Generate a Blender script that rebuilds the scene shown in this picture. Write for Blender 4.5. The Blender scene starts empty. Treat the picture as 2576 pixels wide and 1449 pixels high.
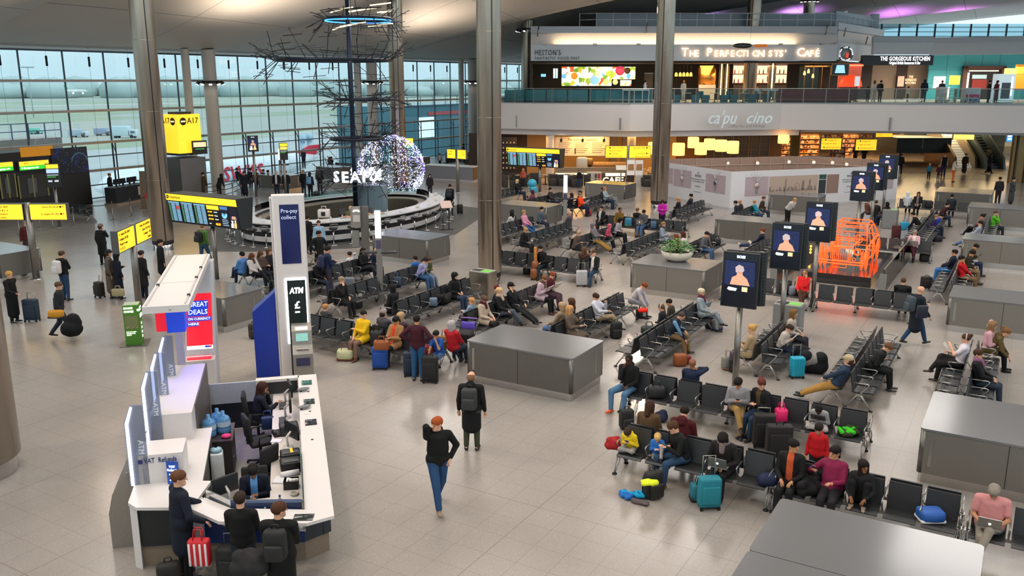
import bpy,bmesh,math,random
import numpy as np
from mathutils import Vector,Matrix
random.seed(7)
SC=bpy.context.scene
COL=SC.collection
# ------------------------------------------------------------------ camera of the place (standing on the upper gallery)
CX,CY,FL,EYE=1288.0,724.5,2200.0,7.5
TH=math.radians(30.7);PT=math.atan((CY-203)/FL)
sP,cP=math.sin(PT),math.cos(PT)
FW=(-math.sin(TH)*cP,math.cos(TH)*cP,-sP)
RT=(math.cos(TH),math.sin(TH),0.0)
UPV=(-math.sin(TH)*sP,math.cos(TH)*sP,cP)
def ray(x,y):
 a=(x-CX)/FL;b=-(y-CY)/FL
 return tuple(FW[i]+a*RT[i]+b*UPV[i]for i in range(3))
def at(x,y,z=0.0):
 d=ray(x,y);t=(z-EYE)/d[2]
 return(d[0]*t,d[1]*t)
def onx(x,y,X):
 d=ray(x,y);t=X/d[0]
 return(d[1]*t,EYE+d[2]*t)
def ony(x,y,Y):
 d=ray(x,y);t=Y/d[1]
 return(d[0]*t,EYE+d[2]*t)
def pr(X,Y,Z):
 v=(X,Y,Z-EYE)
 w=sum(v[i]*FW[i]for i in range(3))
 return(CX+FL*sum(v[i]*RT[i]for i in range(3))/w,CY-FL*sum(v[i]*UPV[i]for i in range(3))/w)
def fd(x,D,z=EYE):
 """point at forward ground distance D and height z along the column of pixel x"""
 l=(x-CX)/FL*(D*cP+(EYE-z)*sP)
 return(-math.sin(TH)*D+math.cos(TH)*l,math.cos(TH)*D+math.sin(TH)*l)
def zd(y,D):
 return EYE-D*math.tan(PT+math.atan((y-CY)/FL))
# ------------------------------------------------------------------ materials
def lin(h):
 h=h.lstrip('#');o=[]
 for i in(0,2,4):
  c=int(h[i:i+2],16)/255
  o.append(c/12.92 if c<=.04045 else((c+.055)/1.055)**2.4)
 return(o[0],o[1],o[2],1.0)
_M={}
def M(col,rough=.6,metal=0.0,emit=0.0,var=.12,scale=18.0,spec=.5,bump=0.0,alpha=None,coat=0.0):
 key=(col,rough,metal,emit,var,scale,spec,bump,alpha,coat)
 if key in _M:return _M[key]
 m=bpy.data.materials.new('finish_'+col.strip('#'));m.use_nodes=True
 nt=m.node_tree;b=nt.nodes['Principled BSDF']
 c=lin(col)
 b.inputs['Roughness'].default_value=rough
 b.inputs['Metallic'].default_value=metal
 b.inputs['Specular IOR Level'].default_value=spec
 if coat:b.inputs['Coat Weight'].default_value=coat
 tc=nt.nodes.new('ShaderNodeTexCoord');nz=nt.nodes.new('ShaderNodeTexNoise')
 nz.inputs['Scale'].default_value=scale;nz.inputs['Detail'].default_value=2.0
 nt.links.new(tc.outputs['Object'],nz.inputs['Vector'])
 mx=nt.nodes.new('ShaderNodeMix');mx.data_type='RGBA'
 mx.inputs[6].default_value=tuple(max(0,v*(1-var))for v in c[:3])+(1,)
 mx.inputs[7].default_value=tuple(min(1,v*(1+var))for v in c[:3])+(1,)
 nt.links.new(nz.outputs['Fac'],mx.inputs[0])
 nt.links.new(mx.outputs[2],b.inputs['Base Color'])
 if emit:
  nt.links.new(mx.outputs[2],b.inputs['Emission Color']);b.inputs['Emission Strength'].default_value=emit
 if bump:
  bp=nt.nodes.new('ShaderNodeBump');bp.inputs['Strength'].default_value=bump;bp.inputs['Distance'].default_value=.01
  nt.links.new(nz.outputs['Fac'],bp.inputs['Height']);nt.links.new(bp.outputs['Normal'],b.inputs['Normal'])
 _M[key]=m
 return m
def glass(tint='DDEBEE',refl=.12,name='pane',rough=.02,dens=0.0):
 key=('glass',tint,refl,rough,dens)
 if key in _M:return _M[key]
 m=bpy.data.materials.new(name);m.use_nodes=True
 nt=m.node_tree;nt.nodes.clear()
 o=nt.nodes.new('ShaderNodeOutputMaterial');t=nt.nodes.new('ShaderNodeBsdfTransparent');g=nt.nodes.new('ShaderNodeBsdfGlossy')
 t.inputs[0].default_value=lin(tint);g.inputs['Roughness'].default_value=rough
 mx=nt.nodes.new('ShaderNodeMixShader');fr=nt.nodes.new('ShaderNodeFresnel');fr.inputs[0].default_value=1.3+refl
 nt.links.new(fr.outputs[0],mx.inputs[0]);nt.links.new(t.outputs[0],mx.inputs[1]);nt.links.new(g.outputs[0],mx.inputs[2])
 last=mx
 if dens:
  d=nt.nodes.new('ShaderNodeBsdfDiffuse');d.inputs[0].default_value=lin(tint)
  m2=nt.nodes.new('ShaderNodeMixShader');m2.inputs[0].default_value=dens
  nt.links.new(mx.outputs[0],m2.inputs[1]);nt.links.new(d.outputs[0],m2.inputs[2]);last=m2
 nt.links.new(last.outputs[0],o.inputs[0])
 _M[key]=m
 return m
def nodes_of(name,rough=.5,metal=0.0,spec=.5):
 m=bpy.data.materials.new(name);m.use_nodes=True
 b=m.node_tree.nodes['Principled BSDF']
 b.inputs['Roughness'].default_value=rough;b.inputs['Metallic'].default_value=metal;b.inputs['Specular IOR Level'].default_value=spec
 return m,m.node_tree,b
# ------------------------------------------------------------------ mesh building
class MB:
 def __init__(s):s.v=[];s.f=[];s.m=[];s.sm=[]
 def add(s,vs,fs,mi=0,smooth=False):
  o=len(s.v);s.v+=[tuple(v)for v in vs]
  for f in fs:s.f.append(tuple(i+o for i in f));s.m.append(mi);s.sm.append(smooth)
  return s
 def box(s,c,d,rz=0.0,mi=0,tilt=0.0):
  x,y,z=d[0]/2,d[1]/2,d[2]/2
  vs=[(-x,-y,-z),(x,-y,-z),(x,y,-z),(-x,y,-z),(-x,-y,z),(x,-y,z),(x,y,z),(-x,y,z)]
  ct,st=math.cos(tilt),math.sin(tilt);cr,sr=math.cos(rz),math.sin(rz);o=[]
  for a,b,e in vs:
   b,e=b*ct-e*st,b*st+e*ct
   a,b=a*cr-b*sr,a*sr+b*cr
   o.append((a+c[0],b+c[1],e+c[2]))
  return s.add(o,[(0,3,2,1),(4,5,6,7),(0,1,5,4),(1,2,6,5),(2,3,7,6),(3,0,4,7)],mi)
 def span(s,a,b,mi=0):
  return s.box(((a[0]+b[0])/2,(a[1]+b[1])/2,(a[2]+b[2])/2),(abs(b[0]-a[0]),abs(b[1]-a[1]),abs(b[2]-a[2])),0,mi)
 def rbox(s,c,d,r,n=4,mi=0,rz=0.0,tilt=0.0,bulge=0.0,fn=None):
  """rounded box; bulge swells the middle, fn reshapes a local point"""
  h=[max(1e-4,k/2-r)for k in d];vs=[];fs=[];ids={}
  def pt(p):
   q=[max(-h[i],min(h[i],p[i]*d[i]/2))for i in range(3)]
   dv=[p[i]*d[i]/2-q[i]for i in range(3)]
   L=math.sqrt(sum(k*k for k in dv))or 1
   w=[q[i]+dv[i]/L*r for i in range(3)]
   if bulge:
    k=1+bulge*(1-p[0]**2)*(1-p[2]**2);w[1]*=k
   if fn:w=fn(w,p)
   ct,st=math.cos(tilt),math.sin(tilt);w[1],w[2]=w[1]*ct-w[2]*st,w[1]*st+w[2]*ct
   cr,sr=math.cos(rz),math.sin(rz);w[0],w[1]=w[0]*cr-w[1]*sr,w[0]*sr+w[1]*cr
   return(w[0]+c[0],w[1]+c[1],w[2]+c[2])
  ed=[max(.001,r*1.0)*2/k for k in d]
  def ticks(i):
   e=min(.5,ed[i]);k=[-1,-1+e*.3,-1+e]if n>2 else[-1,-1+e*.5]
   mid=[j/max(1,n-2)*2-1 for j in range(1,n-2)]
   mid=[t*(1-e)for t in mid]
   return k+mid+[-t for t in reversed(k)]
  T=[ticks(i)for i in range(3)]
  def vid(p):
   k=tuple(round(t,5)for t in p)
   if k not in ids:ids[k]=len(vs);vs.append(pt(p))
   return ids[k]
  for ax in range(3):
   u,w=(ax+1)%3,(ax+2)%3
   for sg in(-1,1):
    for i in range(len(T[u])-1):
     for j in range(len(T[w])-1):
      q=[]
      for a,b in((i,j),(i+1,j),(i+1,j+1),(i,j+1)):
       p=[0,0,0];p[ax]=sg;p[u]=T[u][a];p[w]=T[w][b];q.append(vid(p))
      fs.append(tuple(q if sg>0 else q[::-1]))
  return s.add(vs,fs,mi,True)
 def tube(s,pts,r,n=8,mi=0,closed=False,caps=True):
  pts=[Vector(p)for p in pts];N=len(pts);vs=[];fs=[]
  rr=r if isinstance(r,(list,tuple))else[r]*N
  prev=None
  for i,p in enumerate(pts):
   if closed:t=pts[(i+1)%N]-pts[i-1]
   else:t=pts[min(i+1,N-1)]-pts[max(i-1,0)]
   t=t.normalized()if t.length>1e-9 else Vector((0,0,1))
   if prev is None:
    u=t.orthogonal().normalized()
   else:
    u=prev-t*prev.dot(t);u=u.normalized()if u.length>1e-6 else t.orthogonal().normalized()
   prev=u;w=t.cross(u)
   for k in range(n):
    a=2*math.pi*k/n;vs.append(p+(u*math.cos(a)+w*math.sin(a))*rr[i])
  L=N if closed else N-1
  for i in range(L):
   for k in range(n):
    a,b=i*n+k,i*n+(k+1)%n;c=((i+1)%N)*n
    fs.append((a,b,c+(k+1)%n,c+k))
  if caps and not closed:
   fs.append(tuple(range(n))[::-1]);fs.append(tuple((N-1)*n+k for k in range(n)))
  return s.add(vs,fs,mi,n>4)
 def cyl(s,a,b,r,r2=None,n=16,mi=0):return s.tube([a,b],[r,r if r2 is None else r2],n,mi)
 def lathe(s,prof,c=(0,0,0),n=24,mi=0,a0=0.0,a1=None,sx=1.0,sy=1.0):
  full=a1 is None;a1=2*math.pi if full else a1;K=n if full else n+1
  vs=[];fs=[]
  for r,z in prof:
   for k in range(K):
    a=a0+(a1-a0)*k/n;vs.append((c[0]+r*math.cos(a)*sx,c[1]+r*math.sin(a)*sy,c[2]+z))
  for i in range(len(prof)-1):
   for k in range(n):
    k2=(k+1)%K;fs.append((i*K+k,i*K+k2,(i+1)*K+k2,(i+1)*K+k))
  return s.add(vs,fs,mi,True)
 def prism(s,poly,z0,z1,mi=0):
  n=len(poly);ar=sum(poly[i][0]*poly[(i+1)%n][1]-poly[(i+1)%n][0]*poly[i][1]for i in range(n))
  if ar<0:poly=poly[::-1]
  vs=[(p[0],p[1],z0)for p in poly]+[(p[0],p[1],z1)for p in poly]
  fs=[tuple(range(n))[::-1],tuple(range(n,2*n))]+[(i,(i+1)%n,n+(i+1)%n,n+i)for i in range(n)]
  return s.add(vs,fs,mi)
 def wall(s,path,z0,z1,t,mi=0,closed=False):
  """a wall of thickness t along a plan path"""
  n=len(path);L=n if closed else n-1
  for i in range(L):
   a=Vector(path[i]+(0,))if len(path[i])==2 else Vector(path[i]);b=path[(i+1)%n];b=Vector((b[0],b[1],0))
   d=b-a;ln=d.length;m=(a+b)/2
   s.box((m.x,m.y,(z0+z1)/2),(ln,t,z1-z0),math.atan2(d.y,d.x),mi)
  return s
 def ell(s,c,r,n=12,m=8,mi=0,rz=0.0):
  vs=[];fs=[];cr,sr=math.cos(rz),math.sin(rz)
  for i in range(m+1):
   ph=math.pi*i/m-math.pi/2
   for k in range(n):
    a=2*math.pi*k/n;x=r[0]*math.cos(ph)*math.cos(a);y=r[1]*math.cos(ph)*math.sin(a)
    vs.append((c[0]+x*cr-y*sr,c[1]+x*sr+y*cr,c[2]+r[2]*math.sin(ph)))
  for i in range(m):
   for k in range(n):fs.append((i*n+k,i*n+(k+1)%n,(i+1)*n+(k+1)%n,(i+1)*n+k))
  return s.add(vs,fs,mi,True)
 def quad(s,pts,mi=0):return s.add(pts,[tuple(range(len(pts)))],mi)
 def mesh(s,name,mats):
  me=bpy.data.meshes.new(name);me.from_pydata(s.v,[],s.f)
  for m in(mats if isinstance(mats,(list,tuple))else[mats]):me.materials.append(m)
  me.polygons.foreach_set('material_index',s.m);me.polygons.foreach_set('use_smooth',s.sm);me.update()
  return me
 def build(s,name,mats,parent=None,loc=(0,0,0),rz=0.0,label=None):
  return link(name,s.mesh(name,mats),parent,loc,rz,label)
def link(name,data,parent=None,loc=(0,0,0),rz=0.0,label=None):
 o=bpy.data.objects.new(name,data);COL.objects.link(o);o.location=loc;o.rotation_euler=(0,0,rz)
 if parent:o.parent=parent
 if label:o['label']=label
 return o
def tag(o,label,cat,group=None,kind=None):
 o['label']=label;o['category']=cat
 if group:o['group']=group
 if kind:o['kind']=kind
 return o
def thing(name,label,cat,loc=(0,0,0),rz=0.0,group=None):
 if len(loc)==2:loc=(loc[0],loc[1],0)
 o=link(name,None,None,loc,rz);o.empty_display_size=.2
 return tag(o,label,cat,group)
def struct(o):o['kind']='structure';return o
KIDS={}
def dup(root,loc,rz,label=None,group=None):
 """a copy of a thing with copies of its parts and their parts"""
 r=root.copy();COL.objects.link(r);r.location=loc if len(loc)==3 else(loc[0],loc[1],0);r.rotation_euler=(0,0,rz)
 if label:r['label']=label
 if group:r['group']=group
 for ch in list(root.children):
  c=ch.copy();COL.objects.link(c);c.parent=r
  for g in list(ch.children):
   d=g.copy();COL.objects.link(d);d.parent=c
 return r
def text(s,size,m,parent,loc,rot=(0,0,0),name='lettering',align='LEFT',ext=.004,sx=1.0,space=1.0,shear=0.0,res=2,fit=None,off=0.0):
 cu=bpy.data.curves.new(name,'FONT');cu.body=s;cu.size=size;cu.extrude=ext;cu.align_x=align;cu.align_y='CENTER'
 cu.resolution_u=res;cu.space_character=space;cu.shear=shear;cu.offset=off
 tmp=bpy.data.objects.new('tmp',cu);me=bpy.data.meshes.new_from_object(tmp);me.name=name
 bpy.data.objects.remove(tmp);bpy.data.curves.remove(cu);me.materials.clear();me.materials.append(m)
 o=link(name,me,parent,loc);o.rotation_euler=rot;k=sx
 if fit and len(me.vertices):
  xs=[v.co.x for v in me.vertices];w=max(xs)-min(xs)
  if w>0:k=sx*fit/w
 o.scale=(k,1,1)
 return o
R90=math.pi/2
class Front:
 """a thing facing the viewer at forward distance D: local x to the right, y away, z up, origin at its bottom centre"""
 def __init__(s,name,label,cat,x0,x1,y0,y1,D,group=None,kind=None,z0=None,drop=False):
  zt,zb=zd(y0,D),zd(y1,D)
  if z0 is not None:zb=z0
  zm=(zt+zb)/2
  a=fd(x0,D,zm);b=fd(x1,D,zm);s.w=math.hypot(b[0]-a[0],b[1]-a[1]);s.h=zt-zb;s.D=D;s.zb=zb
  s.o=link(name,None,None,((a[0]+b[0])/2,(a[1]+b[1])/2,zb),TH)
  if label:tag(s.o,label,cat,group)
  if kind:s.o['kind']=kind
 def slab(s,name,mat,u0=0,u1=1,v0=0,v1=1,y0=0.0,t=.05,label=None,parent=None):
  w,h=s.w,s.h
  return MB().span((-w/2+u0*w,y0,v0*h),(-w/2+u1*w,y0+t,v1*h)).build(name,mat,parent or s.o,label=label)
 def text(s,t,size,mat,u,v,y=-.01,align='CENTER',**k):
  return text(t,size,mat,s.o,(-s.w/2+u*s.w,y,v*s.h),(R90,0,0),align=align,**k)
# ------------------------------------------------------------------ floor
def floor_mat():
 m,nt,b=nodes_of('terrazzo',.2,0,.45)
 tc=nt.nodes.new('ShaderNodeTexCoord');L=nt.links.new
 def N(t,**k):
  n=nt.nodes.new(t)
  for a,v in k.items():setattr(n,a,v)
  return n
 sx=N('ShaderNodeSeparateXYZ');L(tc.outputs['Object'],sx.inputs[0])
 def joint(out,off,pitch,w):
  a=N('ShaderNodeMath',operation='ADD');a.inputs[1].default_value=off;L(out,a.inputs[0])
  d=N('ShaderNodeMath',operation='DIVIDE');d.inputs[1].default_value=pitch;L(a.outputs[0],d.inputs[0])
  f=N('ShaderNodeMath',operation='FRACT');L(d.outputs[0],f.inputs[0])
  c=N('ShaderNodeMath',operation='LESS_THAN');c.inputs[1].default_value=w/pitch;L(f.outputs[0],c.inputs[0])
  return c.outputs[0]
 js=[joint(sx.outputs[0],100*.585+6.97,.585,.007),joint(sx.outputs[1],200*.602-12.67,.602,.007),joint(sx.outputs[0],40*2.925+6.97,2.925,.016),joint(sx.outputs[1],40*6.02-12.67,6.02,.016)]
 j=js[0]
 for k in js[1:]:
  mx=N('ShaderNodeMath',operation='MAXIMUM');L(j,mx.inputs[0]);L(k,mx.inputs[1]);j=mx.outputs[0]
 n1=N('ShaderNodeTexNoise');n1.inputs['Scale'].default_value=.5;n1.inputs['Detail'].default_value=3
 L(tc.outputs['Object'],n1.inputs['Vector'])
 r1=N('ShaderNodeMix',data_type='RGBA');r1.inputs[6].default_value=lin('#8F8985');r1.inputs[7].default_value=lin('#A39C97');L(n1.outputs['Fac'],r1.inputs[0])
 col=r1.outputs[2]
 for sc,thr,hexc,amt in((34,.17,'#5F5750',.75),(26,.15,'#D2C9C1',.8),(70,.25,'#7A7068',.55),(75,.22,'#C2B9B2',.5)):
  v=N('ShaderNodeTexVoronoi',feature='F1');v.inputs['Scale'].default_value=sc;v.inputs['Randomness'].default_value=1
  L(tc.outputs['Object'],v.inputs['Vector'])
  sp=N('ShaderNodeSeparateColor');L(v.outputs['Color'],sp.inputs[0])
  g=N('ShaderNodeMath',operation='GREATER_THAN');g.inputs[1].default_value=.55;L(sp.outputs[0],g.inputs[0])
  lt=N('ShaderNodeMath',operation='LESS_THAN');lt.inputs[1].default_value=thr;L(v.outputs['Distance'],lt.inputs[0])
  ml=N('ShaderNodeMath',operation='MULTIPLY');L(g.outputs[0],ml.inputs[0]);L(lt.outputs[0],ml.inputs[1])
  m2=N('ShaderNodeMath',operation='MULTIPLY');m2.inputs[1].default_value=amt;L(ml.outputs[0],m2.inputs[0])
  mx=N('ShaderNodeMix',data_type='RGBA');L(m2.outputs[0],mx.inputs[0]);L(col,mx.inputs[6]);mx.inputs[7].default_value=lin(hexc);col=mx.outputs[2]
 jm=N('ShaderNodeMath',operation='MULTIPLY');jm.inputs[1].default_value=.6;L(j,jm.inputs[0])
 mj=N('ShaderNodeMix',data_type='RGBA');L(jm.outputs[0],mj.inputs[0]);L(col,mj.inputs[6]);mj.inputs[7].default_value=lin('#6E645C')
 L(mj.outputs[2],b.inputs['Base Color'])
 rn=N('ShaderNodeMapRange');rn.inputs[3].default_value=.15;rn.inputs[4].default_value=.27;L(n1.outputs['Fac'],rn.inputs[0]);L(rn.outputs[0],b.inputs['Roughness'])
 return m
FLOORM=floor_mat()
fb=MB();fb.prism([(-53,-12),(34,-12),(34,135),(-53,135)],-.3,0)
struct(fb.build('floor',FLOORM))
# ------------------------------------------------------------------ ceiling: long soft folds across the hall
def lipz(X):return 9.75+9*(1-math.exp(-.23*(X+49.5)/9))if X>-49.5 else 9.35+.4*max(0,(X+53)/3.5)
BAY0,BAY=27.0,18.4
def ceil_z(X,u):
 A=1.9*min(1,max(0,(X+47.5)/12));A=A*A*(3-2*A/1.9)/1.9 if A<1.9 else 1.9
 return lipz(X)+A*(1-u**1.7)
cm,nt,bs=nodes_of('ceiling_fabric',.55,0,.3)
tc=nt.nodes.new('ShaderNodeTexCoord');sx=nt.nodes.new('ShaderNodeSeparateXYZ');nt.links.new(tc.outputs['Object'],sx.inputs[0])
def seam(out,off,pitch,w):
 a=nt.nodes.new('ShaderNodeMath');a.operation='ADD';a.inputs[1].default_value=off;nt.links.new(out,a.inputs[0])
 d=nt.nodes.new('ShaderNodeMath');d.operation='DIVIDE';d.inputs[1].default_value=pitch;nt.links.new(a.outputs[0],d.inputs[0])
 f=nt.nodes.new('ShaderNodeMath');f.operation='FRACT';nt.links.new(d.outputs[0],f.inputs[0])
 c=nt.nodes.new('ShaderNodeMath');c.operation='LESS_THAN';c.inputs[1].default_value=w/pitch;nt.links.new(f.outputs[0],c.inputs[0])
 return c.outputs[0]
s1=seam(sx.outputs[0],100,7.0,.07);s2=seam(sx.outputs[1],BAY*5-BAY0+BAY*.45,BAY,.06)
mxn=nt.nodes.new('ShaderNodeMath');mxn.operation='MAXIMUM';nt.links.new(s1,mxn.inputs[0]);nt.links.new(s2,mxn.inputs[1])
mc=nt.nodes.new('ShaderNodeMix');mc.data_type='RGBA';mc.inputs[6].default_value=lin('#CBC4BA');mc.inputs[7].default_value=lin('#8C857D')
nt.links.new(mxn.outputs[0],mc.inputs[0]);nt.links.new(mc.outputs[2],bs.inputs['Base Color'])
cb=MB();xs=[-53.2,-51.5,-50.5,-49.5,-48.5,-47.5,-46.5,-45.5,-44.5,-43,-41.5,-40,-38.5,-37]+list(range(-34,42,4));us=[k/14 for k in range(15)]
for bay in range(-2,7):
 y0=BAY0+(bay-1)*BAY;vs=[];fs=[]
 for X in xs:
  for u in us:vs.append((X,y0+u*BAY,ceil_z(X,u)))
  vs.append((X,y0+BAY+.02,ceil_z(X,1)+.35));vs.append((X,y0+BAY+.05,ceil_z(X,0)+.5))
 n=len(us)+2
 for i in range(len(xs)-1):
  for k in range(n-1):fs.append((i*n+k,i*n+k+1,(i+1)*n+k+1,(i+1)*n+k))
 cb.add(vs,fs,0,True)
co=cb.build('ceiling',cm);struct(co)
# ------------------------------------------------------------------ the glazed airside wall
WX=-52.0
frm=M('#3E4A55',.5,.3,var=.05);lt=M('#A9A29C',.5,.4,var=.05)
w1=struct(link('window_1',None,None,(WX,0,0)))
Y0W,Y1W=19.68,103.0
k=0;y=Y0W
while y<Y1W:
 mb=MB();mb.box((0,0,4.65),(.09,.07,9.3));mb.box((.32,0,1.8),(.07,.06,3.6));mb.tube([(0,0,3.6),(.32,0,2.9)],.025,5);mb.build('mullion',frm,w1,(0,y,0));y+=2.78
for z in(1.9,3.65,5.65,7.5):
 MB().box((.28,(Y0W+Y1W)/2,z),(.3,Y1W-Y0W,.15)).build('transom',lt,w1)
for z in(.12,.95,2.78):
 MB().box((.1,(Y0W+Y1W)/2,z),(.1,Y1W-Y0W,.06)).build('rail',frm,w1)
MB().box((.3,(Y0W+Y1W)/2,9.28),(.25,Y1W-Y0W,.1)).build('head',frm,w1)
MB().quad([(-.06,Y0W,0),(-.06,Y1W,0),(-.06,Y1W,9.4),(-.06,Y0W,9.4)]).build('glazing',glass('D9EAEE',.15,'window_glass'),w1)
for k in range(26):
 yy=Y0W+1.35+2.78*k
 t=thing('cable_tensioner','black tensioner on a thin steel cable hanging inside the glazed wall','cable tensioner',(WX+.62,yy,0),0,'cable tensioners along the glazed wall')
 MB().cyl((0,0,8.35),(0,0,8.95),.065,n=8).build('tensioner',M('#20262B',.4,.3),t)
 MB().cyl((0,0,0),(0,0,9.75),.008,n=4).build('cable',M('#7F8C92',.4,.8),t)
# ------------------------------------------------------------------ outside: apron, taxiways, grass and trees under a pale overcast sky
gm,nt,bs=nodes_of('airfield',.9,0,.1)
tc=nt.nodes.new('ShaderNodeTexCoord');L=nt.links.new
mp=nt.nodes.new('ShaderNodeMapping');mp.inputs['Rotation'].default_value=(0,0,math.radians(14));mp.inputs['Scale'].default_value=(.012,.0022,1);L(tc.outputs['Object'],mp.inputs[0])
nz=nt.nodes.new('ShaderNodeTexNoise');nz.inputs['Scale'].default_value=1.9;nz.inputs['Detail'].default_value=1.5;L(mp.outputs[0],nz.inputs['Vector'])
rp=nt.nodes.new('ShaderNodeValToRGB');e=rp.color_ramp.elements
e[0].position=.44;e[0].color=lin('#A9AFAA');e[1].position=.46;e[1].color=lin('#97A692')
k=e.new(.60);k.color=lin('#9FAD99');k=e.new(.615);k.color=lin('#B6BAB8')
L(nz.outputs['Fac'],rp.inputs[0])
sx=nt.nodes.new('ShaderNodeSeparateXYZ');L(tc.outputs['Object'],sx.inputs[0])
gt=nt.nodes.new('ShaderNodeMath');gt.operation='GREATER_THAN';gt.inputs[1].default_value=-168;L(sx.outputs[0],gt.inputs[0])
n2=nt.nodes.new('ShaderNodeTexNoise');n2.inputs['Scale'].default_value=.12;n2.inputs['Detail'].default_value=4;L(tc.outputs['Object'],n2.inputs['Vector'])
ap=nt.nodes.new('ShaderNodeMix');ap.data_type='RGBA';ap.inputs[6].default_value=lin('#A4ABAE');ap.inputs[7].default_value=lin('#C3C8C9');L(n2.outputs['Fac'],ap.inputs[0])
mm=nt.nodes.new('ShaderNodeMix');mm.data_type='RGBA';L(gt.outputs[0],mm.inputs[0]);L(rp.outputs[0],mm.inputs[6]);L(ap.outputs[2],mm.inputs[7]);L(mm.outputs[2],bs.inputs['Base Color'])
GZ=-6.5
gb=MB();gb.quad([(-54,-900,GZ),(-54,1500,GZ),(-2600,1500,GZ),(-2600,-900,GZ)]);struct(gb.build('ground_outside',gm))
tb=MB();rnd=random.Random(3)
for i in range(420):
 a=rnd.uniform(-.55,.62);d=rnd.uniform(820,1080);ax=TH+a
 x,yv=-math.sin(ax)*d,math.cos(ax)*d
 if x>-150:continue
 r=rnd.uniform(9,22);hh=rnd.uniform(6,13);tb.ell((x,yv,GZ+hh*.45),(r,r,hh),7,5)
o=tb.build('distant_trees',M('#A9BDBC',.9,var=.15,scale=.05));tag(o,'hazy belt of bare trees on the horizon beyond the runway','trees',kind='stuff')  # pale tree colour stands in for distance haze and overexposure
# ------------------------------------------------------------------ steel clad columns of the hall
sm,nt,bs=nodes_of('brushed_steel',.3,1.0)
tc=nt.nodes.new('ShaderNodeTexCoord');mp=nt.nodes.new('ShaderNodeMapping');mp.inputs['Scale'].default_value=(1,1,.25);nt.links.new(tc.outputs['Object'],mp.inputs[0])
nz=nt.nodes.new('ShaderNodeTexNoise');nz.inputs['Scale'].default_value=2.2;nz.inputs['Detail'].default_value=3;nt.links.new(mp.outputs[0],nz.inputs['Vector'])
mx=nt.nodes.new('ShaderNodeMix');mx.data_type='RGBA';mx.inputs[6].default_value=lin('#8F8578');mx.inputs[7].default_value=lin('#B9AFA2');nt.links.new(nz.outputs['Fac'],mx.inputs[0]);nt.links.new(mx.outputs[2],bs.inputs['Base Color'])
mr=nt.nodes.new('ShaderNodeMapRange');mr.inputs[3].default_value=.2;mr.inputs[4].default_value=.42;nt.links.new(nz.outputs['Fac'],mr.inputs[0]);nt.links.new(mr.outputs[0],bs.inputs['Roughness'])
STEEL=sm
DARK=M('#15171A',.5);CHROME=M('#C9C7C4',.22,1.0,var=.04);ALU=M('#B4B3B0',.32,.9,var=.05);SATIN=M('#8D8984',.35,.9,var=.06)
WHITEP=M('#DAD6D2',.5,var=.03)
LAMPW=M('#FFF3DC',.5,emit=14,var=0)
def facing(X,Y,off=0):
 return math.atan2(-Y,-X)+off
def column(px,py,wpx,n,lab,h=15.5,lampz=None,gap=.25):
 X,Y=at(px,py);D=math.hypot(X,Y);r=wpx*D/FL/2
 t=thing('steel_column',lab,'column',(X,Y,0),facing(X,Y)+gap)
 b=MB();b.lathe([(r*.93,.42),(r*.93,.45),(r,.5),(r,h)],n=40,a0=.05,a1=2*math.pi-.05)
 for z in(3.2,6.2,9.2,12.2):b.lathe([(r,z-.006),(r+.006,z-.004),(r+.006,z+.004),(r,z+.006)],n=40,a0=.05,a1=2*math.pi-.05)
 b.build('cladding',STEEL,t)
 MB().lathe([(r*.95,.3),(r*.95,h)],n=24).build('core',DARK,t)
 MB().lathe([(r*.9,0),(r*.86,.08),(r*.86,.42),(r*.5,.42)],n=32).build('base_drum',CHROME,t)
 if lampz:
  rg=MB();rg.lathe([(r+.05,-.06),(r+.3,-.06),(r+.3,.06),(r+.05,.06),(r+.05,-.06)],n=24);rr=rg.build('lamp_ring',M('#3A3C40',.45,.6),t,(0,0,lampz))
  for k in range(6):
   a=2*math.pi*(k+.5)/6+math.pi;p=((r+.34)*math.cos(a),(r+.34)*math.sin(a))
   MB().cyl((p[0],p[1],lampz-.02),(p[0]*1.12,p[1]*1.12,lampz-.22),.1,.12,12).build('lamp_head',M('#3A3C40',.45,.6),t)
   MB().cyl((p[0]*1.125,p[1]*1.125,lampz-.225),(p[0]*1.13,p[1]*1.13,lampz-.235),.1,.1,12).build('lamp_lens',LAMPW,t)
 return t,r,(X,Y)
column(412,628,51,1,'tall brushed steel column behind the departures screen')
C2=column(1233,712,60,2,'tall brushed steel column beside the square steel waste bin')
column(1657,523,43,3,'tall brushed steel column behind the person in the magenta top',gap=-.25)
column(1006,487,36,4,'tall brushed steel column in front of the illuminated globe',lampz=None)
column(1873,425,31,5,'tall brushed steel column inside the white watch hoarding',h=14.5,gap=-.25)
column(1325,412,29,6,'grey column at the left end of the upper cafe, lamp ring on it',h=13.2,lampz=12.0)
MBX=fd(2022,92);
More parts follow.
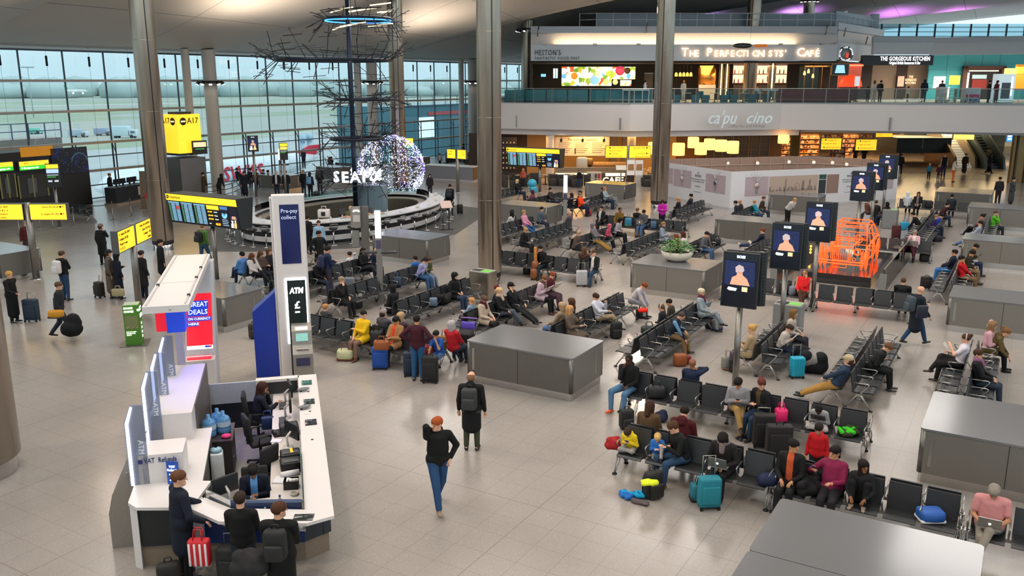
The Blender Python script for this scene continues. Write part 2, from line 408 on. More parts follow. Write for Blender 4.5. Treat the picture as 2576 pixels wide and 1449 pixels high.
for nm,px,D,zt,lz,lab in(('a',2022,92,16.5,15.3,'steel column with lamp cluster above the upper cafe'),('b',2106,100,15.6,14.4,'small lamp column beyond the cafe roof rail'),('c',2165,112,15,14.2,'smaller lamp column near the far clerestory windows')):
 X,Y=fd(px,D);t=thing('steel_column',lab,'column',(X,Y,0),facing(X,Y))
 r=.55 if nm=='a' else .45
 MB().lathe([(r,5.8),(r,lz),(r*1.1,lz+.3),(r*1.1,zt+1)],n=28).build('cladding',STEEL,t)
 MB().lathe([(r+.05,lz+.1),(r+.35,lz+.1),(r+.35,lz+.25),(r+.05,lz+.25)],n=20).build('lamp_ring',DARK,t)
 for k in range(5):
  a=-.9+k*.45;MB().cyl(((r+.35)*math.cos(a),(r+.35)*math.sin(a),lz+.1),((r+.42)*math.cos(a),(r+.42)*math.sin(a),lz-.15),.12,.15,10).build('lamp_head',DARK,t);MB().cyl(((r+.42)*math.cos(a),(r+.42)*math.sin(a),lz-.16),((r+.42)*math.cos(a),(r+.42)*math.sin(a),lz-.17),.13,n=10).build('lamp_lens',LAMPW,t)
# big column at the left edge, close to the viewer
X,Y=at(-60,1190);t=thing('steel_column','huge brushed steel column cut by the edge of the view, nearest of all','column',(X,Y,0),facing(X,Y)-1.2)
MB().lathe([(.78,.32),(.82,.36),(.82,14)],n=48).build('cladding',STEEL,t);MB().lathe([(.74,0),(.74,.36)],n=40).build('base_drum',CHROME,t)
# white round columns standing along the glazed wall
WC=M('#B9B3AC',.5,var=.04)
for Yc,lab,r in((43.4,'white round column at the glass behind the yellow gate totem',.46),(61.0,'white round column at the glass behind the hanging rod sculpture',.46),(77.0,'white round column at the glass nearest the far corner',.5)):
 t=thing('round_column',lab,'column',(-50.4,Yc,0));MB().lathe([(r,0),(r,9.6)],n=28).build('shaft',WC,t)
 MB().lathe([(r+.05,7.35),(r+.35,7.35),(r+.35,7.5),(r+.05,7.5)],n=20).build('lamp_ring',DARK,t)
 for k in range(5):
  a=-1.9+k*.6;c,s=math.cos(a),math.sin(a);MB().cyl(((r+.35)*c,(r+.35)*s,7.42),((r+.47)*c,(r+.47)*s,7.25),.1,.13,10).build('lamp_head',DARK,t);MB().cyl(((r+.475)*c,(r+.475)*s,7.245),((r+.48)*c,(r+.48)*s,7.235),.11,n=10).build('lamp_lens',LAMPW,t)
for Yc,lab in((41.6,'slim white drain pipe column beside the yellow gate totem'),(59.3,'slim white drain pipe column behind the rod sculpture'),(75.2,'slim white drain pipe column near the far corner')):
 t=tag(MB().lathe([(.27,0),(.27,9.6)],n=20).build('pipe_column',WC,None,(-50.6,Yc,0)),lab,'column')
# ------------------------------------------------------------------ light: rooflights over the hall, overcast sky outside
w=bpy.data.worlds.new('overcast');SC.world=w;w.use_nodes=True;nt=w.node_tree;bg=nt.nodes['Background']
tc=nt.nodes.new('ShaderNodeTexCoord');sx=nt.nodes.new('ShaderNodeSeparateXYZ');nt.links.new(tc.outputs['Generated'],sx.inputs[0])
rp=nt.nodes.new('ShaderNodeValToRGB');e=rp.color_ramp.elements;e[0].position=.48;e[0].color=lin('#B4D0DA');e[1].position=.56;e[1].color=lin('#E2EEF3')
mr=nt.nodes.new('ShaderNodeMapRange');mr.inputs[1].default_value=-1;mr.inputs[2].default_value=1;nt.links.new(sx.outputs[2],mr.inputs[0]);nt.links.new(mr.outputs[0],rp.inputs[0]);nt.links.new(rp.outputs[0],bg.inputs[0]);bg.inputs[1].default_value=1.35
def area(loc,sx_,sy_,power,col='#FFF4E6',rot=(0,0,0),name='rooflight'):
 l=bpy.data.lights.new(name,'AREA');l.shape='RECTANGLE';l.size=sx_;l.size_y=sy_;l.energy=power;l.color=lin(col)[:3]
 o=bpy.data.objects.new(name,l);COL.objects.link(o);o.location=loc;o.rotation_euler=rot;return o
def spot(loc,tgt,power,ang=60,blend=.5,r=.12,col='#FFE9CC',name='spotlight'):
 l=bpy.data.lights.new(name,'SPOT');l.energy=power;l.spot_size=math.radians(ang);l.spot_blend=blend;l.shadow_soft_size=r;l.color=lin(col)[:3]
 o=bpy.data.objects.new(name,l);COL.objects.link(o);o.location=loc
 o.rotation_euler=(Vector(tgt)-Vector(loc)).to_track_quat('-Z','Y').to_euler();return o
s=bpy.data.lights.new('sun_behind_cloud','SUN');s.energy=1.3;s.angle=math.radians(25);so=bpy.data.objects.new('sun_behind_cloud',s);COL.objects.link(so);so.rotation_euler=(0,math.radians(32),math.radians(8))
# strips of rooflights in the folds of the roof
for X,Y,p in((-30,8,900),(-14,8,1200),(2,8,900),(-30,24,900),(-15,24,1300),(0,24,1200),(-30,42,900),(-14,42,1300),(0,42,1100),(-24,58,800),(-6,58,900)):
 area((X,Y,13.0 if X<-20 else 15.0),7,10,p*1.0,'#FFF8F0')
# uplights added in mid-air, off any column, to brighten the dark roof folds
for X,Y,p in((-40,20,1100),(-40,38,1300),(-40,56,1100),(-24,30,900),(-24,50,900),(-8,60,500),(-10,40,500)):
 spot((X,Y,8.6),(X,Y+.6,14),p,150,.9,.5,'#FFEBD6','added_uplight')
# floodlights of the column lamp rings
for X,Y,tx,ty in((-22,2,-9,14),(-34,22,-22,24),(-17,26,-8,30),(-20,12,-12,20),(8,8,-1,17),(-6,2,-6,12),(-20,50,-14,40),(4,28,-3,36)):
 spot((X,Y,11.5),(tx,ty,0),1500,85,.6,.18)
SC.view_settings.view_transform='Standard';SC.view_settings.look='None';SC.view_settings.gamma=1;SC.view_settings.use_curve_mapping=False;SC.view_settings.exposure=.05
cy=SC.cycles;cy.use_adaptive_sampling=True;cy.adaptive_threshold=.08;cy.adaptive_min_samples=16;cy.max_bounces=4;cy.diffuse_bounces=2;cy.glossy_bounces=2;cy.transparent_max_bounces=12;cy.transmission_bounces=4;cy.sample_clamp_indirect=4;cy.caustics_reflective=False;cy.caustics_refractive=False
cam=bpy.data.cameras.new('camera');cam.sensor_width=36;cam.lens=FL/2576*36;cam.clip_end=4000
co=bpy.data.objects.new('camera',cam);COL.objects.link(co);co.location=(0,0,EYE);co.rotation_euler=(R90-PT,0,TH);SC.camera=co
# ------------------------------------------------------------------ gallery level across the hall
FASC=M('#D2CFCF',.55,var=.02);WALLW=M('#C3CCD6',.5,var=.02);BLUEG=M('#8FA6B8',.35,var=.04)
def pl(x,D,z):return fd(x,D,z)
FP=[(1250,70.4),(1585,66.5),(1965,68.7),(2760,62.5)]
zt,zb,zl=5.8,3.82,3.36
def ring(off,z):return[fd(x,D+off,z)for x,D in FP]
ft,fbk=ring(0,4.8),[fd(2900,125,5),fd(1180,125,5)]
b=MB();b.prism(ft+fbk,zb,zt);struct(b.build('upper_floor',FASC))
b=MB();lip=[fd(x,D+.45,3.6)for x,D in FP[:3]]+[fd(2010,69.1,3.6)];b.prism(lip+[fd(2010,84,3.6),fd(1250,84,3.6)],zl,zb-.002);struct(b.build('trim_1',FASC))
b=MB();b.prism([fd(2010,69.6,3.6),fd(2760,63.2,3.6),fd(2900,125,4),fd(2010,125,4)],3.6,zb-.002);struct(b.build('trim_2',FASC))
b=MB();pth=ring(.03,5.8)
for i in range(3):b.wall(pth[i:i+2],5.8,5.86,.1)
struct(b.build('trim_3',M('#8C9297',.4,.6)))
for px,y0,y1 in((1299,291,321),(1560,297,327),(1680,290,327),(2240,296,328)):
 D=68.6 if px<1400 else 66.5 if px<1700 else 66.4
 f=Front('fascia_rod','thin grey metal rod fixed on the white gallery fascia','rod',px-2,px+2,y0,y1,D-.12,'rods on the gallery fascia');f.slab('bar',SATIN,t=.08)
# balustrade
GL=glass('C9DEDC',.1,'balustrade_glass')
bal=thing('glass_balustrade','long glass balustrade with steel handrail along the gallery edge','balustrade',(fd(1585,66.6,5.8))+(5.8,),0)
bx,by,_=bal.location
ptsB=[(p[0]-bx,p[1]-by)for p in ring(.12,6.3)]
hr=MB();hr.tube([(p[0],p[1],1.12)for p in ptsB],.03,6);hr.build('handrail',CHROME,bal)
hr=MB();hr.tube([(p[0],p[1],.3)for p in ptsB],.018,5);hr.build('lower_rail',SATIN,bal)
g=MB()
for i in range(3):g.quad([(ptsB[i][0],ptsB[i][1],.02),(ptsB[i+1][0],ptsB[i+1][1],.02),(ptsB[i+1][0],ptsB[i+1][1],1.08),(ptsB[i][0],ptsB[i][1],1.08)])
g.build('glass_panels',GL,bal)
pp=MB();pp.box((0,0,.55),(.05,.05,1.1));pm=pp.mesh('post',[SATIN])
for i in range(3):
 a,c=Vector(ptsB[i]),Vector(ptsB[i+1]);n=max(1,round((c-a).length/1.62))
 for k in range(n):
  q=a+(c-a)*k/n;link('post',pm,bal,(q.x,q.y,0))
for s,px,y,sz in(('CONCIERGE',2412,252,.55),('WELCOME',2300,254,.32)):
 p=fd(px,65.6,6.2);o=text(s,sz,M('#E8EEF2',.5),bal,(p[0]-bx,p[1]-by,.32),(R90,0,TH+math.pi),align='CENTER',shear=.3)
# cafe block on the gallery
def fstrip(name,pts,y0,y1,mat,t=.3,kind=True,off=0.0):
 b=MB()
 for(xa,Da),(xb,Db)in zip(pts[:-1],pts[1:]):
  za,zb_=zd(y1,(Da+Db)/2),zd(y0,(Da+Db)/2)
  a=fd(xa,Da+off,(za+zb_)/2);c=fd(xb,Db+off,(za+zb_)/2);b.wall([a,c],za,zb_,t)
 o=b.build(name,mat)
 return struct(o)if kind else o
CB=[(1335,75),(2105,75),(2195,84)]
fstrip('wall_cafe_sign',CB,112,153,WALLW,.25)
fstrip('wall_cafe_cove',CB,79,113,FASC,.2,off=.7)
fstrip('wall_cafe_parapet',[(1335,75),(2105,75),(2220,86)],66,83,M('#B5BFCB',.5,var=.03),.3,off=.2)
fstrip('wall_cafe_block',[(1500,77),(2100,77),(2190,84),(2210,84)],33,72,BLUEG,.2,off=1)
b=MB();zz=zd(66,75);b.prism([fd(1335,75.2,12),fd(2105,75.2,12),fd(2220,86,12),fd(2220,96,12),fd(1335,96,12)],zz-.3,zz-.1);struct(b.build('ceiling_cafe_roof',M('#8F98A3',.7)))
b=MB();b.prism([fd(1335,75.3,9),fd(2105,75.3,9),fd(2195,84.2,9),fd(2195,90,9),fd(1335,90,9)],8.95,9.1);struct(b.build('ceiling_cafe',M('#2E2924',.7)))
b=MB();b.wall([fd(1335,75.3,7),fd(1335,85,7),fd(2190,85,7)],5.8,9.0,.2);struct(b.build('wall_cafe_back',M('#2B2522',.7,var=.2)))
# roof rail of the cafe
rl=thing('roof_rail','thin white guard rail on the roof of the upper cafe','rail',fd(1460,75,12)+(zz,),0);ox,oy,oz=rl.location
pts=[fd(1458,76,12),fd(1500,75.4,12),fd(2090,75.4,12),fd(2215,86,12)]
for h in(.55,1.05):MB().tube([(p[0]-ox,p[1]-oy,h)for p in pts],.03,5).build('rail_tube',WALLW,rl)
for i in range(3):
 a,c=Vector(pts[i]),Vector(pts[i+1]);n=max(1,int((c-a).length/1.35))
 for k in range(n):q=a+(c-a)*k/n;MB().box((q.x-ox,q.y-oy,.55),(.05,.05,1.1)).build('rail_post',WALLW,rl)
for px,y0,y1 in((1352,67,92),(1625,57,83),(2078,62,88),(2125,70,92),(2182,92,112)):
 a=fd(px,74.6,12);MB().cyl((a[0]-ox,a[1]-oy,zd(y1,74.6)-zz),(a[0]-ox+.12,a[1]-oy,zd(y0,74.6)-zz),.06,n=6).build('roof_bracket',SATIN,rl)
# signs of the cafes
NAVY=M('#1B2538',.5);GOLD=M('#F6C79A',.5,emit=2.6,var=0);WHE=M('#FFFFFF',.5,emit=3,var=0)
f=Front('shop_sign','dark lettering of the food counter at the left end of the white gallery sign band','sign',1345,1460,125,150,74.8)
f.text("HESTON'S",.62,NAVY,0,.68,align='LEFT',space=1.15,fit=f.w*.56);f.text('FANTASTIC FOOD.FAST',.36,NAVY,0,.12,align='LEFT',space=1.2,fit=f.w*.98)
f=Front('cafe_sign','long gold glowing letter sign on the gallery cafe front','sign',1714,2064,123,148,74.75)
def capital(f,words,size,mat):
 x=0;tot=sum(1.35+.95*(len(w)-1)+1.1 for w in words)-1.1;k=f.w/tot
 for w in words:
  for i,ch in enumerate(w):
   s=size*(1.3 if i==0 else 1.0)
   text(ch,s,mat,f.o,(-f.w/2+x*k,-.02,.4+(.09 if i==0 else 0)),(R90,0,0),name='letter',ext=.05,off=.006);x+=1.35 if i==0 else .95
  x+=1.1
capital(f,['THE','PERFECTIONISTS\'','CAFÉ'],.74,GOLD)
f=Front('shop_sign','black kitchen restaurant sign with white lettering on the gallery','sign',2170,2348,139,164,79)
f.slab('board',M('#14181C',.4),t=.5);f.text('THE GORGEOUS KITCHEN',.5,WHE,.6,.64,space=1.1,fit=f.w*.7,off=.008);f.text('Original British Restaurant & Bar',.36,WHE,.6,.22,fit=f.w*.44)
b=MB();b.prism([fd(2348,79,9),fd(2348,79.6,9),fd(2196,79.6,9)],8.8,9);
# round ice cream sign
f=Front('round_sign','round ring sign with glowing letters at the corner of the gallery cafe','sign',2108,2147,116,155,75.3)
rg=MB();rg.lathe([(.43,-.08),(.62,-.08),(.62,.08),(.43,.08),(.43,-.08)],n=32);o=rg.build('ring',M('#5E666E',.5),f.o,(0,0,f.h/2));o.rotation_euler=(R90,0,0)
cr=MB();cr.lathe([(.02,.01),(.42,.01),(.42,-.01),(.02,-.01)],n=28);o=cr.build('disc',M('#9AA3AB',.4),f.o,(0,.05,f.h/2));o.rotation_euler=(R90,0,0)
for w,a0,da in(('NITRO ICE CREAM',200,-14.5),('PARLOUR',222,14.5)):
 for i,ch in enumerate(w):
  a=math.radians(a0+i*da);r=.525;up=da<0
  o=text(ch,.17,WHE,f.o,(r*math.cos(a),-.1,f.h/2+r*math.sin(a)),(R90,0,0),name='letter',align='CENTER');o.rotation_euler=(R90,-(a-R90)if up else-(a+R90),0)
MB().box((.12,-.06,f.h/2-.12),(.2,.04,.42),tilt=0).build('red_mark',M('#D9412E',.5,emit=.8),f.o)
# back walls to the right of the cafe
TEAL=M('#3FA9B5',.5,var=.05)
f=Front('wall_kitchen',None,None,2150,2345,164,262,86,kind='structure',z0=5.8);f.slab('panel',M('#A8917C',.6,var=.06),t=.2);f.slab('pier',M('#4A372E',.5),.02,.09,y0=-.4,t=.4);f.slab('pier',M('#4A372E',.5),.53,.66,y0=-.15,t=.15);f.slab('pier',M('#9FB7C4',.5),.94,1.0,y0=-.2,t=.2)
f=Front('wall_teal',None,None,2335,2700,131,262,84,kind='structure',z0=5.8);f.slab('panel',TEAL,t=.2)
for u in(.12,.24,.36,.48):f.slab('joint',M('#2F8994',.5),u,u+.004,y0=-.01,t=.01)
for v in(.34,.62):f.slab('joint',M('#2F8994',.5),0,1,v,v+.012,y0=-.01,t=.01)
fstrip('wall_right_band',[(2195,78),(2345,78),(2640,74)],107,137,M('#B9C3CD',.5,var=.03),.5)
fstrip('wall_right_parapet',[(2195,79),(2345,79),(2640,75)],92,108,M('#AEB9C5',.5,var=.03),.4)
f=Front('door_1',None,None,2417,2523,166,262,83.8,kind='structure',z0=5.8)
f.slab('door_surround',M('#5A3B33',.5),t=.3,y0=-.3,v0=.9);f.slab('door_surround',M('#5A3B33',.5),0,.1,y0=-.3,t=.3);f.slab('door_surround',M('#5A3B33',.5),.9,1,y0=-.3,t=.3);f.slab('opening',M('#211A1B',.6),.1,.9,0,.9,y0=-.05,t=.05);f.slab('lamp_strip',M('#FFE3B0',.5,emit=3),.15,.85,.84,.87,y0=-.12,t=.04);f.slab('screen',M('#A8C7CC',.5,emit=.5),.24,.58,.62,.74,y0=-.14,t=.05);f.slab('panel',M('#8E2C2A',.5),.25,.6,.3,.6,y0=-.14,t=.05);f.slab('lamp',M('#FFF2D8',.5,emit=2.5),.1,.14,.3,.8,y0=-.35,t=.04)
for nm,lab,cat,x0,x1,y0,y1,c,e in(('lit_panel','pale lit notice panel on the teal gallery wall','panel',2352,2378,192,222,'#F3D9C8',.9),('yellow_light_box','small yellow light box beside the dark gallery door','light box',2392,2415,190,213,'#FFC23A',1.4),('yellow_sign','bright yellow hanging sign at the right edge of the gallery','sign',2531,2580,172,186,'#FFD34E',1.8),('orange_pillar_sign','orange panel behind the yellow hanging sign on the gallery','panel',2556,2580,162,225,'#D98A1E',.7),('glass_cabinet','white glass display cabinet glowing at the right end of the gallery','cabinet',2508,2552,186,258,'#C9DCE4',.55)):
 f=Front(nm,lab,cat,x0,x1,y0,y1,80 if nm!='glass_cabinet' else 70,z0=5.8 if nm=='glass_cabinet' else None);f.slab('body',M(c,.5,emit=e),t=.3 if nm!='glass_cabinet' else .8);f.slab('frame',SATIN,0,1,-.04,0 if nm!='glass_cabinet' else .03,y0=-.02,t=.36)
 if nm=='glass_cabinet':
  f.slab('grille',M('#5B6670',.5),.25,.75,.15,.7,y0=-.03,t=.03);f.slab('light_strip',M('#FFD9C2',.5,emit=4),-.02,.05,.1,.72,y0=-.04,t=.04);f.slab('light_strip',M('#E8F6FF',.5,emit=3),.8,.86,.25,.9,y0=-.04,t=.04)
f=Front('poster_case','lit food poster on the dark pier of the kitchen restaurant','poster',2256,2276,190,219,85.6);f.slab('case',M('#3A1F1A',.5),t=.1);f.slab('picture',M('#E7A98C',.5,emit=.9,var=.5,scale=3),.1,.9,.05,.95,y0=-.02,t=.02)
f=Front('wall_lettering','three lines of lit lettering on the beige restaurant wall','sign',2276,2306,190,212,85.7)
for i,s in enumerate(('THE','GORGEOUS','KITCHEN')):f.text(s,.3,GOLD,.5,.85-.35*i,fit=f.w*(.35,.95,.85)[i])
# dais of stands seen through the balustrade
for nm,lab,cat,x0,x1,y0,c in(('sales_stand','white sales stand with tall light strip on the gallery','stand',2364,2386,219,'#C9D3DB'),('sales_cart','low white display cart with pink and blue band on the gallery','cart',2428,2466,221,'#CAD3DC')):
 f=Front(nm,lab,cat,x0,x1,y0,262,72,z0=5.8);f.slab('body',M(c,.4),t=.7,v0=.05)
 if nm=='sales_stand':f.slab('light_strip',M('#FFC9A0',.5,emit=5),.88,1.0,.2,.98,y0=-.05,t=.05);f.slab('drawer',M('#AEBAC4',.5),.05,.8,.3,.6,y0=-.02,t=.02);f.slab('plinth',DARK,0,1,0,.05,t=.7)
 else:f.slab('band',M('#C22A6B',.5),.05,.95,.3,.55,y0=-.02,t=.02);f.slab('band',M('#3B6FA8',.5),0,1,.05,.25,y0=-.02,t=.02);f.slab('plinth',DARK,0,1,0,.05,t=.7)
f=Front('shelf_rack','small white shelf rack with magazines on the gallery','rack',2387,2407,224,262,72,z0=5.8)
for v in(.1,.35,.6,.85):f.slab('shelf',M('#B9B2AD',.5),v0=v,v1=v+.04,t=.4)
f.slab('side_panel',SATIN,0,.06,t=.4);f.slab('side_panel',SATIN,.94,1,t=.4)
# lit food picture wall of the left counter
fm,nt,bs=nodes_of('food_photograph',.5)
tc=nt.nodes.new('ShaderNodeTexCoord');vo=nt.nodes.new('ShaderNodeTexVoronoi');vo.inputs['Scale'].default_value=2.6;nt.links.new(tc.outputs['Object'],vo.inputs['Vector'])
sc_=nt.nodes.new('ShaderNodeSeparateColor');nt.links.new(vo.outputs['Color'],sc_.inputs[0]);rp=nt.nodes.new('ShaderNodeValToRGB');rp.color_ramp.interpolation='CONSTANT';e=rp.color_ramp.elements
e[0].color=lin('#E4E8C8');e[1].position=.38;e[1].color=lin('#8DA83A')
for p,c in((.5,'#EDE9B4'),(.6,'#C8502E'),(.68,'#D9D79A'),(.76,'#5E8A2E'),(.82,'#F1EFD2'),(.9,'#E0A233'),(.96,'#4C96C8')):k=e.new(p);k.color=lin(c)
nt.links.new(sc_.outputs[0],rp.inputs[0]);nt.links.new(rp.outputs[0],bs.inputs['Base Color']);nt.links.new(rp.outputs[0],bs.inputs['Emission Color']);bs.inputs['Emission Strength'].default_value=1.3
f=Front('food_picture_wall','three lit food picture panels behind the teal counter','light box',1413,1598,168,216,81)
for u0,u1,v0 in((0,.295,0),(.3,.68,0),(.685,1,.35)):f.slab('picture_panel',fm,u0,u1,v0,1,t=.12)
f.slab('picture_panel',fm,.8,.95,0,.3,t=.12)
for u,v,r,c in((.17,.52,.3,'#E08A2A'),(.79,.8,.42,'#B93A5B'),(.89,.8,.28,'#3B2A1E'),(.6,.2,.25,'#C7D27A'),(.36,.25,.25,'#9DB84A'),(.73,.2,.25,'#B7C98A')):
 MB().cyl((-f.w/2+u*f.w,-.03,v*f.h),(-f.w/2+u*f.w,0,v*f.h),r,n=20).build('dish_picture',M(c,.5,emit=.8),f.o)
MB().ell((-.05*f.w,-.02,.3*f.h),(.45,.03,.4)).build('figure_picture',M('#7FB6DA',.5,emit=1),f.o);MB().ell((-.02*f.w,-.03,.62*f.h),(.22,.03,.3)).build('figure_picture',M('#D9C9A8',.5,emit=1),f.o)
f=Front('exit_sign','small blue lit exit sign on the dark cafe wall','sign',1361,1373,186,193,84);f.slab('panel',M('#7CC3E8',.5,emit=1.6),t=.08);f.text('¦↑',.25,NAVY,.5,.5)
f=Front('flight_screen','small flight screen hanging by the food pictures','screen',1391,1404,171,198,80);f.slab('case',DARK,t=.1);f.slab('page',M('#9FC4E6',.5,emit=1.2),.06,.45,.05,.95,y0=-.01,t=.01);f.slab('page',M('#8DB0D8',.5,emit=1.1),.55,.94,.05,.95,y0=-.01,t=.01)
TEALB=M('#1F6B78',.6,var=.1)
f=Front('teal_banquette','long teal banquette behind the balustrade at the left end of the gallery','bench',1268,1640,226,262,71.5,z0=5.8)
for k in range(7):f.slab('back_cushion',TEALB,k/7+.004,(k+1)/7-.004,.12,1,t=.22)
f.slab('plinth',DARK,0,1,0,.12,t=.6);f.slab('seat',TEALB,0,1,.12,.45,y0=.22,t=.5)
f=Front('glass_partition','grey framed door opening beside the food pictures','partition',1620,1642,183,262,83,z0=5.8);f.slab('leaf',M('#4A4540',.5),t=.08);f.slab('frame',SATIN,0,1,.96,1,y0=-.02,t=.1)
# bar of the cafe with glowing bottle shelves
f=Front('back_bar','glowing pink back bar with rows of bottles and two small screens','bar shelf',1845,1980,160,224,81,z0=5.8)
f.slab('backlight',M('#FFB79A',.5,emit=1.7,var=.1,scale=2),0,1,.45,.98,y0=.25,t=.05)
for v in(.45,.7,.95):f.slab('shelf',M('#4A2C20',.5),0,1,v,v+.025,y0=-.02,t=.3)
f.slab('base_cabinet',M('#2A211D',.5),0,1,0,.42,t=.4)
for u in(.2,.62):f.slab('screen',DARK,u,u+.16,.74,.9,y0=-.05,t=.04);f.slab('screen',DARK,u,u+.16,.5,.66,y0=-.05,t=.04)
bx_,by_=f.o.location[0],f.o.location[1];bt=MB();bt.lathe([(.05,0),(.055,.02),(.055,.25),(.02,.34),(.02,.45),(0,.45)],n=8);bms=[bt.mesh('bottle',[M(c,.2)])for c in('#2E3B1C','#6B3A16','#D9C8A8','#7A1E1E')]
for v in(.475,.725):
 for k in range(13):
  u=.02+k*.076
  if(.19<u<.38 or .6<u<.8):continue
  lx=-f.w/2+u*f.w;o=link('bottle',bms[(k*7+int(v*10))%4],None,(f.o.location[0]+lx*math.cos(TH)-.1*math.sin(TH)*1,f.o.location[1]+lx*math.sin(TH)+.1*math.cos(TH),f.o.location[2]+v*f.h));tag(o,'bottle standing on a glowing shelf of the gallery bar','bottle','bottles on the gallery bar shelves')
f=Front('steel_tank','tall shiny copper extraction hood and tank in the gallery cafe kitchen','hood',1758,1808,165,224,80,z0=5.8)
MB().lathe([(.0,.0),(.78,0),(.78,f.h*.45),(.82,f.h*.46),(.82,f.h),(0,f.h)],n=28).build('hood_shell',M('#C98F4A',.25,.9),f.o,(0,.8,0));f.slab('white_panel',M('#C9BFB6',.4),.0,.85,.02,.45,y0=-.05,t=.05)
for k,px in enumerate((1701,1711,1720,1729,1738)):
 o=Front('amber_lamp','small amber glass lamp hanging over the gallery kitchen pass','lamp',px-3,px+3,182,192,78.5,'amber lamps over the kitchen pass');MB().lathe([(.02,o.h),(.1,o.h*.8),(.13,0),(.11,0)],n=10).build('lamp_shade',M('#FFB03A',.5,emit=4),o.o);MB().cyl((0,0,o.h),(0,0,9.0-o.zb),.01,n=4).build('cord',DARK,o.o)
for px,w_ in((1814,6),(1828,6),(1942,8)):
 f=Front('glass_column','mirrored light column with glowing strips in the gallery cafe','column',px-w_,px+w_,155,224,80.5 if px<1900 else 78,'mirrored columns in the gallery cafe',z0=5.8);f.slab('core',M('#7A6A50',.3,.5),t=.4);f.slab('light_strip',M('#FFD58A',.5,emit=4),.4,.6,.05,.95,y0=-.02,t=.02)
f=Front('glass_room','dark glazed dining room with hanging lanterns in the gallery cafe','partition',2022,2088,164,224,80,z0=5.8);f.slab('back_panel',M('#12211F',.2),t=.1,y0=1.5)
for u in(0,.33,.66,.97):f.slab('mullion',M('#6E5A35',.4,.5),u,u+.025,t=.06)
f.slab('head',M('#8A6F3C',.4,.5),0,1,.95,1,t=.1);f.slab('table_lamp',M('#FFF0CE',.5,emit=3),.3,.7,.2,.24,y0=-.1,t=.3)
for px,y in((2034,178),(2024,183),(2045,190)):
 o=Front('lantern','small gold lantern hanging in the glazed dining room','lantern',px-3,px+3,y-5,y+6,79,'lanterns in the glazed dining room');MB().lathe([(0,o.h),(.07,o.h*.8),(.12,o.h*.2),(.09,0)],n=8).build('lamp_shade',M('#FFC25A',.5,emit=3),o.o);MB().cyl((0,0,o.h),(0,0,9.0-o.zb),.01,n=4).build('cord',DARK,o.o)
f=Front('wall_screen','black framed wall screen showing a pale blue lampshade','screen',2092,2136,160,190,75.6);f.slab('frame',M('#8A7A3A',.4),t=.12);f.slab('picture',M('#10181C',.3),.04,.96,.06,.94,y0=-.01,t=.01)
MB().add([(-.45,-.02,.2),(.42,-.02,.2),(.3,-.02,.85),(-.33,-.02,.85)],[(0,1,2,3)]).build('lampshade_picture',M('#8FC3D8',.5,emit=1.2),f.o)
f=Front('red_parlour_counter','glowing red ice cream stall with curved side at the cafe corner','stall',2108,2165,160,262,79,z0=5.8);f.slab('back_panel',M('#C2604A',.5,emit=.35),t=.1,v0=.3);f.slab('light_strip',M('#FF5A3A',.5,emit=4),0,1,.93,.97,y0=-.3,t=.06);f.slab('counter',M('#3A2520',.5),0,.8,0,.36,y0=-.5,t=.5)
MB().lathe([(.02,.02),(1.0,.02),(1.0,-.3),(.02,-.3)],n=24,a0=0,a1=math.pi).build('red_arch',M('#E8421E',.4,emit=.9),f.o,(.1,-.1,f.h*.38)).rotation_euler=(R90,0,0)
f=Front('menu_totem','white menu board on a stand at the corner of the gallery cafe','menu stand',2149,2161,192,262,74,z0=5.8);f.slab('board',M('#E4ECF2',.5,emit=.5),0,1,.62,1,t=.05);f.slab('post',DARK,.44,.56,0,.62,t=.05);f.slab('foot',DARK,.1,.9,0,.03,y0=-.15,t=.35)
REDQ,nt,bs=nodes_of('red_medallion_fabric',.6);tc=nt.nodes.new('ShaderNodeTexCoord');vo=nt.nodes.new('ShaderNodeTexVoronoi');vo.inputs['Scale'].default_value=3.2;vo.inputs['Randomness'].default_value=0;nt.links.new(tc.outputs['Object'],vo.inputs['Vector']);wv=nt.nodes.new('ShaderNodeMath');wv.operation='SINE';ml=nt.nodes.new('ShaderNodeMath');ml.operation='MULTIPLY';ml.inputs[1].default_value=30;nt.links.new(vo.outputs['Distance'],ml.inputs[0]);nt.links.new(ml.outputs[0],wv.inputs[0]);mx=nt.nodes.new('ShaderNodeMix');mx.data_type='RGBA';mx.inputs[6].default_value=lin('#4A1A1C');mx.inputs[7].default_value=lin('#7E2E2C');nt.links.new(wv.outputs[0],mx.inputs[0]);nt.links.new(mx.outputs[2],bs.inputs['Base Color'])
f=Front('red_banquette','long dark red patterned banquette along the gallery cafe edge','bench',1958,2142,225,262,71.5,z0=5.8);f.slab('back',REDQ,0,1,.1,1,t=.2);f.slab('seat',M('#5A2021',.6),0,1,.1,.45,y0=.2,t=.5);f.slab('plinth',DARK,0,1,0,.1,t=.6)
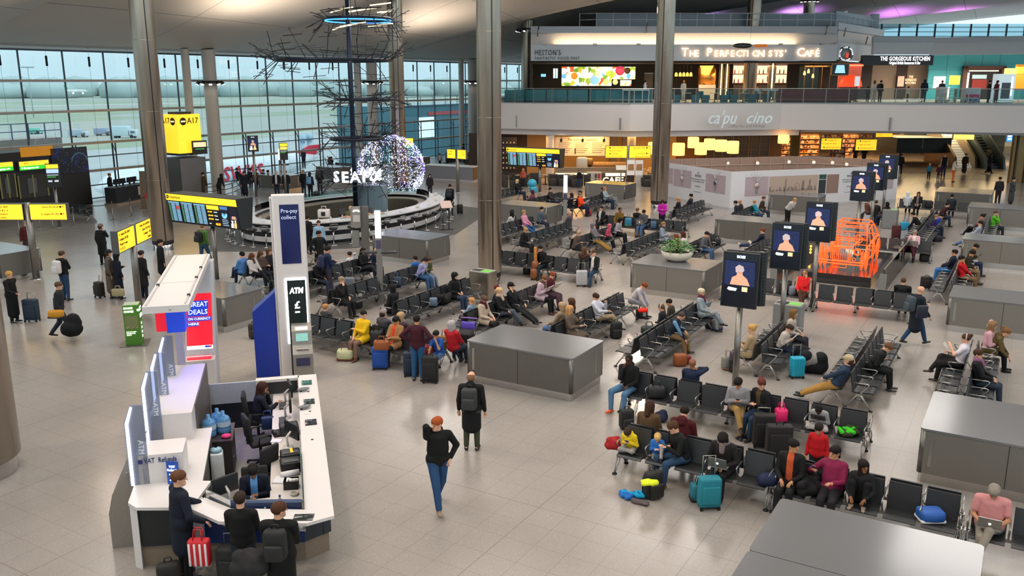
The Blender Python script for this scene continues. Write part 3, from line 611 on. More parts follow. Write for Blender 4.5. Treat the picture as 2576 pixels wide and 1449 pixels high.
# dining tables, teal armchairs
proto=None
def armchair(col):
 m=M(col,.7,var=.12);a=MB();a.rbox((0,0,.34),(.62,.6,.2),.06,4);r=[('seat',a)]
 a=MB();a.rbox((0,.28,.62),(.66,.14,.56),.06,4);r.append(('back',a))
 for s in(-1,1):a=MB();a.rbox((s*.31,0,.42),(.12,.58,.36),.05,4);r.append(('armrest',a))
 a=MB();a.box((0,0,.12),(.5,.5,.24));r.append(('base',a));return r,m
ARM,am=armchair('#26606E');armm=[(n,b.mesh(n,[am]))for n,b in ARM]
tt=MB();tt.rbox((0,0,.74),(.7,.7,.04),.015,3);ttm=tt.mesh('table_top',[M('#D8CDBD',.4)]);tl=MB();tl.cyl((0,0,.03),(0,0,.72),.04,n=8);tl.cyl((0,0,0),(0,0,.03),.25,n=16);tlm=tl.mesh('pedestal',[DARK])
for px,D in((1725,71),(1797,71),(1868,71.1),(1905,74.0)):
 X,Y=fd(px,D,5.8);t=thing('dining_table','small pale dining table behind the gallery glass','table',(X,Y,5.8),TH,'dining tables of the gallery cafe');link('table_top',ttm,t);link('pedestal',tlm,t)
 for s in(-1,1):
  t=thing('armchair','teal armchair at a dining table behind the gallery glass','armchair',(X+s*.74*math.cos(TH),Y+s*.74*math.sin(TH),5.8),TH-s*R90,'teal armchairs of the gallery cafe')
  for n,me in armm:link(n,me,t)
f=Front('waiter_station','slim white waiter station with two legs behind the gallery glass','table',1920,1957,224,262,70.8,z0=5.8);f.slab('top',M('#AEB9BE',.4),0,1,.88,1,t=.5)
for u in(.3,.75):f.slab('leg',M('#AEB9BE',.4),u,u+.08,0,.88,t=.1)
f=Front('counter','slim pale counter behind the gallery glass beside the teal banquette','counter',1566,1634,224,262,70.9,z0=5.8);f.slab('top',M('#AEB9BE',.4),0,1,.88,1,t=.5)
for u in(0,.22,.42,.72,.96):f.slab('leg',M('#AEB9BE',.4),u,u+.03,0,.88,t=.1)
# fish sculpture hanging over the cafe sign
f=Front('hanging_sculpture','large fish shaped rod sculpture with amber tail over the cafe sign','sculpture',1844,1930,108,122,73.2)
MB().ell((-.6,0,f.h/2),(.8,.25,.22),14,8).build('head',M('#4A4E52',.3,.7,var=.5),f.o);MB().rbox((.85,0,f.h/2),(1.1,.2,.24),.1,4).build('tail',M('#B9662A',.4,emit=.6),f.o);MB().cyl((0,0,f.h/2),(0,0,4.4),.01,n=4).build('wire',DARK,f.o)
# script sign on the fascia
f=Front('script_sign','silver script lettering of the coffee bar on the white gallery fascia','sign',1778,1937,280,318,66.9)
SIL=M('#C6D2D6',.3,.4,emit=.25)
sc=text("ca'pu",1.35,SIL,f.o,(-f.w/2,-.1,f.h*.55),(R90,0,0),shear=.35,ext=.08,fit=f.w*.45);text('cino',1.2,SIL,f.o,(f.w*.1,-.1,f.h*.55),(R90,0,0),shear=.35,ext=.08,fit=f.w*.4)
f.text('coffee bar and kitchen',.34,M('#8A7F7A',.5),.64,.02,fit=f.w*.57)
for px in(1372,1497,1607,1664,1882,1965,2070):
 f=Front('cove_clip','small grey bracket on the cove ledge of the cafe front','bracket',px-5,px+5,109,112,74.7,'cove brackets of the cafe front');f.slab('clip',SATIN,t=.3);f.slab('clip_base',SATIN,.3,.7,-.3,0,t=.3)
a=fd(1700,75.2,10.3);area((a[0],a[1],zd(112,75.4)),20,.15,240,'#FFD9A6',(math.radians(180-25),0,TH),'cove_light')
for px,p in((1400,120),(1560,160),(1760,260),(1900,260),(2050,200)):
 a=fd(px,79,8.8);area((a[0],a[1],8.8),3,3,p,'#FFCf94',(0,0,TH),'cafe_downlight')
for px,p in((2240,300),(2420,350),(2540,300)):
 a=fd(px,80,8.8);area((a[0],a[1],8.7),5,3,p,'#FFEBD2',(0,0,TH),'gallery_downlight')
# clerestory glazing at the far end
f=Front('window_2',None,None,2170,2800,60,106,118,kind='structure');f.slab('glazing',glass('C8E2EA',.1,'far_glass'),t=.02)
for k in range(15):f.slab('mullion',frm,k/14,k/14+.006,t=.15)
for v in(.3,.55,.8):f.slab('transom',frm,0,1,v,v+.03,t=.15)
f=Front('wall_far',None,None,1250,2170,40,130,118,kind='structure');f.slab('panel',M('#75706F',.7),t=.2)
for px,c in((2250,'#B06BD0'),(2400,'#C070D8'),(2540,'#B06BD0'),(2000,'#9A6BC0'),(1750,'#8A6BC0')):
 a=fd(px,108 if px>2100 else 96,12.5);o=spot((a[0],a[1],12.6),(a[0],a[1]+1,17),1400,130,.8,.4,c,'purple_uplight')
f=Front('strip_lamp','bright white strip lamp below the far clerestory','lamp',2274,2307,98,103,84);f.slab('tube',M('#FFF3F6',.5,emit=6),t=.1);f.slab('housing',SATIN,0,1,1,1.5,t=.14)
# ------------------------------------------------------------------ beam seating
SEATB=M('#26282B',.42,var=.1,scale=9);BACKB=M('#2B2D31',.4,var=.1,scale=9);PAD=M('#17181A',.6);ARMM=M('#AFAEAC',.28,.85,var=.04)
def ribbon(prof,w,t,x0=0.0):
 b=MB();n=len(prof);vs=[]
 for sx in(-w/2,w/2):
  for i,(y,z)in enumerate(prof):
   y0,z0=prof[max(i-1,0)];y1,z1=prof[min(i+1,n-1)];l=math.hypot(y1-y0,z1-z0);ny,nz=-(z1-z0)/l*t,(y1-y0)/l*t
   vs+=[(x0+sx,y,z),(x0+sx,y-ny,z-nz)]
 fs=[];o=2*n
 for i in range(n-1):
  a=2*i;fs+=[(a,a+2,a+o+2,a+o),(a+1,a+o+1,a+o+3,a+3),(a,a+1,a+3,a+2),(a+o,a+o+2,a+o+3,a+o+1)]
 fs+=[(0,o,o+1,1),(o-2,o-1,2*o-1,2*o-2)]
 return b.add(vs,fs)
sp=[(-.17,.425),(-.05,.412),(.1,.42),(.22,.44),(.29,.437),(.325,.405)]
bp=[(-.155,.415),(-.172,.5),(-.19,.6),(-.212,.72),(-.235,.85)]
seat_me=ribbon(sp,.505,.028).mesh('seat',[SEATB])
bk=ribbon(bp,.505,.03);back_me=bk.mesh('backrest',[BACKB])
ab=MB();ab.tube([(0,-.16,.65),(0,.17,.65),(0,.2,.635),(0,.19,.6),(0,.05,.42),(0,.0,.37)],[.012,.014,.016,.016,.016,.018],6);arm_me=ab.mesh('armrest',[ARMM])
lg=MB()
for s in(-1,1):
 for dx in(-.02,.02):lg.tube([(dx,s*.04,.37),(dx*1.5,s*.16,.2),(dx*.3,s*.275,.03)],[.016,.014,.013],6)
lg.box((0,0,.36),(.07,.12,.06));lg.tube([(0,-.09,.27),(0,.09,.27)],.012,5);leg_me=lg.mesh('leg',[ARMM])
fp_me=MB().cyl((0,0,0),(0,0,.025),.05,.045,14).mesh('foot_pad',[PAD])
PITCH=.59;BEN={}
def bench(key,ax,c,start,n,face,label):
 """ax: the world axis the row runs along; c: the other coordinate; face: +1/-1 seat side"""
 mid=start+n*PITCH/2
 if ax=='x':loc=(mid,c);rz=0 if face>0 else math.pi
 else:loc=(c,mid);rz=-R90 if face>0 else R90
 t=thing('beam_bench',label,'bench',loc,rz);BEN[key]=(ax,c,face,start,n)
 MB().box((0,0,.36),(n*PITCH+.04,.07,.06)).build('beam',SATIN,t)
 for i in range(n):
  x=(i-(n-1)/2)*PITCH;link('seat',seat_me,t,(x,0,0));link('backrest',back_me,t,(x,0,0))
 for i in range(n+1):
  link('armrest',arm_me,t,((i-n/2)*PITCH,0,0))
 for i in([0,n]if n<7 else[0,n//2,n]):
  l=link('leg',leg_me,t,((i-n/2)*PITCH,0,0))
  for s in(-1,1):link('foot_pad',fp_me,l,(0,s*.285,0))
B2=.2855
def pair(k,M_,s,n,l1,l2,ax='y'):
 bench(k+'+',ax,M_+B2,s,n,1,l1);bench(k+'-',ax,M_-B2,s,n,-1,l2)
bench('A','x',18.015,-7.62,9,-1,'long black bench with the person in orange slides at its left end')
bench('A2','x',18.585,-7.62,9,1,'black bench back to back behind the man with orange slides, bald person on it')
bench('B','x',14.93,-6.36,5,-1,'black bench holding the child in a yellow hoodie')
bench('B2','x',15.5,-6.36,5,1,'black bench back to back with the yellow hoodie child, maroon hoodie on it')
bench('C','x',14.93,-3.3,5,-1,'black bench with the woman in the magenta knit top')
bench('C2','x',15.5,-3.3,5,1,'black bench back to back with the magenta knit top, red hoodie child there')
bench('Z','x',14.93,-.24,5,-1,'black bench with the person in pink T-shirt and laptop, lower right corner')
pair('GG',-.78,20.6,8,'black bench of the person hunched in the olive parka at the right edge','black bench of the reader in white T-shirt with headphones')
pair('G',-3.17,20.7,8,'black bench of the man hunched over a phone with legs in black','black bench of the reclining man in a beige cap')
pair('F',-5.58,21.85,5,'short black bench with the turquoise suitcase in front','short black bench of the person in beige coat behind the screen pole')
pair('D',-8.5,20.75,8,'black bench of the man in navy vest and light blue sleeves','black bench of the two boys, one with headphones')
pair('E',-11.0,20.75,8,'black bench of the man in white shirt and khaki trousers','black bench of the long haired woman in dark green coat seen from behind')
pair('H',-13.85,20.6,8,'black bench of the woman in cream coat with yellow paper','black bench of the child in light blue denim jacket')
pair('K',-16.45,20.6,7,'black bench with a heap of black coats and bags on it','black bench of the hooded person in black')
pair('L',-19.2,20.7,8,'black bench of the grey haired man with hand at his mouth','black bench behind the person leaning forward in the lilac top')
pair('MM',-21.85,20.7,8,'black bench of the woman in black looking at her phone','black bench of the child in the striped hood')
pair('HH',-24.7,22.35,5,'black bench of the two long haired women left of the white tower','black bench of the man in light blue shirt crossing his legs')
pair('P',-19.05,32.9,8,'long empty black bench beside the large column, reader at its near end','black bench back to back with the row of the reader near the large column')
pair('O',-21.45,34.0,7,'black bench of the person in pink jumper','black bench back to back with the pink jumper, facing the plinth')
pair('Q',-16.75,33.3,7,'black bench of the person in grey hood with tan trousers','black bench back to back behind the tan trousers')
pair('R',-14.3,33.2,7,'black bench of the woman in grey coat and scarf with a phone','black bench back to back with the grey coat and scarf')
pair('W',-12.0,33.2,8,'black bench behind the planted white bowl','black bench back to back behind the planted white bowl')
pair('X',-9.6,34.5,6,'black bench beyond the reader with raised legs','black bench of the reader with raised legs on a red case')
pair('V',-16.1,43.9,8,'black bench beside the hoarding, empty seats toward the orange car','black bench beside the hoarding with two people facing the column')
pair('S',-22.15,44.5,7,'black bench of the person in orange jumper','black bench back to back with the orange jumper')
pair('SO',-24.75,43.5,7,'brownish bench behind the light blue pushchair','brownish bench facing the coffee bar')
bench('U','y',-28.4,45.5,6,1,'black bench left of the light blue pushchair with the blonde woman')
pair('Y',-12.95,43.8,7,'black bench with the teal jacket child by the hoarding','black bench by the hoarding with two people slumped')
pair('CC',-4.2,42.6,7,'black bench of the person in royal blue jumper leaning forward','black bench with the light blue bag in front, armrests in a row')
pair('C4',-4.2,47.0,7,'black bench beyond the royal blue jumper','black bench of the stooping person in black reaching down')
pair('DD',-1.65,45.0,8,'black bench of the man in lime green jacket','black bench of the woman with crossed legs in jeans')
pair('EE',-2.03,32.7,9,'black bench of the man in red jumper by the plinth','black bench of the man in navy jacket with blue jeans')
bench('J','x',17.94,-18.4,9,-1,'black bench of the woman in yellow jacket')
bench('J2','x',18.51,-18.4,9,1,'black bench back to back with the woman in yellow jacket')
bench('N','x',29.25,-18.55,8,-1,'black bench with the guitar case leaning on it')
bench('N2','x',29.82,-18.55,8,1,'black bench back to back behind the guitar case')
bench('T','x',40.1,-18.9,8,-1,'black bench of the person in mustard coat')
bench('T2','x',40.67,-18.9,8,1,'black bench back to back with the mustard coat')
bench('AA','x',40.35,-6.25,5,-1,'black bench of the person in pink jacket reading a paper')
bench('BB','x',54.7,-6.5,3,-1,'black bench of the woman with open black coat and white bag')
bench('B4','x',54.7,-4.65,5,-1,'black bench in front of the far plinth, one person seen from behind')
bench('FF','x',29.68,-8.95,5,-1,'black bench of the man in red T-shirt')
bench('F2','x',29.68,-5.78,5,-1,'empty black bench in front of the orange car plinth')
bench('GT','x',44.9,-50.3,6,-1,'black bench by the glass wall under the tail lettering of the aircraft')
bench('G2','x',55.5,-50.3,7,-1,'black bench by the glass wall behind the far plinth')
bench('LB','x',28.9,-46.2,4,-1,'black bench with reserved seat notices beside the dark gate wall')
bench('RB','y',-44.9,63.9,4,-1,'black bench on the raised platform near the far corner')
bench('R3','y',-46.0,70.5,4,-1,'black bench on the raised platform behind the column')
# the plinths (air supply boxes)
pm_,nt,bs=nodes_of('perforated_metal',.45,.55)
tc=nt.nodes.new('ShaderNodeTexCoord');vo=nt.nodes.new('ShaderNodeTexVoronoi');vo.inputs['Scale'].default_value=55;vo.inputs['Randomness'].default_value=0;nt.links.new(tc.outputs['Object'],vo.inputs['Vector'])
ls=nt.nodes.new('ShaderNodeMath');ls.operation='LESS_THAN';ls.inputs[1].default_value=.38;nt.links.new(vo.outputs['Distance'],ls.inputs[0])
mx=nt.nodes.new('ShaderNodeMix');mx.data_type='RGBA';mx.inputs[6].default_value=lin('#827F7A');mx.inputs[7].default_value=lin('#3C3B39');nt.links.new(ls.outputs[0],mx.inputs[0]);nt.links.new(mx.outputs[2],bs.inputs['Base Color'])
TOPM=M('#7F8084',.16,.35,var=.05,scale=.8);EDGE=M('#6E6D6B',.35,.8,var=.05)
def rrect(x0,x1,y0,y1,r,n=4):
 p=[]
 for cx,cy,a in((x1-r,y1-r,0),(x0+r,y1-r,R90),(x0+r,y0+r,math.pi),(x1-r,y0+r,3*R90)):
  for k in range(n+1):p.append((cx+r*math.cos(a+R90*k/n),cy+r*math.sin(a+R90*k/n)))
 return p
def plinth(x0,x1,y0,y1,label,h=1.1,seam=True,slit=True):
 w,d=x1-x0,y1-y0;t=thing('plinth_unit',label,'plinth',((x0+x1)/2,(y0+y1)/2));a,b=w/2,d/2
 MB().prism(rrect(-a+.03,a-.03,-b+.03,b-.03,.06),0,.2).build('kick_plate',CHROME,t)
 MB().prism(rrect(-a,a,-b,b,.07),.2,h-.04).build('perforated_body',pm_,t)
 MB().prism(rrect(-a-.012,a+.012,-b-.012,b+.012,.08),h-.04,h).build('top_panel',TOPM,t)
 for sx in(-1,1):
  for sy in(-1,1):MB().cyl((sx*(a-.055),sy*(b-.055),.2),(sx*(a-.055),sy*(b-.055),h-.04),.062,n=14).build('corner_post',EDGE,t)
 if seam:
  MB().span((-.006,-b-.004,.2),(.006,-b,h-.04)).build('seam',DARK,t)
 if slit:
  MB().span((-a+.17,-b-.006,.35),(-a+.23,-b,.92)).build('light_slot',ALU,t);MB().span((a,.45*b,.35),(a+.006,.45*b+.06,.92)).build('light_slot',ALU,t)
for a in(((-11.85,-8.85,17.7,19.45),'grey perforated plinth in the middle of the floor, column reflected in its top'),((-23.6,-20.6,17.58,19.22),'grey perforated plinth between the white canopy kiosk and the blue tower'),((-24.05,-21.15,28.75,30.45),'grey perforated plinth in front of the seafood bar'),((-12.12,-9.35,28.8,30.85),'grey perforated plinth carrying the white bowl of green plants'),((-2.8,.02,11.24,13.04),'grey plinth filling the lower right corner, farther half'),((-2.8,.02,9.3,11.2),'grey plinth filling the lower right corner, nearer half'),((-1.25,1.7,17.3,19.64),'grey plinth at the right edge beside the olive parka'),((-1.76,1.2,29.1,30.9),'grey plinth at the right edge beside the man in red jumper'),((-2.2,.7,40.4,42.2),'grey plinth at the right edge with a purple notice on top'),((-2.7,.3,51.2,53.4),'grey plinth behind the man in lime green jacket'),((-4.85,-1.9,57.4,60.2),'low looking plinth with gleaming top before the far stairs'),((-12.75,-9.9,40.4,42.15),'grey plinth behind the reader with raised legs'),((-13.0,-10.2,51.0,52.9),'grey plinth against the white watch hoarding'),((-24.5,-21.45,39.6,41.4),'grey plinth reflecting the small departures board'),((-24.75,-21.95,50.9,52.7),'grey plinth in front of the coffee bar'),((-46.6,-44.2,43.7,45.6),'pale topped plinth by the gate seats, behind two standing men'),((-47.4,-45.0,50.3,51.8),'pale topped plinth by the glass wall left of the globe'),((-35.9,-33.2,17.9,19.6),'dark plinth with orange edge cut by the left edge')):
 plinth(*a[0],a[1])
# ------------------------------------------------------------------ currency and tax refund kiosk
KN=(-8.45,8.94);R45=math.pi/4;KC=math.cos(R45)
def K(x,y,z=0.0):return(KN[0]+x*KC-y*KC,KN[1]+x*KC+y*KC,z)
KW=M('#D8D3D3',.3,var=.02);KG=M('#8E8A87',.5,.2);KB=M('#10306E',.45);KD=M('#1C242C',.5);KBR=M('#8A7C6C',.5,.3)
kk=thing('currency_kiosk','white U shaped currency and tax refund kiosk in the left foreground','kiosk',K(0,0),R45)
def kp(name,mat,poly,z0,z1,label=None,par=None):return MB().prism(poly,z0,z1).build(name,mat,par or kk,label=label)
kp('counter_top',KW,[(-.40,6.85),(0,6.85),(.03,.07),(-.38,-.07),(-1.65,.31),(-2.12,.87),(-1.92,1.18),(-1.5,.7),(-.40,.38)],1.05,1.1)
kp('counter_top',KW,[(-2.09,.87),(-2.91,1.07),(-3.06,1.28),(-3.08,6.9),(-2.3,6.9),(-2.3,4.15),(-2.02,4.15),(-2.0,1.8),(-1.86,1.76)],1.055,1.105)
kp('desk_top',M('#CFC8C4',.4,var=.03),[(-.95,6.7),(-.4,6.7),(-.4,.4),(-1.5,.72),(-1.9,1.2),(-1.85,1.62),(-.95,1.62)],.72,.76)
for a in([(-.03,6.8),(0,.98),(-.12,.9),(-.14,6.8)],[(0,.98),(-.42,.74),(-.42,.86),(-.08,1.06)]):kp('front_panel',M('#232B34',.45),a,.36,1.05)
kp('front_panel',KB,[(-.42,.72),(-1.95,1.08),(-1.93,1.2),(-.42,.84)],.36,1.05,'royal blue front panel')
kp('front_panel',M('#161D1E',.4),[(-2.12,1.12),(-2.9,1.2),(-2.9,1.3),(-2.1,1.22)],.36,1.05)
kp('kick_panel',KBR,[(-.06,6.8),(-.04,1.02),(-.42,.8),(-1.95,1.14),(-1.95,1.3),(-.42,.95),(-.2,1.05),(-.2,6.8)],0,.36)
kp('kick_panel',KBR,[(-2.1,1.18),(-2.95,1.26),(-2.95,1.36),(-2.1,1.28)],0,.36)
kp('side_panel',KW,[(-3.08,6.8),(-3.04,1.25),(-2.92,1.15),(-2.92,1.4),(-2.98,6.8)],0,1.055)
kp('side_panel',KW,[(-2.12,.95),(-1.96,1.02),(-1.96,1.3),(-2.12,1.24)],0,1.055)
kp('inner_wall',M('#55504D',.45,.3),[(-2.04,4.1),(-2.0,1.85),(-2.08,1.85),(-2.12,4.1)],0,1.055);kp('inner_wall',M('#6B6560',.4,.3),[(-2.28,6.7),(-2.28,4.15),(-2.36,4.15),(-2.36,6.7)],0,1.6)
kp('inner_wall',KD,[(-.16,6.7),(-.16,.95),(-.22,.95),(-.22,6.7)],0,.72)
# stepped boxes on the left counter
kp('refund_block',KW,rrect(-3.0,-2.28,1.9,2.52,.03),1.105,1.6)
kp('display_block',KW,rrect(-3.03,-2.3,3.66,6.6,.03),1.105,1.62)
text('VAT  Refunds',.125,M('#23306E',.5),kk,(-2.88,1.893,1.5),(R90,0,0),fit=.5);MB().span((-2.97,1.892,1.46),(-2.9,1.9,1.53)).build('refund_emblem',M('#23306E',.5),kk)
MB().span((-2.5,1.892,1.24),(-2.4,1.9,1.3)).build('brand_strip',M('#23306E',.5),kk);MB().span((-2.4,1.892,1.24),(-2.33,1.9,1.3)).build('brand_strip',M('#C8283A',.5),kk)
# gate and far cabinet
kp('gate',M('#A9AFC2',.35),[(-2.26,6.74),(-1.3,6.74),(-1.3,6.8),(-2.26,6.8)],.62,1.08);kp('gate',M('#121A26',.4),[(-2.26,6.75),(-1.3,6.75),(-1.3,6.8),(-2.26,6.8)],.03,.62);kp('gate_post',M('#A6A09C',.4),[(-2.4,6.7),(-2.26,6.7),(-2.26,6.85),(-2.4,6.85)],0,1.1)
kp('far_cabinet',KW,[(-1.3,6.7),(-.38,6.7),(-.38,6.88),(-1.3,6.88)],0,1.1);MB().span((-1.25,6.68,.78),(-.42,6.7,1.04)).build('cabinet_recess',M('#26282C',.5),kk);MB().span((-1.2,6.66,.86),(-1.08,6.68,1.0)).build('socket_plate',KW,kk)
# screens let into the counter top
for x,y,c in((-.22,6.3,'#1E5A50'),(-.2,5.1,'#25302F'),(-.2,3.95,'#202629')):
 MB().rbox((x,y,1.105),(.22,.3,.014),.006,3).build('counter_screen',M(c,.12),kk)
MB().rbox((-.42,.12,1.105),(.3,.2,.014),.006,3,rz=-.2).build('counter_screen',M('#2A2E30',.12),kk)
for y in(5.72,4.55,3.1):MB().cyl((-.2,y,1.1),(-.2,y,1.106),.025,n=12).build('cable_port',DARK,kk)
# glass screens round the refund clerk
KGL=glass('D6E4E2',.12,'counter_glass')
g=MB()
for a,b_ in(((-.42,2.6),(-.42,.42)),((-.42,.42),(-1.5,.74)),((-1.5,.74),(-1.9,1.22))):g.quad([a+(.76,),b_+(.76,),b_+(1.22,),a+(1.22,)])
g.build('counter_glass',KGL,kk);MB().box((-.42,.42,1.0),(.035,.035,.5)).build('glass_post',SATIN,kk)
MB().tube([(-.42,2.6,1.22),(-.42,.42,1.22),(-1.5,.74,1.22),(-1.9,1.22,1.22)],.008,4).build('glass_edge',M('#5C7A76',.3),kk)
# lit fins between the cash machines of the outer side
LED=M('#F4F8FF',.5,emit=3.2,var=0)
for y in(1.9,3.62,4.75,5.9):
 zb_=1.105 if y<3 else 1.15
 f=MB().add([(-3.1,y-.02,zb_),(-3.05,y-.02,zb_),(-3.05,y-.02,2.16),(-2.97,y-.02,2.44),(-3.0,y-.02,2.46),(-3.1,y-.02,2.18)],[(0,1,2,5),(5,2,3,4)]).build('lit_edge',LED,kk)
 pg=[(-3.12,zb_),(-2.82,zb_),(-2.82,2.46),(-3.01,2.47),(-3.12,2.19)]
 b=MB();b.add([(a,y,z)for a,z in pg]+[(a,y+.05,z)for a,z in pg],[(0,1,2,3,4),(9,8,7,6,5)]+[(i,5+i,5+(i+1)%5,(i+1)%5)for i in range(5)]);b.build('fin_panel',glass('B9C0D6',.2,'fin_glass',.05,.35),kk)
 text('ATM',.12,M('#E8ECF4',.5),kk,(-2.9,y-.004,1.75),(R90,R90,0),align='CENTER')
c=MB();pr_=[(-3.5,0),(-3.5,.62),(-3.42,.95),(-3.25,1.2),(-3.05,1.42),(-3.05,0)]
c.add([(a,1.95,z)for a,z in pr_]+[(a,2.05,z)for a,z in pr_],[(0,1,2,3,4,5),(11,10,9,8,7,6)]+[(i,6+i,6+(i+1)%6,(i+1)%6)for i in range(6)]);c.build('curved_side',M('#8B857E',.4,.3),kk)
for y0,y1 in((2.1,3.55),(3.7,4.7),(4.8,5.85)):
 b=MB();b.add([(a,y0,z)for a,z in pr_[:5]]+[(a,y1,z)for a,z in pr_[:5]],[(i,5+i,6+i,1+i)for i in range(4)]);b.build('cash_machine_front',M('#6E6A68',.4,.2),kk)
MB().span((-3.5,2.05,0),(-3.08,6.2,.1)).build('cash_machine_base',KD,kk)
# canopy tower with advertising screens
ct=thing('advert_canopy','white flat canopy on a sloping advertising tower at the far end of the kiosk','canopy',K(-2.85,8.6),R45)
def cp(name,mat,a,b):return MB().span((a[0]+2.85,a[1]-8.6,a[2]),(b[0]+2.85,b[1]-8.6,b[2])).build(name,mat,ct)
cp('roof_slab',KW,(-3.27,5.48,3.06),(-2.4,10.85,3.2));
for x in(-3.2,-2.47):cp('roof_rail',M('#B7B2B0',.4),(x-.015,5.55,3.2),(x+.015,10.8,3.225))
for x,y in((-3.2,7.3),(-2.47,6.2),(-2.47,7.9),(-2.47,9.0)):cp('rail_clip',KD,(x-.03,y,3.2),(x+.03,y+.06,3.25))
cp('roof_joint',M('#A8A3A1',.5),(-3.24,7.6,3.2),(-2.43,7.615,3.204));MB().cyl((.1,-3.14,3.13),(.1,-3.12,3.13),.02,n=10).build('fixing',CHROME,ct)
b=MB();tw=[(9.3,.95),(10.55,3.06),(10.9,3.06),(9.9,0),(9.3,0)]
b.add([(-3.02+2.85,y-8.6,z)for y,z in tw]+[(-2.32+2.85,y-8.6,z)for y,z in tw],[(4,3,2,1,0),(5,6,7,8,9)]+[(i,(i+1)%5,5+(i+1)%5,5+i)for i in range(5)]);b.build('tower',M('#B9BCC4',.4),ct)
RED=M('#E0182E',.4,emit=.75,var=0);BLU=M('#1B3FC4',.4,emit=.55,var=.05);WTX=M('#FFFFFF',.5,emit=1.2,var=0)
def onslab(t,x,z):
 y=9.3+(z-.95)/(3.06-.95)*1.25;return(x+2.85,y-8.6-.012,z)
sl=math.atan2(3.06-.95,1.25)
def slq(name,mat,x0,x1,z0,z1,off=.0):
 p=[onslab(0,x0,z0),onslab(0,x1,z0),onslab(0,x1,z1),onslab(0,x0,z1)];nv=(0,-math.sin(sl)*off,math.cos(sl)*off)
 return MB().quad([(a[0],a[1]+nv[1],a[2]+nv[2])for a in p]).build(name,mat,ct)
slq('advert_screen',RED,-2.98,-2.38,1.2,2.35);slq('advert_footer',M('#F2F2F2',.5,emit=.8),-2.98,-2.38,1.12,1.2);slq('advert_logo',BLU,-2.56,-2.46,1.15,1.19,.004);slq('advert_logo',RED,-2.46,-2.41,1.15,1.19,.004)
for s,z,w,h in(('GREAT',2.1,.5,.2),('DEALS',1.93,.48,.2),('ON CURRENCY',1.78,.56,.1),('HERE',1.67,.26,.1)):
 slq('text_band',BLU,-2.96,-2.96+w,z-h*.45,z+h*.45,.004);p=onslab(0,-2.94,z);text(s,h*.85,WTX,ct,(p[0],p[1]-.01,p[2]+.006),(sl,0,0),fit=w*.92)
cp('lower_screen',RED,(-2.96,9.0,.98),(-2.4,9.28,1.0));cp('lower_screen_frame',KW,(-3.02,8.9,.0),(-2.32,9.3,.975));cp('screen_band',M('#C7D8E4',.3,emit=.4),(-2.96,9.16,1.0),(-2.4,9.22,1.005))
cp('post',M('#B9B4D6',.4),(-2.98,7.55,0),(-2.82,7.7,3.06))  # white post, the purple light on it put into its lilac colour
cp('hanging_screen',RED,(-3.17,6.35,2.45),(-2.93,6.42,2.98));cp('hanging_screen',BLU,(-2.93,6.1,2.48),(-2.58,6.5,3.0));cp('inner_bin',KW,(-2.3,6.9,0),(-2.1,7.4,.7))
# tower with cash machine
at_=thing('cash_machine_tower','tall white tower with dark blue screen and cash machine behind the kiosk','tower',K(-.42,10.2),R45)
b=MB();b.prism(rrect(-.38,.42,-.12,.3,.05),0,4.72);b.build('tower_body',KW,at_);MB().prism(rrect(-.43,-.38,-.05,.28,.02),0,4.66).build('edge_strip',M('#C4C0C2',.4),at_)
NB=M('#0A1550',.15,emit=.12,var=.5,scale=.9)
MB().prism(rrect(-.2,.27,-.01,.01,.009),3.0,4.5).build('blue_screen',NB,at_,(0,-.125,0));text('Pre-pay',.14,M('#C9D3F2',.5,emit=.5),at_,(-.17,-.145,4.34),(R90,0,0),fit=.4);text('collect',.14,M('#C9D3F2',.5,emit=.5),at_,(-.17,-.145,4.18),(R90,0,0),fit=.36)
MB().span((-.17,-.14,.9),(.35,-.12,2.62)).build('halo_light',LED,at_);MB().span((-.12,-.17,.0),(.33,-.14,2.57)).build('dark_panel',M('#0D1F1E',.25),at_)
text('ATM',.2,WTX,at_,(.1,-.18,2.3),(R90,0,0),align='CENTER',shear=.15,off=.012,fit=.36);text('£',.26,WTX,at_,(.1,-.18,1.92),(R90,0,0),align='CENTER',off=.008);MB().span((.04,-.185,1.72),(.16,-.17,1.76)).build('lettering',WTX,at_)
cmg=M('#8F8B86',.4,.4);b=MB();pf=[(-.18,0),(-.62,0),(-.66,.75),(-.5,.95),(-.42,1.3),(-.3,1.42),(-.18,1.45)]
b.add([(-.08,y,z)for y,z in pf]+[(.42,y,z)for y,z in pf],[tuple(range(7)),tuple(range(13,6,-1))]+[(i,7+i,7+(i+1)%7,(i+1)%7)for i in range(7)]);b.build('cash_machine',cmg,at_)
MB().box((.17,-.475,1.15),(.3,.02,.2),tilt=-.25).build('machine_screen',M('#7FB8AE',.3,emit=.5),at_);MB().box((.17,-.38,1.36),(.3,.02,.08),tilt=-.8).build('machine_lamp',M('#FFF0C8',.5,emit=2.5),at_);MB().box((.17,-.59,.86),(.3,.1,.02),tilt=-.7).build('keypad',M('#B9B5AE',.4),at_);MB().span((.0,-.68,.45),(.34,-.645,.65)).build('leaflet_holder',M('#2B2D52',.5),at_)
b=MB();wp=[(-1.02,0),(-.44,0),(-.44,2.25),(-1.02,1.75)];b.add([(x,.02,z)for x,z in wp]+[(x,.5,z)for x,z in wp],[(0,1,2,3),(7,6,5,4)]+[(i,4+i,4+(i+1)%4,(i+1)%4)for i in range(4)]);b.build('blue_wing',M('#16349C',.35),at_)
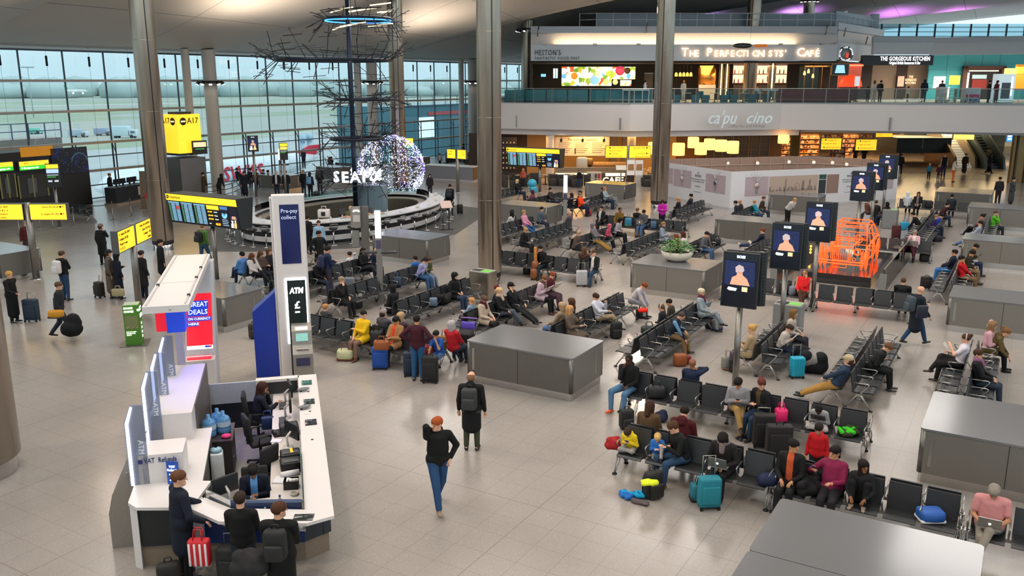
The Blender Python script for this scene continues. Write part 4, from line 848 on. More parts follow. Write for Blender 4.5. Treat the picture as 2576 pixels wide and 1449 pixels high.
# things standing on the kiosk
def kth(name,label,cat,x,y,z,rz=0.0,group=None):return thing(name,label,cat,K(x,y,z),R45+rz,group)
t=kth('refund_sign','small blue tilted notice with arrows leaning on the refund block','sign',-2.44,1.78,1.105,-.35);MB().box((0,0,.2),(.2,.015,.4)).build('board',M('#1D4FB0',.4),t);text('VAT',.055,WHE,t,(0,-.012,.31),(R90,0,0),align='CENTER');text('Refunds',.055,WHE,t,(0,-.012,.25),(R90,0,0),align='CENTER');text('»',.22,WHE,t,(0,-.012,.14),(R90,0,0),align='CENTER',off=.006)
def monitor(label,x,y,rz,z=.76,w=.46,arm=False):
 t=kth('monitor',label,'monitor',x,y,z,rz);MB().rbox((0,0,.32),(w,.045,.3),.015,3).build('display_case',DARK,t);MB().box((0,-.025,.32),(w-.04,.006,.26)).build('display',M('#1A2530',.15,emit=.05),t)
 MB().tube([(0,.02,.3),(0,.12,.22),(0,.1,.02)],.022,6).build('stand_arm',M('#C9C7C4',.4),t);MB().cyl((0,.1,0),(0,.1,.02),.1,n=16).build('stand_foot',M('#C9C7C4',.4),t);return t
monitor('black monitor nearest the far end of the right desk',-.58,6.1,R90+.15);monitor('black monitor second from the far end of the right desk',-.58,5.2,R90);monitor('black monitor turned edge on above the paper trays',-.56,3.7,R90+.55);monitor('monitor on a white arm at the front glass, back to the queue',-1.62,1.4,math.pi+.55,.86)
for lab,x,y,c in(('black receipt printer in the middle of the right desk',-.62,4.35,'#1B1C1F'),('black label printer with yellow strip on the right desk',-.6,3.0,'#232427'),('black document printer nearest the refund clerk',-.6,2.62,'#17181A')):
 t=kth('printer',lab,'printer',x,y,.76,.1);MB().rbox((0,0,.1),(.36,.3,.2),.03,4).build('body',M(c,.4),t);MB().box((0,-.06,.205),(.26,.12,.012)).build('paper_slot',M('#3A3B3E',.4),t)
 if 'yellow' in lab:MB().box((.02,.0,.214),(.05,.2,.006)).build('yellow_strip',M('#E2C32A',.5),t)
for k,(x,y)in enumerate(((-.75,5.9),(-.75,5.0),(-1.25,1.18))):
 t=kth('keyboard',('black keyboard under the far hand of the seated clerk','black keyboard in front of the second monitor','dark keyboard on the front desk of the refund clerk')[k],'keyboard',x,y,.76,R90 if k<2 else .1);MB().rbox((0,0,.012),(.42,.14,.024),.008,3).build('case',DARK,t);MB().box((0,0,.026),(.4,.12,.004)).build('keys',M('#3B3C40',.5),t)
t=kth('desk_phone','black desk phone beside the receipt printer','phone',-.84,4.3,.76,.3);MB().box((0,0,.04),(.18,.2,.06),tilt=.2).build('base',DARK,t);MB().rbox((-.06,0,.09),(.05,.2,.04),.018,3).build('handset',DARK,t)
for k,(x,y,w,d,z,r,lab)in enumerate(((-.72,3.35,.3,.22,.03,.2,'stack of white papers beside the label printer'),(-.72,2.22,.34,.26,.02,-.3,'spread white papers below the document printer'),(-1.05,.95,.32,.24,.012,.4,'white sheet under the hand of the refund clerk'),(-.86,4.0,.2,.14,.02,-.2,'small white pad at the desk edge'),(-1.6,1.0,.22,.3,.012,.9,'white papers under the monitor on the white arm'))):
 t=tag(MB().box((0,0,z/2),(w,d,z)).build('paper_stack',M('#DCDAE2',.7,var=.04),None,K(x,y,.76),R45+r),lab,'papers')
t=kth('paper_roll','rolled white paper lying by the document printer','paper roll',-.62,2.38,.76,.2);MB().cyl((-.16,0,.05),(.16,0,.05),.05,n=16).build('roll',M('#E2E0E6',.6),t)
t=kth('tissue_box','black open box with white tissues on the right desk','box',-.6,1.92,.76,-.1);MB().add([(-.12,-.1,0),(.12,-.1,0),(.12,.1,0),(-.12,.1,0),(-.12,-.1,.15),(.12,-.1,.15),(.12,.1,.15),(-.12,.1,.15)],[(0,1,2,3),(0,4,5,1),(1,5,6,2),(2,6,7,3),(3,7,4,0)]).build('box_shell',DARK,t)
for k in range(4):MB().rbox((-.06+k*.04,0,.13),(.035,.14,.06),.016,3,rz=k*.5).build('tissue',M('#E4E2E6',.7),t)
t=tag(MB().lathe([(.05,0),(.07,0),(.07,.05),(.05,.05),(.05,0)],n=20).build('tape_roll',M('#B9B4A8',.4),None,K(-.55,1.62,.76),0),'clear tape roll on the right desk corner','tape')
for x,y,lab in((-.78,1.22,'small water bottle with dark blue cap on the desk corner'),(-1.0,.86,'clear water bottle behind the front glass')):
 t=kth('water_bottle',lab,'bottle',x,y,.76);MB().lathe([(.0,0),(.034,0),(.036,.03),(.034,.14),(.015,.18),(.015,.2)],n=12).build('bottle_body',M('#B9C4CC',.1,alpha=.5),t);MB().cyl((0,0,.19),(0,0,.22),.018,n=10).build('cap',M('#2E2F6E' if 'blue' in lab else '#D8DCE0',.4),t);MB().lathe([(.0365,.06),(.0365,.12)],n=12).build('bottle_label',M('#8A6F9E' if 'blue' in lab else '#E2E6EA',.5),t)
t=kth('pump_bottle','square clear sanitiser pump bottle behind the front glass','bottle',-1.13,.86,.76);MB().rbox((0,0,.05),(.09,.09,.1),.015,3).build('bottle_body',M('#C4CCC8',.1),t);MB().cyl((0,0,.1),(0,0,.15),.015,n=8).build('pump',M('#E0E2E4',.4),t);MB().box((.02,0,.155),(.07,.02,.015)).build('nozzle',M('#E0E2E4',.4),t)
t=tag(MB().box((0,0,.004),(.2,.14,.008)).build('leaflet',M('#3B3A3E',.4),None,K(-.62,1.08,.76),R45+.5),'dark leaflet lying by the blue capped bottle','leaflet');t=tag(MB().box((0,0,.004),(.2,.12,.008)).build('leaflet',M('#4A4A48',.4),None,K(-.88,.72,.76),R45+.3),'dark leaflet lying behind the front glass','leaflet')
for x,y,lab in((-.3,5.78,'oval grey card reader at the far end of the right counter'),(-.3,4.72,'oval grey card reader beside the second counter screen')):
 t=kth('card_reader',lab,'card reader',x,y,1.1,.3);MB().ell((0,0,.05),(.14,.07,.03),16,8).build('reader_head',M('#6E6F72',.3),t);MB().cyl((-.06,0,0),(-.06,0,.05),.025,n=10).build('foot',DARK,t)
t=tag(MB().box((0,0,.004),(.12,.1,.006)).build('price_card',M('#D6D2CE',.5),None,K(-.26,4.45,1.1),R45+.2),'small white price card on the right counter','card')
WB=M('#4F86B8',.08,spec=.6,var=.1);
for k,(x,y,lab)in enumerate(((-2.12,4.55,'big blue water bottle nearest the white block in the kiosk'),(-1.98,4.85,'big blue water bottle with upright neck behind the first one'),(-1.86,4.68,'big blue water bottle at the right of the three'))):
 t=kth('water_cooler_bottle',lab,'water bottle',x,y,.78);MB().lathe([(0,0),(.12,.0),(.135,.03),(.135,.1),(.128,.12),(.135,.14),(.135,.27),(.1,.33),(.035,.37),(.035,.44),(0,.44)],n=20).build('bottle_body',WB,t);MB().lathe([(.137,.15),(.137,.25)],n=20).build('bottle_label',M('#A9C4D8',.5),t)
t=kth('low_cabinet','dark low cabinet carrying the blue water bottles','cabinet',-1.98,4.68,0);MB().span((-.28,-.45,0),(.28,.45,.76)).build('carcass',M('#2A2426',.5),t);MB().span((-.3,-.47,.76),(.3,.47,.78)).build('cabinet_top',M('#3B3032',.4),t);MB().span((.285,-.4,.4),(.3,-.3,.43)).build('handle',CHROME,t)
t=kth('pink_cloth','crumpled pink cloth on the dark cabinet beside the water bottles','cloth',-1.8,4.38,.78);MB().ell((0,0,.035),(.1,.08,.045),9,6).build('cloth_folds',M('#E03A7A',.7,var=.3),t)
t=kth('water_cooler','slim white water cooler standing against the inner wall','water cooler',-1.9,3.3,0);MB().rbox((0,0,.48),(.22,.26,.96),.03,3).build('housing',M('#C3CBD0',.4),t);MB().lathe([(.0,.96),(.1,.97),(.1,1.02),(.03,1.05)],n=14).build('bottle_socket',M('#8FB4C8',.2),t)
def office_chair(label,x,y,rz):
 t=kth('office_chair',label,'chair',x,y,0,rz);cm_=M('#1D1E21',.8,var=.2);MB().rbox((0,0,.49),(.48,.46,.09),.04,4).build('seat',cm_,t);MB().rbox((0,-.24,.83),(.44,.08,.52),.04,4,tilt=.1).build('backrest',cm_,t);MB().cyl((0,0,.08),(0,0,.46),.03,n=8).build('gas_column',DARK,t)
 for s in(-1,1):MB().tube([(s*.22,-.1,.5),(s*.29,-.1,.52),(s*.29,-.08,.68),(s*.29,.14,.69)],.02,6).build('armrest',DARK,t)
 for k in range(5):
  a=k*2*math.pi/5+.3;l=MB().tube([(0,0,.09),(.28*math.cos(a),.28*math.sin(a),.06)],.022,6).build('base_leg',DARK,t);MB().ell((.28*math.cos(a),.28*math.sin(a),.03),(.03,.03,.03),8,6).build('caster',DARK,l)
office_chair('black office chair of the long haired clerk',-1.28,6.0,-R90);office_chair('empty black office chair with blue bag beside it',-1.2,4.75,-R90+.3);office_chair('black office chair of the refund clerk at the front',-1.2,1.95,math.pi)
office_chair('black office chair turned away behind the refund clerk',-1.15,3.2,.8)
t=kth('blue_shoulder_bag','dark blue bag hanging behind the empty office chair','bag',-1.05,5.32,.5);MB().rbox((0,0,.14),(.26,.12,.28),.04,4).build('bag_body',M('#16305E',.5),t);MB().tube([(-.08,0,.27),(-.06,0,.4),(.06,0,.4),(.08,0,.27)],.012,5).build('bag_handle',M('#1F4E96',.5),t)
t=kth('jacket','dark patterned jacket heaped under the right desk','jacket',-.92,2.85,0);MB().rbox((0,0,.3),(.26,.5,.6),.12,5).build('jacket_body',M('#22282A',.85,var=.5,scale=25),t)
# kiosk lamps: purple wash and white downlight of the canopy
a=K(-2.7,5.4,3.0);spot((a[0],a[1],3.0),K(-2.5,5.0,1.6),45,70,.3,.05,'#5A55FF','purple_wash');a=K(-2.5,6.6,3.0);spot(a,K(-1.8,5.2,0),90,60,.4,.06,'#6E66FF','purple_wash')
# donation box
dbx=at(333,872);t=thing('donation_box','green coin donation box with clear front beside the sign pole','donation box',(dbx[0]-.2,dbx[1]+.25),TH+.25)
GRN=M('#4F8A2A',.4,var=.05);MB().box((0,0,.012),(.75,.75,.02)).build('floor_plate',SATIN,t);MB().prism(rrect(-.22,.22,-.22,.22,.02),.02,1.2).build('box_body',GRN,t);MB().span((-.18,-.228,.5),(.18,-.22,.9)).build('window',M('#7E8A5A',.15),t);MB().span((-.2,-.2,1.2),(.2,.2,1.215)).build('lid',M('#B9C8A8',.3),t)
for i in range(7):MB().rbox((-.14+i*.045,-.235,.54+(i%3)*.03),(.05,.012,.03),.005,2,rz=i).build('banknote',M('#B9A98A',.6),t)
text('DONATE',.085,WHE,t,(-.19,-.228,1.12),(R90,0,0),fit=.24);text('CHANGE',.085,WHE,t,(-.19,-.228,1.02),(R90,0,0),fit=.26)
for i in range(3):text(('your spare coins','and notes help','children')[i],.04,WHE,t,(-.17,-.228,.42-.05*i),(R90,0,0))
for i in range(4):MB().cyl((.228,0,.62-.13*i),(.22,0,.62-.13*i),.04,n=14).build('coin_emblem',WHE,t)
text('DROP YOUR',.05,WHE,t,(.226,-.16,1.1),(R90,0,R90));text('CHANGE',.05,WHE,t,(.226,-.16,1.03),(R90,0,R90));MB().rbox((.226,0,.86),(.012,.26,.1),.005,2).build('hand_emblem',WHE,t);MB().cyl((.2,-.236,1.06),(.2,-.228,1.06),.035,n=12).build('coin_emblem',WHE,t)
# ------------------------------------------------------------------ boards, signs and screens on poles
YEL=M('#FFC62B',.4,emit=1.15,var=.04,scale=2);YTX=M('#4A3510',.6);YTL=M('#C98A12',.5,emit=.3);CASE=M('#5B5A5A',.4,.4);NIGHT=M('#0B0D12',.2)
def pole(t,x,y,h,r=.07):MB().cyl((x,y,0),(x,y,h),r,n=14).build('pole',SATIN,t);MB().cyl((x,y,0),(x,y,.02),r*1.8,n=16).build('pole_foot',CHROME,t)
def icon(t,x,y,z,r):MB().cyl((x,y+.006,z),(x,y,z),r,n=16).build('round_icon',M('#1E1A14',.5),t);MB().box((x,y-.004,z),(r*1.2,.004,r*.28),tilt=0).build('plane_icon',M('#FFD75A',.5,emit=1),t)
def departures(px,py,x0,x1,zt_,zb_,label,r=.09):
 X,Y=at(px,py);t=thing('departures_board',label,'departures board',(X,Y));a,b=x0-X,x1-X;w=b-a;h=zt_-zb_;hd=zt_-h*.24;lean=.16
 pole(t,0,0,zb_+.2,r)
 def fy(z):return-.35+(z-zb_)/h*-lean+.1
 m=MB();q=[(a,fy(zt_),zt_),(b,fy(zt_),zt_),(b,fy(zb_),zb_),(a,fy(zb_),zb_)];bk=[(a+.1,.35,zt_),(b+.0,.42,zt_),(b-.02,.3,zb_),(a+.1,.25,zb_)]
 m.add(q+bk,[(3,2,1,0),(4,5,6,7),(0,1,5,4),(1,2,6,5),(2,3,7,6),(3,0,4,7)]);m.build('case',M('#22282B',.45),t)
 def face(name,mat,u0,u1,z0,z1,off=.012):
  return MB().quad([(a+u0*w,fy(z0)-off,z0),(a+u1*w,fy(z0)-off,z0),(a+u1*w,fy(z1)-off,z1),(a+u0*w,fy(z1)-off,z1)]).build(name,mat,t)
 face('header',YEL,0,1,hd,zt_-.02);icon(t,a+.12,fy(hd)-.05,(hd+zt_)/2,.07);text('Departures',.13,YTX,t,(a+.24,fy(hd)-.05,(hd+zt_)/2),(R90,0,0))
 zz0,zz1=zb_+.04,hd-.04;tb=M('#86B7D6',.5,emit=.75,var=.5,scale=60);tg=M('#5E9E76',.5,emit=.6,var=.5,scale=60);rd=M('#C23B34',.5,emit=.6)
 for k in range(3):
  u=.015+k*.185;face('list_page',NIGHT,u,u+.175,zz0,zz1);face('list_head',M('#7FAFD0',.5,emit=.8),u+.005,u+.17,zz1-.05,zz1,.016)
  mb,mg=MB(),MB();z=zz1-.08
  while z>zz0+.02:
   for(p,qq,tgt)in((.01,.035,mg),(.045,.1,mb),(.11,.165,mb)):
    tgt.quad([(a+(u+p)*w,fy(z)-.018,z-.017),(a+(u+qq)*w,fy(z)-.018,z-.017),(a+(u+qq)*w,fy(z)-.018,z+.012),(a+(u+p)*w,fy(z)-.018,z+.012)])
   z-=.047
  mb.build('list_rows',tb,t);mg.build('time_column',tg,t)
  if k==0:face('cancelled_block',rd,u+.11,u+.16,zz1-.28,zz1-.16,.02)
 face('gate_page',NIGHT,.57,.745,zz0,zz1);face('gate_page_head',YEL,.572,.743,zz1-.16,zz1,.016)
 for i,(s,e)in enumerate((('A1-A15','5 minutes'),('A16-A26','9 minutes'),('B31-B49','15 minutes'))):
  z=zz1-.25-i*.14;text(s,.075,YEL,t,(a+.58*w,fy(z)-.02,z),(R90,0,0),off=.002);text(e,.04,WHE,t,(a+.67*w,fy(z)-.02,z),(R90,0,0))
 text('08:55',.12,M('#FF9A1F',.5,emit=2,var=0),t,(a+.735*w,fy(zz0+.08)-.02,zz0+.08),(R90,0,0),align='RIGHT',off=.003);text('now',.05,WHE,t,(a+.58*w,fy(zz0+.08)-.02,zz0+.09),(R90,0,0))
 face('wifi_page',M('#111A30',.3,emit=.15),.755,.865,zz0,zz1);face('wifi_head',M('#4B7DB8',.5,emit=.7),.757,.863,zz1-.12,zz1,.016)
 c=(a+.81*w,zz1-.32)
 MB().cyl((c[0],fy(c[1])-.014,c[1]),(c[0],fy(c[1])-.02,c[1]),.14,n=24).build('wifi_disc',M('#7FC3EA',.5,emit=1),t)
 for rr in(.04,.075,.11):MB().tube([(c[0]+rr*math.sin(x_),fy(c[1])-.026,c[1]-.05+rr*math.cos(x_))for x_ in(-.7,-.35,0,.35,.7)],.011,4).build('wifi_arc',M('#16233E',.5),t)
 for i in range(4):face('wifi_text',M('#B9D7EE',.5,emit=.6),.765,.85-.01*(i%2),zz0+.06+i*.07,zz0+.085+i*.07,.016)
 face('advert_page',M('#151A38',.3,emit=.1),.875,.99,zz0,zz1);adpic(t,a+.9325*w,w*.1,zz0,zz1,lambda z:fy(z)-.016)
 return t
SKIN_AD=M('#E0A98A',.5,emit=.55);GOLDB=M('#E9C07A',.4,emit=.9);SILB=M('#DCE6F4',.3,emit=.9)
def adpic(t,cx,w,z0,z1,fy):
 """advert: a generic figure above two bottles"""
 h=z1-z0;m=z0+h*.5
 def poly(name,mat,pts):MB().quad([(cx+u*w,fy(m),z0+v*h)for u,v in pts]).build(name,mat,t)
 poly('night_scene',M('#1D2A58',.4,emit=.35,var=.6,scale=14),[(-.48,.42),(.48,.42),(.48,.92),(-.48,.92)])
 def poly2(name,mat,pts):MB().quad([(cx+u*w,fy(m)-.004,z0+v*h)for u,v in pts]).build(name,mat,t)
 poly2('figure_picture',SKIN_AD,[(-.3,.43),(.34,.43),(.24,.57),(.1,.64),(.08,.7),(-.08,.7),(-.1,.63),(-.24,.58)])
 poly2('figure_picture',M('#C9B6B8',.5,emit=.5),[(-.13,.69),(.05,.66),(.14,.74),(.1,.82),(-.04,.85),(-.15,.79)])
 poly2('white_bottle_picture',SILB,[(-.4,.03),(-.06,.03),(-.06,.22),(-.12,.26),(-.06,.36),(-.34,.38),(-.38,.33),(-.3,.3),(-.3,.25),(-.4,.22)])
 poly2('gold_bottle_picture',GOLDB,[(.02,.02),(.34,.02),(.34,.24),(.27,.28),(.27,.4),(.09,.4),(.09,.28),(.02,.24)])
 poly2('bottle_cap_picture',M('#9FC0F0',.4,emit=.8),[(.1,.28),(.26,.28),(.25,.4),(.11,.4)])
departures(546,704,-28.72,-24.85,3.29,2.14,'large departures board on a pole behind the white advert canopy');departures(1358,484,-31.55,-27.41,3.03,1.76,'small distant departures board in front of the coffee bar',.1)
def adscreen(X,Y,label,zb_=2.31,zt_=3.61,w=.84,rz=0.0,back=True):
 t=thing('advert_screen',label,'screen',(X,Y),rz);pole(t,0,0,zb_+.1,.075);f_=lambda z:-.19-(z-zb_)*-.05
 q=[(-w/2,-.18,zb_),(w/2,-.18,zb_),(w/2,-.115,zt_),(-w/2,-.115,zt_)];m=MB();m.add(q+[(x,y+.1,z)for x,y,z in q],[(0,1,2,3),(7,6,5,4),(0,4,5,1),(1,5,6,2),(2,6,7,3),(3,7,4,0)]);m.build('display_case',DARK,t)
 fy=lambda z:-.185+(z-zb_)/(zt_-zb_)*.065-.006
 MB().quad([(-w/2+.03,fy(zb_),zb_+.03),(w/2-.03,fy(zb_),zb_+.03),(w/2-.03,fy(zt_),zt_-.03),(-w/2+.03,fy(zt_),zt_-.03)]).build('display',M('#0C0F1E',.15,emit=.06),t)
 adpic(t,0,w*.88,zb_+.04,zt_-.1,lambda z:fy(z)-.008);text('BOSS',.085,M('#CFE2FF',.5,emit=1.5),t,(0,fy(zt_)-.006,zt_-.1),(R90,0,0),align='CENTER',off=.005)
 if back:
  m=MB();q=[(-w/2,.18,zb_),(w/2,.18,zb_),(w/2,.115,zt_),(-w/2,.115,zt_)];m.add(q+[(x+.1,y+.1,z)for x,y,z in q],[(0,1,2,3),(7,6,5,4),(0,4,5,1),(1,5,6,2),(2,6,7,3),(3,7,4,0)]);m.build('rear_display_case',M('#2B3236',.5),t)
  for k in range(16):z=zb_+.06+k*.08;MB().box((w/2+.06,.2+(zb_-z)*.05,z),(.012,.09,.02)).build('vent_slot',NIGHT,t)
 return t
for i,(X,Y)in enumerate(((-5.6,20.0),(-5.72,24.86),(-5.9,29.85),(-6.46,41.17),(-6.57,45.76),(-6.83,51.3))):
 adscreen(X,Y,('advert screen on a pole, first and largest of the row of six','advert screen on a pole, second of the row of six','advert screen on a pole, third of the row, left of the orange car','advert screen on a pole, fourth of the row, above the orange car','advert screen on a pole, fifth of the row, partly behind the fourth','advert screen on a pole, last and smallest of the row of six')[i])
def pscreen(px,py,x0,x1,y0,y1,label,kind):
 X,Y=at(px,py);D=-math.sin(TH)*X+math.cos(TH)*Y;t=thing('gate_screen',label,'screen',(X,Y),TH+.35);zb_,zt_=zd(y1,D),zd(y0,D);w=(x1-x0)/FL*D*1.03
 pole(t,0,0,zb_+.1,.08);MB().box((0,-.1,(zb_+zt_)/2),(w,.16,zt_-zb_),tilt=-.06).build('display_case',DARK,t);zm=zb_+(zt_-zb_)*.78
 def bx(name,mat,u0,u1,v0,v1,o=.19):MB().span((-w/2+u0*w,-o-.01,zb_+v0*(zt_-zb_)),(-w/2+u1*w,-o,zb_+v1*(zt_-zb_))).build(name,mat,t)
 if kind=='ad':
  text('BOSS',.1,M('#CFE2FF',.5,emit=1.5),t,(0,-.21,zt_-.1),(R90,0,0),align='CENTER');adpic(t,0,w*.85,zb_+.04,zt_-.15,lambda z:-.2)
 else:
  bx('yellow_header',YEL,.05,.95,.8,.97);bx('airline_panel',M('#AFCBEA' if kind=='blue' else '#F2D36B',.5,emit=.8),.06,.94,.6,.77);bx('text_rows',M('#BFD3E2',.5,emit=.4),.08,.9,.5,.54);bx('green_row',M('#48B848',.5,emit=.5),.08,.7,.42,.46)
  if kind=='blue':bx('icon_panel',M('#DCE8F0',.5,emit=.5),.12,.42,.1,.3);bx('icon_panel',M('#DCE8F0',.5,emit=.5),.58,.88,.1,.3)
pscreen(150,572,128,158,411,470,'slim gate screen with yellow header in front of the dark gate wall','blue');pscreen(645,497,634,659,341,381,'small advert screen on a pole by the gate seats, seen against the glass','ad');pscreen(720,500,716,735,359,402,'slim gate screen with yellow header against the glass wall','gate')
X,Y=at(470,500);t=thing('gate_totem','tall yellow gate totem with grey base in front of the glass wall','totem',(X,Y),TH+.2)
MB().box((0,0,1.35),(1.9,1.9,2.7),R45).build('totem_base',pm_,t);MB().box((0,0,2.95),(1.95,1.95,.12),R45).build('shadow_gap',DARK,t);MB().box((0,0,4.2),(1.7,1.7,2.45),R45).build('yellow_body',YEL,t);MB().box((0,0,5.5),(1.0,1.0,.14),R45).build('cap',DARK,t)
for s in(-1,1):
 o=text('A17',.5,YTX,t,(s*.78,-.42 if False else-.5,5.0),(R90,0,s*R45),align='CENTER',off=.006);o.location=(s*.82,-.42,5.02);c=MB().cyl((0,0,0),(0,.01,0),.24,n=20).build('plane_icon',YTX,t,(s*.32,-.93,5.0),s*R45);MB().box((0,-.01,0),(.34,.01,.09),0,0,0).build('plane_icon_mark',M('#FFE9A8',.5,emit=1),c)
for s,z,w in((-1,3.9,.75),(1,3.35,.95)):
 g=MB().box((0,0,0),(w,.12,1.5 if s<0 else .85)).build('gate_display',DARK,t,(s*.98-(.25 if s<0 else-.15),-.6,z),s*.5);MB().box((0,-.07,.3 if s<0 else .18),(w*.85,.02,.35 if s<0 else .3)).build('display_page',M('#F2D9A8',.5,emit=.8),g);MB().box((0,-.07,-.1),(w*.6,.02,.05)).build('green_row',M('#48B848',.5,emit=.5),g)
def ysign(px,py,label,w,zb_,zt_,rz,rows,offs=(-1,1),pr_=.1,gap=.07,kind='yellow_direction_sign'):
 X,Y=at(px,py);t=thing(kind,label,'sign',(X,Y),rz);pole(t,0,0,zt_+.02,pr_)
 for s in offs:
  cx=s*(w/2+gap);MB().box((cx,0,(zb_+zt_)/2),(w,.22,zt_-zb_)).build('sign_case',CASE,t)
  for fc,yy in((0,-.112),(math.pi,.112)):
   MB().box((cx,yy,(zb_+zt_)/2),(w-.05,.006,zt_-zb_-.06)).build('lit_face',YEL,t)
  for k,r in enumerate(rows[0 if s<0 else 1]):
   z=zt_-.06-(zt_-zb_-.1)*(k+.5)/max(3,len(rows[0]));text(r,(zt_-zb_)*.17,YTX,t,(cx-(w/2-.08)*(1 if s<0 else-1),-.122,z),(R90,0,0),align='LEFT' if s<0 else 'RIGHT',res=1)
 return t
ysign(92,702,'large yellow two part gate sign on a steel pole at the left edge',1.42,2.32,2.96,TH,(['← Gates B31-B49','Lounges B1-B2  ▪','Special assistance','○ ○ ○ Toilets'],['Gates A1-A18 ●↑','','Lounges A1-A2 ●↑']),pr_=.13,gap=.12)
ysign(352,790,'angled yellow two part sign on a pole above the green donation box',1.35,2.3,3.0,TH+R90+.05,(['← Gates B31-B49','Lounges B1-B2','Prayer room','○ ○ ○'],['Gates A1-A18 ●→','Gates A19-A26','Lounges ▪ ●','Toilets']),pr_=.11)
ysign(1577,464,'yellow two part sign on a pole in front of the coffee bar',1.6,1.95,2.85,TH,(['← ● Gates A1-A18','   Gates A19-A26','← ▲ Lounges','← ○ ○ ○ Toilets'],['Gates B31-B49 ●→','','▪  Lounges ●→','Special assistance']),pr_=.1)
ysign(1152,484,'small yellow two part sign on a pole left of the large column',.75,2.3,2.95,TH-.6,(['← Gates','Lounges'],['Gates →','Toilets']),pr_=.12)
for x0,x1,y0,y1,D,lab in((2065,2117,347,377,74,'yellow hanging direction sign, left of two before the shop'),(2152,2206,350,379,73,'yellow hanging direction sign, right of two before the shop'),(2203,2246,334,345,77,'thin yellow hanging sign at the shop entrance'),(2398,2452,331,352,78,'yellow lit sign above the white stairs'),(1000,1040,347,372,60,'yellow and green lit exit sign behind the globe')):
 f=Front('yellow_hanging_sign' if x0>1100 else 'yellow_exit_sign',lab,'sign',x0,x1,y0,y1,D);f.slab('sign_case',CASE,t=.2,y0=.01);f.slab('lit_face',YEL if x0!=2398 else M('#FFD25E',.4,emit=2),.02,.98,.04,.96)
 if x0>1100:
  for u in(.2,.8):MB().cyl((-f.w/2+u*f.w,.1,f.h),(-f.w/2+u*f.w,.1,max(f.h+.05,3.6-f.zb)),.02,n=5).build('hanger',SATIN,f.o)
  for k in range(3):f.text(('← ● Lounges A1','← Gates A1-A26','  ▲ Special assistance')[k],f.h*.17,YTX,.06,.82-.3*k,align='LEFT')
 else:f.slab('green_band',M('#3FAE3A',.5,emit=.7),.02,.98,.04,.3,y0=-.01);MB().cyl((0,.1,0),(0,.1,-f.zb),.08,n=8).build('pole',SATIN,f.o)
# phone charging posts
for px,py,y0,y1,y2,lab in((958,757,528,600,634,'slim glowing charging post with black shelves beside the seafood bar'),(1421,566,440,485,500,'slim glowing charging post beside the small departures plinth'),(709,470,374,402,415,'slim white glowing charging post by the glass wall')):
 X,Y=at(px,py);D=-math.sin(TH)*X+math.cos(TH)*Y;t=thing('charging_post',lab,'charging post',(X,Y),TH);z0_,z1_,z2_=zd(y1,D),zd(y0,D),zd(y2,D);MB().box((0,0,z1_/2),(.2,.12,z1_)).build('post',ALU,t)
 MB().box((0,-.065,(z0_+z1_)/2),(.2,.02,z1_-z0_-.04)).build('light_panel',M('#EEF6FF',.5,emit=2.6),t);MB().box((0,-.066,z0_-.2),(.17,.015,.3)).build('info_panel',M('#4A4564',.5),t)
 if px<1500:
  for s in(-1,1):MB().rbox((s*.33,0,z2_),(.55,.34,.05),.02,3,rz=s*.25).build('shelf',DARK,t)
X,Y=at(915,645);t=thing('help_post','grey telephone help post with white handset in front of the seafood bar','help post',(X,Y),TH);MB().box((.1,0,1.1),(.3,.3,2.2)).build('post',SATIN,t);MB().box((-.22,-.05,1.75),(.5,.2,.9)).build('phone_panel',M('#9A958F',.4,.3),t);MB().tube([(-.35,-.18,2.0),(-.3,-.2,2.05),(-.14,-.2,2.05),(-.09,-.18,2.0)],.03,6).build('handset_emblem',WHE,t);MB().box((-.22,-.16,1.7),(.3,.02,.3)).build('notice',M('#C9C4C4',.5),t);MB().box((-.3,-.05,.8),(.3,.12,.7)).build('equipment_box',M('#7E807C',.5),t)
# waste bins
for px,py,s,lab in((1206,752,1,'square steel recycling bin at the foot of the large column'),(1652,512,.9,'grey recycling bin behind the person in magenta'),(1975,846,1,'grey recycling bin with green slot behind the second screen pole'),(2235,575,.9,'grey recycling bin with green lid beyond the orange car'),(1690,700,0,'')):
 if not s:continue
 X,Y=at(px,py);t=thing('recycling_bin',lab,'bin',(X,Y+.25),0);w=.82*s
 MB().prism(rrect(-w/2,w/2,-.3,.3,.05),.02,.96).build('bin_body',STEEL if px==1206 else M('#8C9092',.4,.5),t);MB().prism(rrect(-w/2+.03,w/2-.03,-.27,.27,.05),.96,.985).build('bin_lid',M('#C9C9C6',.35,.5),t)
 MB().rbox((w*.22,-.05,.99),(w*.42,.3,.014),.006,3).build('green_slot',M('#6FBF4A',.5,emit=.1),t);MB().rbox((-w*.22,-.05,.99),(w*.42,.3,.014),.006,3).build('black_slot',DARK,t)
